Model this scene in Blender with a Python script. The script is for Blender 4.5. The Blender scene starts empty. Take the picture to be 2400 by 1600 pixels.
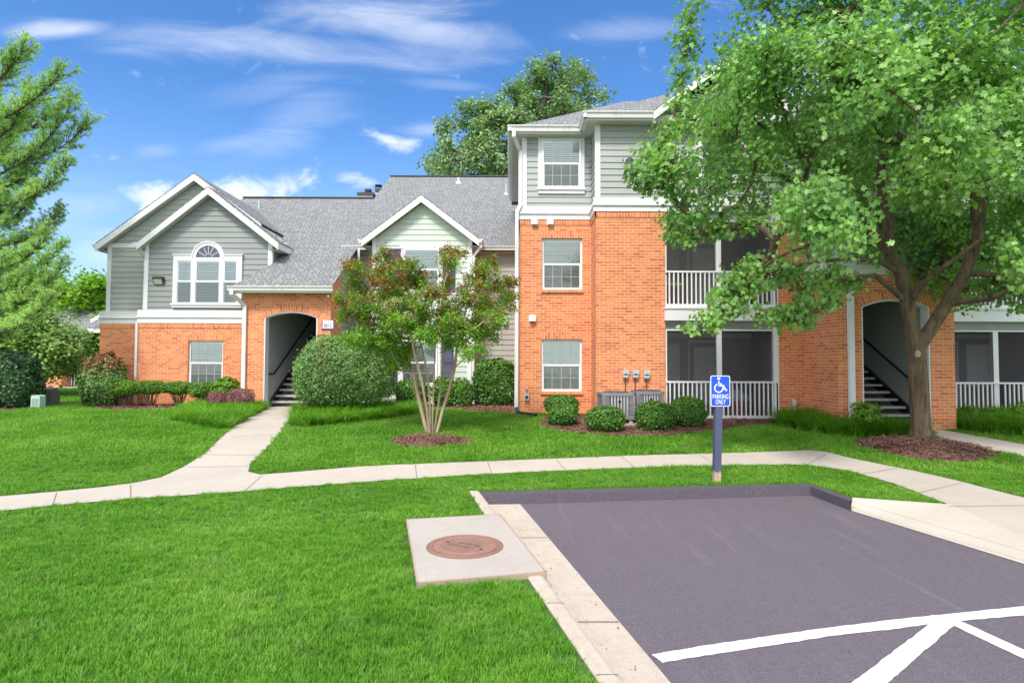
import bpy, bmesh, math, random
import numpy as np
from mathutils import Vector, Matrix, noise as mnoise
from mathutils.geometry import delaunay_2d_cdt

# ------------------------------------------------------------------ camera
scene = bpy.context.scene
COL = scene.collection
F = 1375.0; CX = 1200.0; CY = 800.0          # focal length and centre in photo pixels (2400 x 1600)
EYE = 1.83
PITCH = math.atan(50/1375.0); ROLL = math.radians(0.22)
Fv = Vector((0, math.cos(PITCH), math.sin(PITCH)))
Vv = Vector((0, -math.sin(PITCH), math.cos(PITCH)))
Rv = Vector((1, 0, 0))*math.cos(ROLL) + Vv*math.sin(ROLL)
Uv = Vector((-1, 0, 0))*math.sin(ROLL) + Vv*math.cos(ROLL)
cam_d = bpy.data.cameras.new('camera'); cam = bpy.data.objects.new('camera', cam_d)
COL.objects.link(cam); scene.camera = cam
cam_d.sensor_fit = 'HORIZONTAL'; cam_d.sensor_width = 36; cam_d.lens = F/2400*36
cam_d.clip_start = 0.05; cam_d.clip_end = 3000
mw = Matrix.Identity(4)
for i in range(3):
    mw[i][0] = Rv[i]; mw[i][1] = Uv[i]; mw[i][2] = -Fv[i]
mw[2][3] = EYE
cam.matrix_world = mw
scene.render.engine = 'CYCLES'
scene.view_settings.view_transform = 'Standard'
scene.view_settings.look = 'None'
scene.view_settings.gamma = 1
scene.view_settings.exposure = 1.0
scene.cycles.max_bounces = 6
scene.cycles.transparent_max_bounces = 12

# ------------------------------------------------------------------ sky and sun
SUN_EL = math.radians(52); SUN_AZ = math.radians(200)   # compass style, from +Y clockwise: behind the camera, a little left
sd = Vector((math.sin(SUN_AZ)*math.cos(SUN_EL), math.cos(SUN_AZ)*math.cos(SUN_EL), math.sin(SUN_EL)))
sun_d = bpy.data.lights.new('sun', 'SUN'); sun = bpy.data.objects.new('sun', sun_d); COL.objects.link(sun)
sun_d.energy = 2.1; sun_d.angle = math.radians(12); sun_d.color = (1, .95, .88)
sun.rotation_euler = sd.to_track_quat('Z', 'Y').to_euler()

world = bpy.data.worlds.new('World'); scene.world = world; world.use_nodes = True
nt = world.node_tree; nt.nodes.clear()
def N(t, typ, **kw):
    n = t.nodes.new(typ)
    for k, v in kw.items():
        if k.startswith('i_'):
            n.inputs[int(k[2:])].default_value = v
        else: setattr(n, k, v)
    return n
def L(t, a, ao, b, bi): t.links.new(a.outputs[ao], b.inputs[bi])
def mth(t, op, a, b=None, c=None):
    n = t.nodes.new('ShaderNodeMath'); n.operation = op
    for i, v in enumerate((a, b, c)):
        if v is None: continue
        if hasattr(v, 'links'): t.links.new(v, n.inputs[i])
        else: n.inputs[i].default_value = v
    return n.outputs[0]
def maprange(t, v, a, b, c=0., d=1., smooth=False):
    n = t.nodes.new('ShaderNodeMapRange'); n.clamp = True
    if smooth: n.interpolation_type = 'SMOOTHSTEP'
    t.links.new(v, n.inputs[0])
    for i, x in enumerate((a, b, c, d)): n.inputs[i+1].default_value = x
    return n.outputs[0]
sky = N(nt, 'ShaderNodeTexSky', sky_type='NISHITA', sun_disc=False, sun_elevation=SUN_EL,
        sun_rotation=SUN_AZ, air_density=1.0, dust_density=0.6, ozone_density=2.2)
tc = N(nt, 'ShaderNodeTexCoord'); sep = N(nt, 'ShaderNodeSeparateXYZ'); L(nt, tc, 'Generated', sep, 0)
dx, dy, dz = sep.outputs
ysafe = mth(nt, 'MAXIMUM', mth(nt, 'ABSOLUTE', dy), 0.02)
u_ = mth(nt, 'DIVIDE', dx, ysafe); v_ = mth(nt, 'DIVIDE', dz, ysafe)
front = mth(nt, 'GREATER_THAN', dy, 0.02)
hs = N(nt, 'ShaderNodeHueSaturation'); hs.inputs['Saturation'].default_value = 1.08; hs.inputs['Value'].default_value = 1.25
L(nt, sky, 0, hs, 'Color')
# noise in (u, v)
cmb = N(nt, 'ShaderNodeCombineXYZ'); nt.links.new(u_, cmb.inputs[0]); nt.links.new(v_, cmb.inputs[1])
def cnoise(sx, sy, scale, detail=8, rough=.6, dist=0.0, off=0.0, rot=0.0):
    m = N(nt, 'ShaderNodeMapping'); m.inputs['Scale'].default_value = (sx, sy, 1)
    m.inputs['Location'].default_value = (off, off*.37, off*.11); m.inputs['Rotation'].default_value = (0, 0, rot)
    L(nt, cmb, 0, m, 0)
    n = N(nt, 'ShaderNodeTexNoise'); n.inputs['Scale'].default_value = scale; n.inputs['Detail'].default_value = detail
    n.inputs['Roughness'].default_value = rough; n.inputs['Distortion'].default_value = dist
    L(nt, m, 0, n, 'Vector'); return n.outputs[0]
n_wisp = cnoise(1, 4.5, 3.2, 9, .62, .6, 3.1, .1)
n_puff = cnoise(1, 1.6, 11, 10, .62, .5, 7.7)
n_wide = cnoise(1, 2.4, 1.6, 6, .55, .5, 1.3)
def ell(px, py, rx, ry, ang, soft=1.0):
    cu = (px-1200)/F; cv = (850-py)/F; rx /= F; ry /= F
    a = math.radians(ang); du = mth(nt, 'SUBTRACT', u_, cu); dv = mth(nt, 'SUBTRACT', v_, cv)
    p = mth(nt, 'DIVIDE', mth(nt, 'ADD', mth(nt, 'MULTIPLY', du, math.cos(a)), mth(nt, 'MULTIPLY', dv, math.sin(a))), rx)
    q = mth(nt, 'DIVIDE', mth(nt, 'SUBTRACT', mth(nt, 'MULTIPLY', dv, math.cos(a)), mth(nt, 'MULTIPLY', du, math.sin(a))), ry)
    r = mth(nt, 'SQRT', mth(nt, 'ADD', mth(nt, 'MULTIPLY', p, p), mth(nt, 'MULTIPLY', q, q)))
    return maprange(nt, r, 1.0, 0.0, 0.0, 1.0, True)
def cloud(e, n, lo, hi, gain):
    if lo > .4: s = mth(nt, 'ADD', mth(nt, 'MULTIPLY', e, .50), mth(nt, 'MULTIPLY', maprange(nt, n, .32, .70), .62))
    else: s = mth(nt, 'ADD', mth(nt, 'MULTIPLY', e, .58), mth(nt, 'MULTIPLY', maprange(nt, n, .3, .72), .52))
    return mth(nt, 'MULTIPLY', maprange(nt, s, lo, hi, 0, 1, True), gain)
cl = []
for (px, py, rx, ry, an, kind, g) in [
    (620, 95, 900, 75, -3, 'w', .62), (860, 20, 420, 110, 4, 'w', .8), (120, 62, 230, 45, 4, 'w', .85), (1000, 60, 420, 80, -6, 'w', .6),
    (680, 285, 260, 120, 28, 'w', .42), (620, 200, 300, 60, 12, 'w', .25), (925, 332, 125, 66, -4, 'p', .8),
    (640, 440, 270, 75, 2, 'p', 1.0), (600, 450, 160, 60, 0, 'p', 1.0), (355, 468, 95, 75, 0, 'p', 1.0), (480, 455, 150, 60, 0, 'p', .9), (230, 610, 260, 120, 15, 'w', .55), (150, 480, 300, 90, 6, 'w', .35),
    (1010, 296, 130, 40, 0, 'w', .4), (360, 352, 110, 40, 4, 'w', .3), (560, 330, 260, 40, 10, 'w', .3),
    (840, 420, 160, 40, -8, 'p', .6), (1050, 190, 200, 25, -5, 'w', .2), (1450, 60, 300, 60, 4, 'w', .3), (2000, 200, 500, 300, 0, 'w', .9)]:
    e = ell(px, py, rx, ry, an)
    cl.append(cloud(e, n_wisp if kind == 'w' else n_puff, .34 if kind == 'w' else .46, 1.15 if kind == 'w' else 1.06, g*(.78 if kind == 'w' else .95)))
tot = cl[0]
for c in cl[1:]: tot = mth(nt, 'MAXIMUM', tot, c)
tot = mth(nt, 'MULTIPLY', tot, front)
# unseen sky behind the camera: broken cloud, its brightness raised as added fill
back = mth(nt, 'MULTIPLY', mth(nt, 'LESS_THAN', dy, 0.0), maprange(nt, n_wide, .3, .6, .35, .95))
over = maprange(nt, dz, .62, .95, 0, .8, True)  # overhead cloud out of view, brightened along with the back for fill
bk = mth(nt, 'MAXIMUM', back, over)
hz = maprange(nt, dz, 0.42, 0.0, 0.0, 0.55, True)
mixh = N(nt, 'ShaderNodeMix', data_type='RGBA'); nt.links.new(hz, mixh.inputs[0])
tint = N(nt, 'ShaderNodeMix', data_type='RGBA', blend_type='MULTIPLY'); tint.inputs[0].default_value = 1
L(nt, hs, 0, tint, 6); tint.inputs[7].default_value = (.55, .82, 1.08, 1)
L(nt, tint, 2, mixh, 6); mixh.inputs[7].default_value = (4.0, 5.3, 7.2, 1)
mixc = N(nt, 'ShaderNodeMix', data_type='RGBA'); nt.links.new(tot, mixc.inputs[0])
L(nt, mixh, 2, mixc, 6); mixc.inputs[7].default_value = (7.0, 7.3, 7.9, 1)
mixb = N(nt, 'ShaderNodeMix', data_type='RGBA'); nt.links.new(bk, mixb.inputs[0])
L(nt, mixc, 2, mixb, 6); mixb.inputs[7].default_value = (10.4, 10.5, 10.8, 1)
bg = N(nt, 'ShaderNodeBackground'); bg.inputs[1].default_value = 0.085
L(nt, mixb, 2, bg, 0)
wo = N(nt, 'ShaderNodeOutputWorld'); L(nt, bg, 0, wo, 0)

# ------------------------------------------------------------------ pixel helpers (used only to read real positions off planes)
def ray(px, py):
    cx = (px-CX)/F; cy = (CY-py)/F
    return Fv + Rv*cx + Uv*cy
def at(px, py, Y):
    d = ray(px, py); s = Y/d.y
    return Vector((d.x*s, Y, EYE+d.z*s))
def g(Y):
    t = min(max((Y-8.5)/8.0, 0), 1)
    return .45*t*t*(3-2*t)
def gnd(px, py, dz=0.0):
    d = ray(px, py)
    lo, hi = 0.5, 80.
    for _ in range(60):
        m = (lo+hi)/2
        if EYE+d.z/d.y*m > g(m)+dz: lo = m
        else: hi = m
    s = lo/d.y
    return Vector((d.x*s, lo, g(lo)+dz))

# ------------------------------------------------------------------ object helpers
WL = {}
SPLIT = {'pick_hole', 'brick_wall', 'siding_wall', 'corner_board', 'soldier_course', 'rake_board', 'soffit', 'water_table', 'fascia', 'gutter', 'roof', 'ridge_cap', 'porch_wall', 'porch_post', 'patio_door', 'glass', 'blind', 'dark_interior', 'stairwell_wall', 'door_pane', 'window_casing', 'arch_lining', 'handrail'}
def tag(o, label=None, cat=None, group=None, kind=None):
    if label: o['label'] = label
    if cat: o['category'] = cat
    if group: o['group'] = group
    if kind: o['kind'] = kind
    return o
def thing(name, label, cat, loc=(0, 0, 0), group=None):
    o = bpy.data.objects.new(name, None); COL.objects.link(o); o.location = loc
    o.empty_display_size = .2
    WL[o.name] = Vector(loc); return tag(o, label, cat, group)
def link(name, me, parent=None):
    o = bpy.data.objects.new(name, me); COL.objects.link(o)
    if parent is not None:
        o.parent = parent
        o.matrix_parent_inverse = Matrix.Translation(-WL.get(parent.name, Vector((0, 0, 0))))
    WL[o.name] = Vector((0, 0, 0))
    return o
class MB:
    def __init__(s): s.v = []; s.f = []; s.uv = []
    def face(s, pts, uv=None):
        b = len(s.v); s.v += [tuple(p) for p in pts]; s.f.append(list(range(b, b+len(pts)))); s.uv.append(uv)
    def box(s, x0, x1, y0, y1, z0, z1):
        if x0 > x1: x0, x1 = x1, x0
        if y0 > y1: y0, y1 = y1, y0
        if z0 > z1: z0, z1 = z1, z0
        p = [(x, y, z) for z in (z0, z1) for y in (y0, y1) for x in (x0, x1)]
        for q in ((0, 2, 3, 1), (4, 5, 7, 6), (0, 1, 5, 4), (2, 6, 7, 3), (0, 4, 6, 2), (1, 3, 7, 5)):
            s.face([p[i] for i in q])
    def slab(s, poly, vec):
        """prism: poly (list of 3d points) extruded by vec"""
        v = Vector(vec); a = [Vector(p) for p in poly]; b = [p+v for p in a]
        s.face(a); s.face(list(reversed(b)))
        n = len(a)
        for i in range(n):
            j = (i+1) % n; s.face([a[j], a[i], b[i], b[j]])
    def beam(s, p, q, w, h, up=(0, 0, 1)):
        p = Vector(p); q = Vector(q); d = (q-p).normalized(); u = Vector(up); r = d.cross(u).normalized(); u = r.cross(d)
        a = [p+r*w/2+u*h/2, p-r*w/2+u*h/2, p-r*w/2-u*h/2, p+r*w/2-u*h/2]
        s.slab(a, q-p)
    def tube(s, path, r, n=8, cap=True):
        path = [Vector(p) for p in path]; m = len(path)
        rs = r if isinstance(r, (list, tuple)) else [r]*m
        rings = []; prev = None
        for i in range(m):
            d = (path[min(i+1, m-1)]-path[max(i-1, 0)])
            if d.length < 1e-6: d = Vector((0, 0, 1))
            d.normalize()
            if prev is None:
                a = d.orthogonal().normalized()
            else:
                a = prev - d*prev.dot(d)
                a = a.normalized() if a.length > 1e-5 else d.orthogonal().normalized()
            prev = a; b = d.cross(a)
            rings.append([path[i]+(a*math.cos(t)+b*math.sin(t))*rs[i] for t in [2*math.pi*k/n for k in range(n)]])
        base = len(s.v)
        for R in rings: s.v += [tuple(p) for p in R]
        for i in range(m-1):
            for k in range(n):
                k2 = (k+1) % n
                s.f.append([base+i*n+k, base+i*n+k2, base+(i+1)*n+k2, base+(i+1)*n+k]); s.uv.append(None)
        if cap:
            s.f.append([base+k for k in reversed(range(n))]); s.uv.append(None)
            s.f.append([base+(m-1)*n+k for k in range(n)]); s.uv.append(None)
    def lathe(s, c, prof, n=24):
        c = Vector(c); base = len(s.v); m = len(prof)
        for (r, z) in prof:
            for k in range(n):
                t = 2*math.pi*k/n; s.v.append((c.x+r*math.cos(t), c.y+r*math.sin(t), c.z+z))
        for i in range(m-1):
            for k in range(n):
                k2 = (k+1) % n
                s.f.append([base+i*n+k, base+i*n+k2, base+(i+1)*n+k2, base+(i+1)*n+k]); s.uv.append(None)
    def pieces(s, tol=.03):
        n = len(s.f); par = list(range(n))
        def find(a):
            while par[a] != a: par[a] = par[par[a]]; a = par[a]
            return a
        bb = np.array([[f(s.v[i][k] for i in fc) for f in (min, max) for k in range(3)] for fc in s.f])
        for i in range(n):
            hit = np.all(bb[i, :3]-tol <= bb[i+1:, 3:], 1) & np.all(bb[i, 3:]+tol >= bb[i+1:, :3], 1)
            for j in np.nonzero(hit)[0]: par[find(i)] = find(i+1+int(j))
        gr = {}
        for i in range(n): gr.setdefault(find(i), []).append(i)
        return list(gr.values())
    def build(s, name, mat, parent=None, smooth=False, bevel=0, weld=False):
        if name in SPLIT and parent is not None:
            gs = s.pieces()
            if len(gs) > 1:
                out = None
                for gq in gs:
                    m = MB()
                    for i in gq: m.face([s.v[k] for k in s.f[i]], s.uv[i])
                    out = m._build(name, mat, parent, smooth, bevel, weld)
                return out
        return s._build(name, mat, parent, smooth, bevel, weld)
    def _build(s, name, mat, parent=None, smooth=False, bevel=0, weld=False):
        me = bpy.data.meshes.new(name); me.from_pydata(s.v, [], s.f); me.update()
        if weld or smooth:
            bm = bmesh.new(); bm.from_mesh(me); bmesh.ops.remove_doubles(bm, verts=bm.verts, dist=1e-5); bm.to_mesh(me); bm.free()
        else:
            uvl = me.uv_layers.new(name='UVMap'); data = uvl.data
            Zv = Vector((0, 0, 1))
            for p in me.polygons:
                n = p.normal; ex = s.uv[p.index]
                if ex is not None:
                    for k, li in enumerate(p.loop_indices): data[li].uv = ex[k]
                    continue
                if abs(n.z) > .95: t = Vector((1, 0, 0)); b = Vector((0, 1, 0))
                else:
                    t = Zv.cross(n).normalized(); b = n.cross(t).normalized()
                for li in p.loop_indices:
                    co = Vector(s.v[me.loops[li].vertex_index]); data[li].uv = (co.dot(t), co.dot(b))
        if smooth:
            for p in me.polygons: p.use_smooth = True
        me.materials.append(mat)
        o = link(name, me, parent)
        if bevel:
            md = o.modifiers.new('bevel', 'BEVEL'); md.width = bevel; md.segments = 2; md.limit_method = 'ANGLE'
        return o

# ------------------------------------------------------------------ materials
def new_mat(name):
    m = bpy.data.materials.new(name); m.use_nodes = True
    t = m.node_tree; p = t.nodes['Principled BSDF']; return m, t, p
def tnoise(t, scale, detail=4, rough=.55, vec=None, out=0, dist=0):
    n = t.nodes.new('ShaderNodeTexNoise'); n.inputs['Scale'].default_value = scale
    n.inputs['Detail'].default_value = detail; n.inputs['Roughness'].default_value = rough; n.inputs['Distortion'].default_value = dist
    if vec is not None: t.links.new(vec, n.inputs['Vector'])
    return n.outputs[out]
def objco(t): return t.nodes.new('ShaderNodeTexCoord').outputs['Object']
def uvco(t): return t.nodes.new('ShaderNodeTexCoord').outputs['UV']
def mapping(t, vec, scale=(1, 1, 1), loc=(0, 0, 0), rot=(0, 0, 0)):
    m = t.nodes.new('ShaderNodeMapping'); m.inputs['Scale'].default_value = scale
    m.inputs['Location'].default_value = loc; m.inputs['Rotation'].default_value = rot
    t.links.new(vec, m.inputs[0]); return m.outputs[0]
def ramp(t, v, stops):
    r = t.nodes.new('ShaderNodeValToRGB'); e = r.color_ramp.elements
    while len(e) < len(stops): e.new(0.5)
    for k, (pos, c) in enumerate(stops):
        e[k].position = pos; e[k].color = (c[0], c[1], c[2], 1)
    t.links.new(v, r.inputs[0]); return r.outputs[0]
def mixc_(t, fac, a, b, mode='MIX'):
    n = t.nodes.new('ShaderNodeMix'); n.data_type = 'RGBA'; n.blend_type = mode
    for i, v in ((0, fac), (6, a), (7, b)):
        if hasattr(v, 'links'): t.links.new(v, n.inputs[i])
        elif i == 0: n.inputs[0].default_value = v
        else: n.inputs[i].default_value = (v[0], v[1], v[2], 1)
    return n.outputs[2]
def bump(t, p, h, strength=.3, dist=.01):
    b = t.nodes.new('ShaderNodeBump'); b.inputs['Strength'].default_value = strength; b.inputs['Distance'].default_value = dist
    t.links.new(h, b.inputs['Height']); t.links.new(b.outputs[0], p.inputs['Normal'])

def paint(name, c, rough=.5, var=.06, bumpy=.1, dirt=0.0):
    m, t, p = new_mat(name); co = objco(t)
    n1 = tnoise(t, 1.3, 5, .6, co); n2 = tnoise(t, 22, 4, .6, co)
    c1 = tuple(min(1, x*(1+var)) for x in c); c2 = tuple(x*(1-var) for x in c)
    col = ramp(t, n1, [(.3, c2), (.7, c1)])
    if dirt:
        st = tnoise(t, 1.0, 6, .65, mapping(t, co, (9, 9, .7)))
        col = mixc_(t, mth(t, 'MULTIPLY', maprange(t, st, .52, .75), dirt), col, (.30, .27, .22))
    t.links.new(col, p.inputs['Base Color']); p.inputs['Roughness'].default_value = rough
    bump(t, p, n2, bumpy, .003); return m

def _nop(): pass
def brick_mat(name, soldier=False):
    m, t, p = new_mat(name); uv = uvco(t)
    if soldier: uv = mapping(t, uv, rot=(0, 0, math.pi/2))
    def bt(off):
        b = t.nodes.new('ShaderNodeTexBrick'); b.offset = .5; b.inputs['Scale'].default_value = 1
        b.inputs['Brick Width'].default_value = .215; b.inputs['Row Height'].default_value = .0745
        b.inputs['Mortar Size'].default_value = .0072; b.inputs['Mortar Smooth'].default_value = .25
        b.inputs['Bias'].default_value = off
        t.links.new(uv, b.inputs['Vector']); return b
    b = bt(0); b.inputs['Color1'].default_value = (0, 0, 0, 1); b.inputs['Color2'].default_value = (1, 1, 1, 1); b.inputs['Mortar'].default_value = (.5, .5, .5, 1)
    r = mth(t, 'MULTIPLY', b.outputs['Color'], 1.0)
    brk = ramp(t, r, [(0, (.44, .10, .056)), (.18, (.58, .15, .070)), (.42, (.71, .220, .088)), (.75, (.78, .280, .105)), (1, (.82, .34, .13))])
    big = tnoise(t, .55, 4, .6, uv)
    brk = mixc_(t, maprange(t, big, .35, .65, 0, .55), brk, mixc_(t, .5, brk, (.70, .25, .07)))
    mid = tnoise(t, 2.2, 4, .6, uv)
    brk = mixc_(t, maprange(t, mid, .5, .72, 0, .3), brk, (.52, .14, .07))
    brk = mixc_(t, .30, brk, ramp(t, tnoise(t, 60, 4, .7, uv), [(.3, (.40, .12, .055)), (.7, (.80, .30, .09))]))
    sx_ = t.nodes.new('ShaderNodeSeparateXYZ'); t.links.new(objco(t), sx_.inputs[0])
    stn = mth(t, 'MULTIPLY', maprange(t, tnoise(t, 1.3, 5, .65, mapping(t, objco(t), (2.5, 2.5, .5))), .52, .72), .28)
    brk = mixc_(t, stn, brk, (.50, .20, .11))
    col = mixc_(t, b.outputs['Fac'], brk, (.82, .47, .31))
    t.links.new(col, p.inputs['Base Color']); p.inputs['Roughness'].default_value = .85
    h = mth(t, 'ADD', mth(t, 'MULTIPLY', b.outputs['Fac'], -1.0), mth(t, 'MULTIPLY', tnoise(t, 45, 4, .6, uv), .35))
    bump(t, p, h, .5, .006); return m
def shingle_mat(name):
    m, t, p = new_mat(name); uv = uvco(t)
    b = t.nodes.new('ShaderNodeTexBrick'); b.offset = .42; b.offset_frequency = 2; b.squash = .7; b.squash_frequency = 3
    b.inputs['Scale'].default_value = 1; b.inputs['Brick Width'].default_value = .17; b.inputs['Row Height'].default_value = .135
    b.inputs['Mortar Size'].default_value = .014; b.inputs['Mortar Smooth'].default_value = .3
    b.inputs['Color1'].default_value = (0, 0, 0, 1); b.inputs['Color2'].default_value = (1, 1, 1, 1); b.inputs['Mortar'].default_value = (.5, .5, .5, 1)
    w = tnoise(t, 5, 3, .5, uv, 1)
    mixv = t.nodes.new('ShaderNodeMix'); mixv.data_type = 'VECTOR'; mixv.inputs[0].default_value = .02
    t.links.new(uv, mixv.inputs[4]); t.links.new(w, mixv.inputs[5]); t.links.new(mixv.outputs[1], b.inputs['Vector'])
    base = ramp(t, b.outputs['Color'], [(0, (.17, .175, .178)), (.5, (.235, .24, .24)), (1, (.31, .315, .31))])
    base = mixc_(t, .22, base, ramp(t, tnoise(t, 90, 3, .7, uv), [(.3, (.11, .11, .12)), (.7, (.38, .38, .38))]))
    base = mixc_(t, maprange(t, tnoise(t, .6, 4, .6, uv), .4, .7, 0, .3), base, (.20, .195, .19))
    col = mixc_(t, b.outputs['Fac'], base, (.085, .09, .095))
    t.links.new(col, p.inputs['Base Color']); p.inputs['Roughness'].default_value = .95
    # butt edge of each course
    sx = t.nodes.new('ShaderNodeSeparateXYZ'); t.links.new(uv, sx.inputs[0])
    saw = mth(t, 'FRACT', mth(t, 'DIVIDE', sx.outputs[1], .135))
    h = mth(t, 'ADD', mth(t, 'MULTIPLY', saw, -1.0), mth(t, 'MULTIPLY', b.outputs['Color'], .6))
    bump(t, p, h, .55, .012); return m
def concrete_mat(name, c, spot=.3, joints=False, rough_scale=1.0):
    m, t, p = new_mat(name); co = objco(t)
    a = tnoise(t, .8, 6, .65, co); b = tnoise(t, 7, 6, .7, co); s = tnoise(t, 70, 4, .8, co)
    col = ramp(t, a, [(.3, tuple(x*.84 for x in c)), (.55, c), (.8, tuple(min(1, x*1.08) for x in c))])
    col = mixc_(t, maprange(t, b, .45, .75, 0, spot), col, tuple(x*k for x, k in zip(c, (.68, .58, .48))))
    col = mixc_(t, .35, col, ramp(t, s, [(.3, tuple(x*.55 for x in c)), (.6, tuple(min(1, x*1.2) for x in c))]))
    v = t.nodes.new('ShaderNodeTexVoronoi'); v.inputs['Scale'].default_value = 45; t.links.new(co, v.inputs[0])
    pit = maprange(t, v.outputs[0], .0, .22, 1, 0)
    n3 = tnoise(t, 3, 2, .5, co)
    pit = mth(t, 'MULTIPLY', pit, maprange(t, n3, .5, .6, 0, .5))
    col = mixc_(t, pit, col, tuple(x*.35 for x in c))
    t.links.new(col, p.inputs['Base Color']); p.inputs['Roughness'].default_value = .9
    bump(t, p, mth(t, 'ADD', s, mth(t, 'MULTIPLY', b, 2)), .35*rough_scale, .004); return m
def leaf_mat(name, cols, trans=.35, rough=.45, hue_noise=True, dead=None):
    """cols: ramp stops across a random value per leaf"""
    m, t, p = new_mat(name); ge = t.nodes.new('ShaderNodeNewGeometry')
    rnd = ge.outputs['Random Per Island']
    big = tnoise(t, .9, 3, .5, objco(t))
    v = mth(t, 'ADD', mth(t, 'MULTIPLY', rnd, .6), mth(t, 'MULTIPLY', maprange(t, big, .3, .7), .4))
    n = len(cols); col = ramp(t, v, [(k/(n-1), c) for k, c in enumerate(cols)])
    t.links.new(col, p.inputs['Base Color']); p.inputs['Roughness'].default_value = rough
    p.inputs['Specular IOR Level'].default_value = .35
    tr = t.nodes.new('ShaderNodeBsdfTranslucent'); mx = t.nodes.new('ShaderNodeMixShader'); mx.inputs[0].default_value = trans
    tc2 = mixc_(t, 1.0, col, (1.15, 1.25, .55), 'MULTIPLY')
    t.links.new(tc2, tr.inputs[0]); t.links.new(p.outputs[0], mx.inputs[1]); t.links.new(tr.outputs[0], mx.inputs[2])
    t.links.new(mx.outputs[0], t.nodes['Material Output'].inputs[0]); return m
def bark_mat(name, c1, c2, sx=14, sz=2.5, strength=.9):
    m, t, p = new_mat(name); co = objco(t)
    a = tnoise(t, 1.0, 8, .7, mapping(t, co, (sx, sx, sz)), dist=.6)
    b = tnoise(t, 3.0, 4, .6, co)
    col = ramp(t, a, [(.32, c1), (.62, c2)])
    col = mixc_(t, maprange(t, b, .5, .7, 0, .4), col, tuple(x*1.35 for x in c2))
    t.links.new(col, p.inputs['Base Color']); p.inputs['Roughness'].default_value = .9
    bump(t, p, mth(t, 'ADD', a, mth(t, 'MULTIPLY', b, .3)), strength, .06); return m

M = {}
M['brick'] = brick_mat('brick'); M['soldier'] = brick_mat('soldier_brick', True)
M['shingle'] = shingle_mat('shingles')
M['white'] = paint('white_trim', (.78, .77, .78), .45, .03, .08, .12)
M['gutter'] = paint('white_gutter', (.74, .72, .70), .4, .04, .05, .45)
M['vinyl'] = paint('white_vinyl', (.82, .83, .84), .35, .02, .03)
M['sage'] = paint('sage_siding', (.275, .292, .282), .6, .07, .25, .08)
M['sage_light'] = paint('light_sage_siding', (.40, .42, .38), .6, .06, .25, .12)
M['mint'] = paint('mint_siding', (.54, .62, .52), .6, .05, .25, .10)
M['beige'] = paint('beige_siding', (.40, .405, .36), .6, .06, .25, .12)
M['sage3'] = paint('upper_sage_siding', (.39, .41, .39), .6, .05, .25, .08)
M['navy'] = paint('navy_shutter', (.055, .062, .13), .55, .1, .1)
M['black'] = paint('black_metal', (.014, .015, .022), .4, .1, .05)
M['bronze'] = paint('bronze_metal', (.05, .045, .04), .5, .1, .05)
M['tread'] = concrete_mat('stair_tread', (.46, .43, .42), .2)
M['soffit'] = paint('soffit', (.60, .59, .56), .7, .04, .1)
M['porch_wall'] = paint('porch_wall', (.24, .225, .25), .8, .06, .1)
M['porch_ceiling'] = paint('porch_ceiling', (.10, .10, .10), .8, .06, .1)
M['porch_trim'] = paint('porch_trim', (.62, .60, .62), .7, .03, .1)
M['ac'] = paint('grey_metal', (.23, .215, .23), .5, .06, .05)
M['ac_light'] = paint('pale_grey_metal', (.40, .38, .39), .45, .06, .05)
M['ac_dark'] = paint('dark_coil', (.05, .05, .055), .7, .1, .3)
M['meterbox'] = paint('grey_box', (.46, .50, .52), .45, .05, .05)
M['walk'] = concrete_mat('pale_walk', (.47, .415, .355), .32)
M['apron'] = concrete_mat('new_concrete', (.50, .45, .38), .15)
M['kerb'] = concrete_mat('old_kerb', (.50, .43, .36), .65, rough_scale=2.2)
M['slab'] = concrete_mat('drain_concrete', (.43, .385, .345), .35)
M['mortar_edge'] = concrete_mat('rusty_edge', (.40, .30, .24), .5)
def glass_mat():
    m, t, p = new_mat('glass'); t.nodes.remove(p)
    gl = t.nodes.new('ShaderNodeBsdfGlossy'); gl.inputs['Roughness'].default_value = .03; gl.inputs[0].default_value = (.9, .95, .93, 1)
    tr = t.nodes.new('ShaderNodeBsdfTransparent'); tr.inputs[0].default_value = (.92, .96, .94, 1)
    fr = t.nodes.new('ShaderNodeFresnel'); fr.inputs[0].default_value = 1.6
    mx = t.nodes.new('ShaderNodeMixShader'); f2 = mth(t, 'ADD', mth(t, 'MULTIPLY', fr.outputs[0], 1.3), .08)
    t.links.new(f2, mx.inputs[0]); t.links.new(tr.outputs[0], mx.inputs[1]); t.links.new(gl.outputs[0], mx.inputs[2])
    bumpn = t.nodes.new('ShaderNodeBump'); bumpn.inputs['Strength'].default_value = .04; bumpn.inputs['Distance'].default_value = .05
    t.links.new(tnoise(t, 1.5, 2, .5, objco(t)), bumpn.inputs['Height']); t.links.new(bumpn.outputs[0], gl.inputs['Normal'])
    t.links.new(mx.outputs[0], t.nodes['Material Output'].inputs[0]); return m
M['glass'] = glass_mat()
def screen_mat():
    m, t, p = new_mat('insect_screen'); t.nodes.remove(p)
    d = t.nodes.new('ShaderNodeBsdfDiffuse'); d.inputs[0].default_value = (.10, .092, .10, 1)
    tr = t.nodes.new('ShaderNodeBsdfTransparent'); mx = t.nodes.new('ShaderNodeMixShader'); mx.inputs[0].default_value = .42
    t.links.new(tr.outputs[0], mx.inputs[1]); t.links.new(d.outputs[0], mx.inputs[2])
    t.links.new(mx.outputs[0], t.nodes['Material Output'].inputs[0]); return m
M['screen'] = screen_mat()
M['half_screen'] = M['screen'].copy(); M['half_screen'].name = 'window_screen'
for n_ in M['half_screen'].node_tree.nodes:
    if n_.type == 'MIX_SHADER': n_.inputs[0].default_value = .34
    if n_.type == 'BSDF_DIFFUSE': n_.inputs[0].default_value = (.16, .17, .17, 1)
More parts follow.
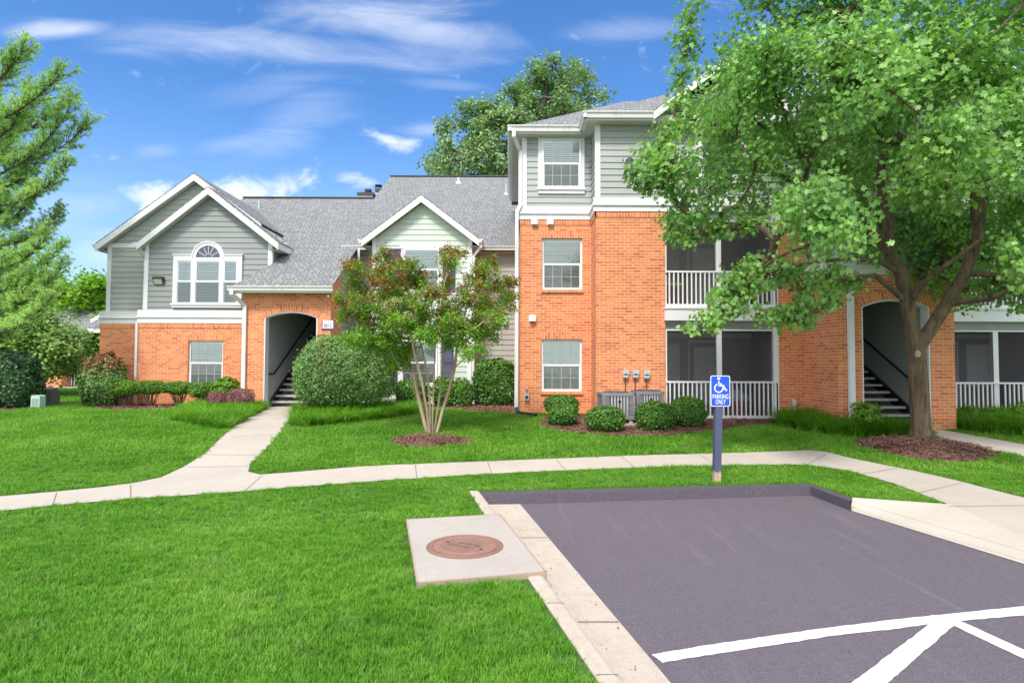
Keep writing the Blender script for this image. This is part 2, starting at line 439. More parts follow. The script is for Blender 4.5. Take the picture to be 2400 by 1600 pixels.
M['blind'] = paint('blind_slats', (.93, .95, .91), .6, .04, .05)
M['blind_dark'] = paint('grey_blind', (.60, .63, .63), .6, .04, .05)
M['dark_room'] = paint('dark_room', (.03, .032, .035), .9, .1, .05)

# ground materials
def lawn_mat():
    m, t, p = new_mat('lawn_soil'); co = objco(t)
    a = tnoise(t, .5, 5, .6, co); b = tnoise(t, 30, 5, .75, co)
    col = ramp(t, a, [(.3, (.040, .115, .010)), (.7, (.060, .165, .014))])
    col = mixc_(t, .5, col, ramp(t, b, [(.3, (.020, .05, .006)), (.7, (.09, .21, .03))]))
    t.links.new(col, p.inputs['Base Color']); p.inputs['Roughness'].default_value = .95
    bump(t, p, b, .8, .03); return m
M['lawn'] = lawn_mat()
def mulch_mat():
    m, t, p = new_mat('mulch'); co = objco(t)
    v = t.nodes.new('ShaderNodeTexVoronoi'); v.inputs['Scale'].default_value = 28; v.inputs['Randomness'].default_value = 1
    t.links.new(mapping(t, co, (1, 2.2, 1)), v.inputs[0])
    col = ramp(t, v.outputs['Color'], [(.1, (.075, .032, .022)), (.4, (.17, .075, .05)), (.7, (.26, .13, .09)), (.95, (.40, .25, .18))])
    col = mixc_(t, .3, col, ramp(t, tnoise(t, 80, 4, .7, co), [(.3, (.05, .022, .016)), (.7, (.34, .2, .15))]))
    t.links.new(col, p.inputs['Base Color']); p.inputs['Roughness'].default_value = .95
    bump(t, p, mth(t, 'ADD', v.outputs['Distance'], tnoise(t, 60, 3, .6, co)), .9, .03); return m
M['mulch'] = mulch_mat()
def asphalt_mat(name, c):
    m, t, p = new_mat(name); co = objco(t)
    s = tnoise(t, 85, 4, .85, co); a = tnoise(t, .6, 5, .6, co)
    st = tnoise(t, 1.0, 4, .6, mapping(t, co, (6, .5, 1), rot=(0, 0, math.radians(38))))
    mid_ = tnoise(t, 22, 4, .8, co)
    v = t.nodes.new('ShaderNodeTexVoronoi'); v.inputs['Scale'].default_value = 60; t.links.new(co, v.inputs[0])
    base = ramp(t, a, [(.3, tuple(x*.88 for x in c)), (.7, tuple(x*1.12 for x in c))])
    base = mixc_(t, .7, base, ramp(t, s, [(.35, tuple(x*.30 for x in c)), (.65, tuple(x*1.8 for x in c))]))
    base = mixc_(t, maprange(t, mid_, .4, .65, 0, .35), base, tuple(x*.55 for x in c))
    base = mixc_(t, maprange(t, v.outputs[0], .3, .0, 0, .6), base, tuple(x*2.1 for x in c))
    base = mixc_(t, maprange(t, st, .56, .72, 0, .3), base, tuple(x*1.7 for x in c))
    t.links.new(base, p.inputs['Base Color']); p.inputs['Roughness'].default_value = .8
    bump(t, p, mth(t, 'ADD', v.outputs[0], s), .7, .006); return m
M['asphalt'] = asphalt_mat('asphalt', (.122, .102, .122))
M['kerb_black'] = asphalt_mat('sealed_kerb', (.085, .070, .090))
def line_mat():
    m, t, p = new_mat('road_paint'); co = objco(t)
    s = tnoise(t, 120, 4, .8, co)
    col = ramp(t, s, [(.30, (.36, .35, .36)), (.5, (.72, .72, .71))])
    t.links.new(col, p.inputs['Base Color']); p.inputs['Roughness'].default_value = .8
    bump(t, p, s, .5, .005); return m
M['line'] = line_mat()

# ------------------------------------------------------------------ ground sheets
def inpoly(pts, poly):
    """pts Nx2 array -> bool"""
    x = pts[:, 0]; y = pts[:, 1]; r = np.zeros(len(pts), bool); n = len(poly)
    for i in range(n):
        x1, y1 = poly[i]; x2, y2 = poly[(i+1) % n]
        c = ((y1 > y) != (y2 > y)) & (x < (x2-x1)*(y-y1)/((y2-y1) if y2 != y1 else 1e-9)+x1)
        r ^= c
    return r
def sheet(name, poly, mat, zf, holes=(), parent=None, step=None, thick=0.0):
    """triangulated sheet following zf(x, y)"""
    V = [Vector((p[0], p[1])) for p in poly]; E = [(i, (i+1) % len(poly)) for i in range(len(poly))]
    for h in holes:
        b = len(V); V += [Vector((p[0], p[1])) for p in h]; E += [(b+i, b+(i+1) % len(h)) for i in range(len(h))]
    xs = [p[0] for p in poly]; ys = [p[1] for p in poly]
    step = step or 1.0
    yk = [k for k in np.arange(8.5, 16.6, .8) if min(ys) < k < max(ys)]
    for k in yk:
        b = len(V); V += [Vector((min(xs)-.01, k)), Vector((max(xs)+.01, k))]; E.append((b, b+1))
    vo, eo, fo, *_ = delaunay_2d_cdt(V, E, [], 0, 1e-6)
    cen = np.array([[sum(vo[i].x for i in f)/len(f), sum(vo[i].y for i in f)/len(f)] for f in fo])
    keep = inpoly(cen, [tuple(p[:2]) for p in poly])
    for h in holes: keep &= ~inpoly(cen, [tuple(p[:2]) for p in h])
    mb = MB()
    for f, k in zip(fo, keep):
        if k:
            pts = [(vo[i].x, vo[i].y, zf(vo[i].x, vo[i].y)) for i in f]
            mb.face(pts)
    if thick:
        n = len(poly)
        for i in range(n):
            a = poly[i]; b = poly[(i+1) % n]
            za = zf(a[0], a[1]); zb = zf(b[0], b[1])
            mb.face([(a[0], a[1], za-thick), (b[0], b[1], zb-thick), (b[0], b[1], zb), (a[0], a[1], za)])
    o = mb.build(name, mat, parent)
    return o
def P(pts, k=1.0204, dz=0.0): return [tuple(gnd(x*k, y*k, dz)[:2]) for x, y in pts]
def smooth_poly(pts, it=2):
    for _ in range(it):
        q = []
        for i in range(len(pts)):
            a = pts[i]; b = pts[(i+1) % len(pts)]
            q.append((a[0]*.75+b[0]*.25, a[1]*.75+b[1]*.25)); q.append((a[0]*.25+b[0]*.75, a[1]*.25+b[1]*.75))
        pts = q
    return pts

KZ = -.13                                   # parking surface below kerb top
# parking stall outline (in plan)
k1 = gnd(1147, 1154); k2 = gnd(1894, 1133); k3 = gnd(1997, 1168)         # back of the sealed kerb
gl1 = gnd(1171, 1212); gl2 = gnd(1400, 1512); gdir = (Vector((gl2.x, gl2.y))-Vector((gl1.x, gl1.y))).normalized()
def kx(y): return gl1.x+(y-gl1.y)*gdir.x/gdir.y       # kerb / gutter seam line
ga1 = gnd(1222, 1186, KZ); ga2 = gnd(1570, 1600, KZ); adir = (ga2-ga1).normalized()
def ax(y): return ga1.x+(y-ga1.y)*adir.x/adir.y       # gutter / asphalt seam line
YB = 1.2
kerb_face = .11                                        # width of kerb top strip of sealed kerb
kb = [(kx(k1.y), k1.y), (k2.x, k2.y), (k3.x, k3.y)]    # back line
kf = [(kx(k1.y-.16), k1.y-.16), (k2.x-.06, k2.y-.16), (k3.x-.10, k3.y-.13)]
apron_r = gnd(2400, 1322, KZ); apron_dir = Vector((apron_r.x-kf[2][0], apron_r.y-kf[2][1])).normalized()
ap_end = (kf[2][0]+apron_dir.x*9, kf[2][1]+apron_dir.y*9)
hole = [(kx(YB)-.08, YB), (kx(k1.y-.16)-.08, k1.y-.16), kf[1], kf[2], ap_end, (ap_end[0], YB)]
zg = lambda x, y: g(y)
BIG = 900
# ramp apron between walk and stall
apx = [tuple(gnd(2180*1.0204, 1160*1.0204)[:2]), (kb[2][0]+.005, kb[2][1]-.005)]
w1 = gnd(2352*1.0204, 1236*1.0204); w2 = gnd(2600*1.0204, 1331*1.0204)
APR = [(kf[2][0]+.01, kf[2][1]), apx[1], apx[0], (w1.x, w1.y), (w2.x, w2.y), (ap_end[0]+.5, w2.y), (ap_end[0], ap_end[1])]
def apz(x, y):
    # height: KZ at the stall edge, up to ~0 at the walk
    e = Vector((x-kf[2][0], y-kf[2][1])); dd = abs(e.x*apron_dir.y-e.y*apron_dir.x)
    return min(KZ+.006+dd*1.1, .014)
sheet('ground', [(-BIG, -60), (BIG, -60), (BIG, BIG), (-BIG, BIG)], M['lawn'], zg, holes=[hole, [p for p in APR]])
bpy.data.objects['ground']['kind'] = 'structure'
asp = [(kx(YB)-.3, YB), (kx(kf[0][1])-.3, kf[0][1]+.25), (kf[1][0]+.2, kf[1][1]+.3), (kf[2][0]+.02, kf[2][1]), ap_end, (ap_end[0], YB)]
under = [(kx(YB)-.4, YB-.2), (kx(kf[0][1])-.4, kf[0][1]+.35), (kf[1][0]+.4, kf[1][1]+.5), (kf[2][0]+3.5, kf[2][1]+.3), (ap_end[0]+3, ap_end[1])]
tag(sheet('subsoil', under, M['mulch'], lambda x, y: KZ-.12), kind='structure')
o = sheet('parking_asphalt', asp, M['asphalt'], lambda x, y: KZ); tag(o, kind='structure')
# gutter pan
gp = [(kx(YB)-.0, YB), (kx(kf[0][1]), kf[0][1]-.002), (ax(kf[0][1])-.001, kf[0][1]-.002), (ax(YB)-.001, YB)]
mb = MB()
NSEG = 24
for i in range(NSEG):
    y0 = YB+(kf[0][1]-YB)*i/NSEG; y1 = YB+(kf[0][1]-YB)*(i+1)/NSEG
    a0, b0, a1, b1 = kx(y0), ax(y0), kx(y1), ax(y1)
    zi = KZ+.012
    mb.face([(a0, y0, zi), (a0+(b0-a0)*.35, y0, zi-.006), (a1+(b1-a1)*.35, y1, zi-.006), (a1, y1, zi)])
    mb.face([(a0+(b0-a0)*.35, y0, zi-.006), (b0, y0, KZ+.010), (b1, y1, KZ+.010), (a1+(b1-a1)*.35, y1, zi-.006)])
tag(mb.build('gutter_pan', M['kerb']), kind='structure')
# concrete kerb along the left of the stall: sloped face + rounded top
slab_far = gnd(1172, 1213).y; slab_near = gnd(1281, 1352).y
def kerb_run(y0, y1):
    mb = MB(); n = 14
    prof = [(-.16, -.05), (-.16, .012), (-.13, .022), (-.05, .022), (-.02, .010), (0.0, -.02), (.035, KZ-.02)]
    for i in range(n):
        ya = y0+(y1-y0)*i/n; yb = y0+(y1-y0)*(i+1)/n
        for (pa, pb) in zip(prof[:-1], prof[1:]):
            mb.face([(kx(ya)+pa[0], ya, pa[1]), (kx(ya)+pb[0], ya, pb[1]), (kx(yb)+pb[0], yb, pb[1]), (kx(yb)+pa[0], yb, pa[1])])
    for y, s in ((y0, 1), (y1, -1)):
        pts = [(kx(y)+p[0], y, p[1]) for p in prof]+[(kx(y)-.16, y, KZ-.02)]
        mb.face(pts if s > 0 else pts[::-1])
    return mb
k = kerb_run(YB, slab_near-.02); k2b = kerb_run(slab_far+.01, k1.y+.02)
k.v, k.f, k.uv = k.v+k2b.v, k.f+[[i+len(k.v) for i in f] for f in k2b.f], k.uv+k2b.uv
tag(k.build('concrete_kerb', M['kerb']), kind='structure')
# sealed (dark) kerb at the head of the stall
mb = MB()
for i in range(2):
    a, b = kb[i], kb[i+1]; c, d = kf[i], kf[i+1]
    n = 10
    for j in range(n):
        s, e = j/n, (j+1)/n
        lp = lambda p, q, t_: (p[0]+(q[0]-p[0])*t_, p[1]+(q[1]-p[1])*t_)
        A, B, C_, D = lp(a, b, s), lp(a, b, e), lp(c, d, s), lp(c, d, e)
        zt = .012
        ze = lambda t_: zt
        za, zb = ze(s), ze(e)
        mb.face([(A[0], A[1], za-.06), (B[0], B[1], zb-.06), (B[0], B[1], zb), (A[0], A[1], za)])
        mb.face([(A[0], A[1], za), (B[0], B[1], zb), (D[0], D[1], zb-.012), (C_[0], C_[1], za-.012)])
        mb.face([(C_[0], C_[1], za-.012), (D[0], D[1], zb-.012), (D[0]+.0, D[1]-.035, KZ-.01), (C_[0], C_[1]-.035, KZ-.01)])
tag(mb.build('sealed_kerb', M['kerb_black']), kind='structure')

# walks (display pixels of the 2352 wide view -> plan)
walk_up = [(-60, 1146), (0, 1141), (130, 1130), (230, 1120), (310, 1110), (370, 1097), (420, 1074), (470, 1042), (530, 985), (606, 944), (612, 936)]
walk_up2 = [(690, 936), (640, 1000), (602, 1040), (574, 1068), (570, 1084), (598, 1091), (700, 1083), (840, 1071), (960, 1066), (1120, 1060), (1300, 1053), (1450, 1047), (1640, 1042), (1800, 1037), (1862, 1034), (1900, 1039), (1960, 1054), (2100, 1082), (2200, 1105), (2352, 1144), (2600, 1215)]
walk_dn = [(2600, 1330), (2352, 1235), (2180, 1160), (2110, 1133), (2050, 1110), (1950, 1082), (1850, 1068), (1750, 1068), (1640, 1070), (1500, 1073), (1300, 1081), (1100, 1090), (900, 1103), (700, 1118), (560, 1129), (480, 1135), (300, 1147), (130, 1161), (0, 1175), (-80, 1182)]
WALK = P(walk_up+walk_up2+walk_dn)
o = sheet('walkway', WALK, M['walk'], lambda x, y: g(y)+.012); tag(o, kind='structure')
W2 = P([(2136, 983), (2230, 999), (2352, 1021), (2500, 1050), (2500, 1085), (2352, 1049), (2220, 1023), (2150, 1003)])
o = sheet('side_walkway', W2, M['walk'], lambda x, y: g(y)+.012); tag(o, kind='structure')
APRs = APR
Bp = [Vector(p) for p in (APR[1], APR[2], APR[3], APR[4], APR[5], (APR[5][0], -.8))]
Ap = [Vector((kf[2][0], kf[2][1]))+apron_dir*max(0, (b-Vector((kf[2][0], kf[2][1]))).dot(apron_dir)) for b in Bp]
mb = MB(); NA, NB = 6, 7
for i in range(len(Bp)-1):
    for j in range(NA):
        for k_ in range(NB):
            q = []
            for (tt, vv) in ((j/NA, k_/NB), (j/NA, (k_+1)/NB), ((j+1)/NA, (k_+1)/NB), ((j+1)/NA, k_/NB)):
                a = Ap[i].lerp(Ap[i+1], tt); b = Bp[i].lerp(Bp[i+1], tt); c = a.lerp(b, vv); q.append((c.x, c.y, KZ+.006+(.011-KZ)*min(1, 1.04*vv)))
            mb.face(q[::-1])
o = mb.build('ramp_apron', M['apron'], None, smooth=True); tag(o, kind='structure')
# expansion joints in the walks
mb = MB()
for (a, b) in [((954, 1066), (958, 1103)), ((1120, 1060), (1132, 1091)), ((1278, 1054), (1300, 1081)), ((1428, 1048), (1462, 1076)), ((1606, 1043), (1650, 1070)), ((600, 1092), (560, 1128)),
               ((640, 996), (535, 1002)), ((598, 1045), (472, 1043)), ((576, 1070), (428, 1072)), ((668, 960), (585, 962)), ((1900, 1041), (1850, 1068)), ((2060, 1074), (1980, 1088)), ((2208, 1108), (2110, 1131)), ((2352, 1160), (2180, 1162)), ((300, 1112), (300, 1147)), ((130, 1131), (120, 1162))]:
    A = gnd(a[0]*1.0204, a[1]*1.0204, .016); B = gnd(b[0]*1.0204, b[1]*1.0204, .016)
    d = (B-A).normalized(); r = Vector((-d.y, d.x, 0))*.006; n = 6
    for i in range(n):
        p = A.lerp(B, i/n); q = A.lerp(B, (i+1)/n); p.z = g(p.y)+.0165; q.z = g(q.y)+.0165
        mb.face([p-r, q-r, q+r, p+r])
M['joint'] = paint('joint', (.20, .17, .12), .9, .2, .2)
tag(mb.build('walk_joints', M['joint']), kind='structure')

# painted lines on the asphalt
def linepoly(name, pts):
    pl = [tuple(gnd(1400+x/2.352, 1340+y/2.352, KZ)[:2]) for x, y in pts]
    rr = random.Random(4); q = []
    n = len(pl)
    for i in range(n):
        a = pl[i]; b = pl[(i+1) % n]; d = math.dist(a, b); m = max(1, int(d/.05))
        for j in range(m):
            q.append((a[0]+(b[0]-a[0])*j/m+rr.uniform(-.004, .004), a[1]+(b[1]-a[1])*j/m+rr.uniform(-.004, .004)))
    o = sheet(name, q, M['line'], lambda x, y: KZ+.004); tag(o, kind='structure')
linepoly('painted_line', [(300, 455), (600, 405), (850, 368), (1250, 310), (1600, 268), (1850, 240), (2300, 195), (2700, 160), (3000, 140), (3000, 190), (2352, 240), (2000, 270),
                          (2352, 430), (2900, 690), (2900, 760), (2352, 480), (1965, 297), (1600, 612), (1350, 830), (1120, 830), (1400, 612), (1830, 290), (1600, 320), (1300, 352), (1000, 400), (700, 445), (360, 500)])

# storm drain slab and cover
c1 = gnd(952, 1226); c2 = gnd(1172, 1213); c3 = gnd(1281, 1352); c4 = gnd(977, 1379)
dr = thing('storm_drain', 'square concrete drain slab with orange rusty edge cut into the lawn kerb', 'storm drain', (c1+c3)/2)
mb = MB(); top = .045
mb.slab([(p.x, p.y, top) for p in (c1, c4, c3, c2)], (0, 0, -.16))
mb.build('slab', M['slab'], dr, bevel=.008)
mb = MB()
for a, b, w in ((c4, c3, .022), (c3, c2, .018), (c2, c1, .012), (c1, c4, .012)):
    d = (b-a).normalized(); nrm = Vector((-d.y, d.x, 0))
    cc = (c1+c2+c3+c4)/4
    if nrm.dot(cc-a) < 0: nrm = -nrm
    p = a-nrm*w*.2; q = b-nrm*w*.2
    mb.slab([Vector((p.x, p.y, top+.004)), Vector((q.x, q.y, top+.004)), Vector((q.x, q.y, top+.004))+nrm*w, Vector((p.x, p.y, top+.004))+nrm*w][::1], (0, 0, -.05))
mb.build('edge_angle', M['mortar_edge'], dr)
mc = gnd(1089.6, 1279.5, top)
def rust_mat(name, c):
    m, t, p = new_mat(name); co = objco(t)
    a = tnoise(t, 9, 6, .7, co); b = tnoise(t, 70, 4, .7, co)
    col = ramp(t, a, [(.3, tuple(x*.75 for x in c)), (.7, tuple(x*1.2 for x in c))])
    col = mixc_(t, .3, col, ramp(t, b, [(.3, (.12, .06, .05)), (.7, (.5, .26, .2))]))
    t.links.new(col, p.inputs['Base Color']); p.inputs['Roughness'].default_value = .75; p.inputs['Metallic'].default_value = .15
    bump(t, p, b, .6, .004); return m
M['rust'] = rust_mat('rusty_iron', (.25, .15, .115)); M['rust2'] = rust_mat('orange_rust', (.32, .165, .115))
mh = thing('manhole_cover', 'round rusty iron manhole cover set in the concrete drain slab', 'manhole cover', mc)
R0 = .375
mb = MB(); mb.lathe(mc, [(R0, .001), (R0, .006), (R0-.02, .008), (R0-.024, .003), (R0-.035, .003), (R0-.038, .008), (R0-.055, .008), (R0-.058, .003), (R0-.062, .003)], 64)
mb.build('frame', M['rust'], mh, smooth=False)
mb = MB(); r = R0-.064
mb.lathe(mc, [(r, .003), (r, .009), (r-.065, .009), (r-.069, .012), (r-.076, .012), (r-.08, .009)], 64)
mb.build('rim', M['rust2'], mh)
mb = MB(); mb.lathe(mc, [(r-.08, .0085), (0.001, .0085)], 64)
disc = mb.build('lid', M['rust'], mh)
def text(name, body, size, mat, parent, loc, rot, depth=.002, align='CENTER', sx=1.0, shear=0, space=1.0, bold=0.0):
    cu = bpy.data.curves.new(name, 'FONT'); cu.body = body; cu.size = size; cu.align_x = align; cu.extrude = depth
    cu.space_character = space; cu.offset = bold
    o = bpy.data.objects.new(name, cu); COL.objects.link(o)
    bpy.context.view_layer.update()
    dg = bpy.context.evaluated_depsgraph_get(); me = bpy.data.meshes.new_from_object(o.evaluated_get(dg))
    bpy.data.objects.remove(o); 
    T = Matrix.Translation(Vector(loc)) @ rot.to_4x4() @ Matrix.Diagonal((sx, 1, 1, 1))
    me.transform(T); me.materials.clear(); me.materials.append(mat)
    return link(name, me, parent)
RZ = Matrix.Rotation(math.radians(0), 3, 'Z')
rt = Matrix.Rotation(math.radians(8), 3, 'Z')
rlt = random.Random(12); lt_ = MB(); th = math.radians(-32); ca, sa_ = math.cos(th), math.sin(th)
for (row, n_, x00) in ((.045, 8, -.10), (-.045, 9, -.16)):      # two worn, unreadable rows of raised characters
    lt_ = MB()
    for i in range(n_):
        u0 = x00+i*.034
        for (a, b) in rlt.sample([((0, -.022), (0, .022)), ((0, .022), (.018, .022)), ((.018, -.022), (.018, .022)), ((0, 0), (.018, 0)), ((0, -.022), (.018, -.022)), ((0, .022), (.018, -.022))], 3):
            q = [mc+Vector(((u0+p[0])*ca-(row+p[1])*sa_, (u0+p[0])*sa_+(row+p[1])*ca, .0115)) for p in (a, b)]
            lt_.beam(q[0], q[1], .006, .005)
    lt_.build('raised_lettering', M['rust'], disc)
mb = MB()
for a in (150, -35):
    q = mc+Vector((math.cos(math.radians(a))*(r-.11), math.sin(math.radians(a))*(r-.11), .0105)); mb.lathe(q, [(.014, 0), (.014, .0005), (.0005, .0005)], 12)
mb.build('pick_hole', M['black'], disc)


# ================================================================== buildings
def clipz(poly, z, keep_above):
    out = []
    n = len(poly)
    for i in range(n):
        a = poly[i]; b = poly[(i+1) % n]
        ia = (a[1] >= z) if keep_above else (a[1] <= z); ib = (b[1] >= z) if keep_above else (b[1] <= z)
        if ia: out.append(a)
        if ia != ib:
            t = (z-a[1])/(b[1]-a[1]); out.append((a[0]+(b[0]-a[0])*t, z))
    return out
def fpt(kind, c):
    if kind == 'F': return lambda s, z, o: (s, c-o, z)          # faces the camera (-Y)
    if kind == 'R': return lambda s, z, o: (c+o, s, z)          # faces +X, s = Y
    if kind == 'L': return lambda s, z, o: (c-o, s, z)          # faces -X, s = Y
def siding(mb, kind, c, poly, e=.175, lip=.02, z0=.45):
    pt = fpt(kind, c); zs = [p[1] for p in poly]; k = math.floor((min(zs)-z0)/e)
    # counter-clockwise seen from outside
    area = sum(poly[i][0]*poly[(i+1) % len(poly)][1]-poly[(i+1) % len(poly)][0]*poly[i][1] for i in range(len(poly)))
    flip = (area < 0) != (kind == 'L')
    z = z0+k*e
    while z < max(zs):
        q = clipz(clipz(poly, z, True), z+e, False)
        if len(q) >= 3 and max(p[1] for p in q)-min(p[1] for p in q) > .002:
            off = lambda zz: lip*(1-(zz-z)/e)+.002
            pts = [pt(s, zz, off(zz)) for s, zz in q]
            mb.face(pts[::-1] if flip else pts)
            lo = sorted([p for p in q if abs(p[1]-min(r[1] for r in q)) < 1e-4])
            if len(lo) >= 2:
                a, b = lo[0], lo[-1]; o1 = off(a[1])
                f = [pt(a[0], a[1], o1), pt(b[0], b[1], o1), pt(b[0], b[1], 0), pt(a[0], a[1], 0)]
                mb.face(f if kind == 'L' else f[::-1])
        z += e
def brickwall(mb, Y, x0, x1, z0, z1, holes=(), depth=.10, kind='F'):
    xs = sorted({x0, x1, *[h[0] for h in holes], *[h[1] for h in holes]}); zs = sorted({z0, z1, *[h[2] for h in holes], *[h[3] for h in holes]})
    pt = fpt(kind, Y)
    for i in range(len(xs)-1):
        for j in range(len(zs)-1):
            cx = (xs[i]+xs[i+1])/2; cz = (zs[j]+zs[j+1])/2
            if any(h[0] < cx < h[1] and h[2] < cz < h[3] for h in holes): continue
            f = [pt(xs[i], zs[j], 0), pt(xs[i+1], zs[j], 0), pt(xs[i+1], zs[j+1], 0), pt(xs[i], zs[j+1], 0)]
            mb.face(f[::-1] if kind == 'L' else f)
    for h in holes:
        a, b, c, d = h
        mb.face([pt(a, c, 0), pt(a, d, 0), pt(a, d, -depth), pt(a, c, -depth)][::-1] if kind == 'F' else [pt(a, c, 0), pt(a, d, 0), pt(a, d, -depth), pt(a, c, -depth)])
        mb.face([pt(b, c, 0), pt(b, d, 0), pt(b, d, -depth), pt(b, c, -depth)])
        mb.face([pt(a, c, 0), pt(b, c, 0), pt(b, c, -depth), pt(a, c, -depth)])
        mb.face([pt(a, d, 0), pt(b, d, 0), pt(b, d, -depth), pt(a, d, -depth)][::-1])
RW = random.Random(11)
def window(parent, x0, x1, z0, z1, yf, depth=.10, cols=4, rows=2, blind='slats', lower_grid=True, label=None):
    """double hung unit, front of its frame at yf, facing -Y"""
    mb = MB(); b = .05; zm = (z0+z1)/2
    mb.box(x0, x0+b, yf, yf+depth, z0, z1); mb.box(x1-b, x1, yf, yf+depth, z0, z1)
    mb.box(x0+b, x1-b, yf, yf+depth, z1-b, z1); mb.box(x0+b, x1-b, yf, yf+depth, z0, z0+b+.01)
    mb.box(x0+b, x1-b, yf+.012, yf+.05, zm-.03, zm+.03)
    # sash stiles
    for xa in (x0+b, x1-b-.022): mb.box(xa, xa+.022, yf+.008, yf+.03, z0+b+.01, zm-.03)
    w = (x1-x0-2*b)
    for (za, zb, gr) in ((zm+.03, z1-b, True), (z0+b+.01, zm-.03, lower_grid)):
        if not gr: continue
        for i in range(1, cols): xx = x0+b+w*i/cols; mb.box(xx-.008, xx+.008, yf+.024, yf+.032, za, zb)
        for j in range(1, rows): zz = za+(zb-za)*j/rows; mb.box(x0+b, x1-b, yf+.0245, yf+.0315, zz-.008, zz+.008)
    fr = mb.build('window', M['vinyl'], parent)
    if label: fr['label'] = label
    mb = MB(); mb.face([(x0+b, yf+.02, zm+.02), (x1-b, yf+.02, zm+.02), (x1-b, yf+.02, z1-b), (x0+b, yf+.02, z1-b)])
    mb.face([(x0+b, yf+.028, z0+b), (x1-b, yf+.028, z0+b), (x1-b, yf+.028, zm-.02), (x0+b, yf+.028, zm-.02)][::1])
    mb.build('glass', M['glass'], fr)
    mb = MB(); mb.face([(x0+b-.005, yf+.010, z0+b), (x1-b+.005, yf+.010, z0+b), (x1-b+.005, yf+.010, zm-.02), (x0+b-.005, yf+.010, zm-.02)]); mb.build('insect_screen', M['half_screen'], fr)
    mb = MB(); yb = yf+.042
    if blind == 'slats':
        z = z1-b-.05; mb.box(x0+b, x1-b, yb-.012, yb+.012, z1-b-.05, z1-b)
        dz = .050
        while z > z0+b+.02:
            t = .021+RW.uniform(-.002, .002)
            mb.face([(x0+b+.004, yb-.006, z-t), (x1-b-.004, yb-.006, z-t), (x1-b-.004, yb+.006, z+t), (x0+b+.004, yb+.006, z+t)])
            z -= dz
        mb.build('blind', M['blind'], fr)
    elif blind == 'curtain':
        n = 40; top = z1-b
        for i in range(n):
            xa = x0+b+w*i/n; xb = x0+b+w*(i+1)/n; f = lambda x: yb+.010*math.sin((x-x0)*52)
            mb.face([(xa, f(xa), z0+b), (xb, f(xb), z0+b), (xb, f(xb), top), (xa, f(xa), top)])
        mb.build('curtain', M['blind'], fr)
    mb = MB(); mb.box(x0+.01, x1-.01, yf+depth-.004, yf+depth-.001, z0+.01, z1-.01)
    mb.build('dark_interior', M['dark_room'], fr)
    return fr
def gutter_x(mb, x0, x1, y, z, h=.12, d=.11):
    """K profile gutter along X, its back at y, top at z"""
    pr = [(0, 0), (-d, 0), (-d, -.03), (-d*.75, -.055), (-d*.62, -h), (0, -h)]
    mb.slab([(x0, y+p[0], z+p[1]) for p in pr][::-1], (x1-x0, 0, 0))
    mb.box(x0-.004, x1+.004, y-d-.006, y-d+.012, z-.012, z+.006)
def gutter_y(mb, x, y0, y1, z, h=.12, d=.11, s=-1):
    pr = [(0, 0), (s*d, 0), (s*d, -.03), (s*d*.75, -.055), (s*d*.62, -h), (0, -h)]
    mb.slab([(x+p[0], y0, z+p[1]) for p in pr], (0, y1-y0, 0))
def downspout(name, parent, path, w=.085, d=.06, mat='gutter'):
    mb = MB()
    for a, b in zip(path[:-1], path[1:]):
        a = Vector(a); b = Vector(b); e = (b-a).normalized()*.02
        mb.beam(a-e, b+e, w, d, up=(0, 1, 0) if abs((b-a).normalized().z) > .3 else (0, 0, 1))
    return mb.build(name, M[mat], parent, bevel=.012)
def rake(mb, peak, left, right, h=.19, t=.035, roof=.03):
    """two white barge boards under a gable edge; points on the lower line of the roof slab"""
    for e in (left, right):
        if e is None: continue
        p = Vector(peak); q = Vector(e)
        mb.slab([p, q, q-Vector((0, 0, h)), p-Vector((0, 0, h))], (0, -t, 0))
def band(mb, x0, x1, Y, zb, zt, over=.0):
    """white water table: lower board, ledge, upper board"""
    h = zt-zb
    mb.box(x0-over, x1+over, Y-.035, Y+.02, zb, zb+h*.42)
    mb.box(x0-over-.02, x1+over+.02, Y-.075, Y+.02, zb+h*.42, zb+h*.42+.035)
    mb.slab([(x0-over, Y-.07, zb+h*.42+.035), (x0-over, Y+.02, zb+h*.42+.035), (x0-over, Y+.02, zb+h*.6)], (x1-x0+2*over, 0, 0))
    mb.box(x0-over*.5, x1+over*.5, Y-.028, Y+.02, zb+h*.42+.036, zt)
ZG = .30                        # walls start below grade

b1 = thing('apartment_building', 'two storey apartment wing with sage gables, orange brick base and grey shingle roof', 'building', (-7, 18.7, .45))
# ---- heights
T = .614; YE = 17.15; ZE = 4.03
cz = lambda y: ZE+T*(y-YE)
YL0, YL1, YA, YG, YBG = 19.3, 18.7, 17.5, 19.2, 20.3
xl0b = at(236, 850, YL0).x; xl0 = at(254, 650, YL0).x
xl1b = at(322, 850, YL1).x; xl1 = at(341, 640, YL1).x; xr1 = at(637, 600, YL1).x
xa0 = at(567, 800, YA).x; xa1 = -5.42
zb1b = at(500, 757.4, YL1).z; zb1t = at(500, 726.4, YL1).z
zb0b = at(290, 758.5, YL0).z; zb0t = at(290, 729.7, YL0).z

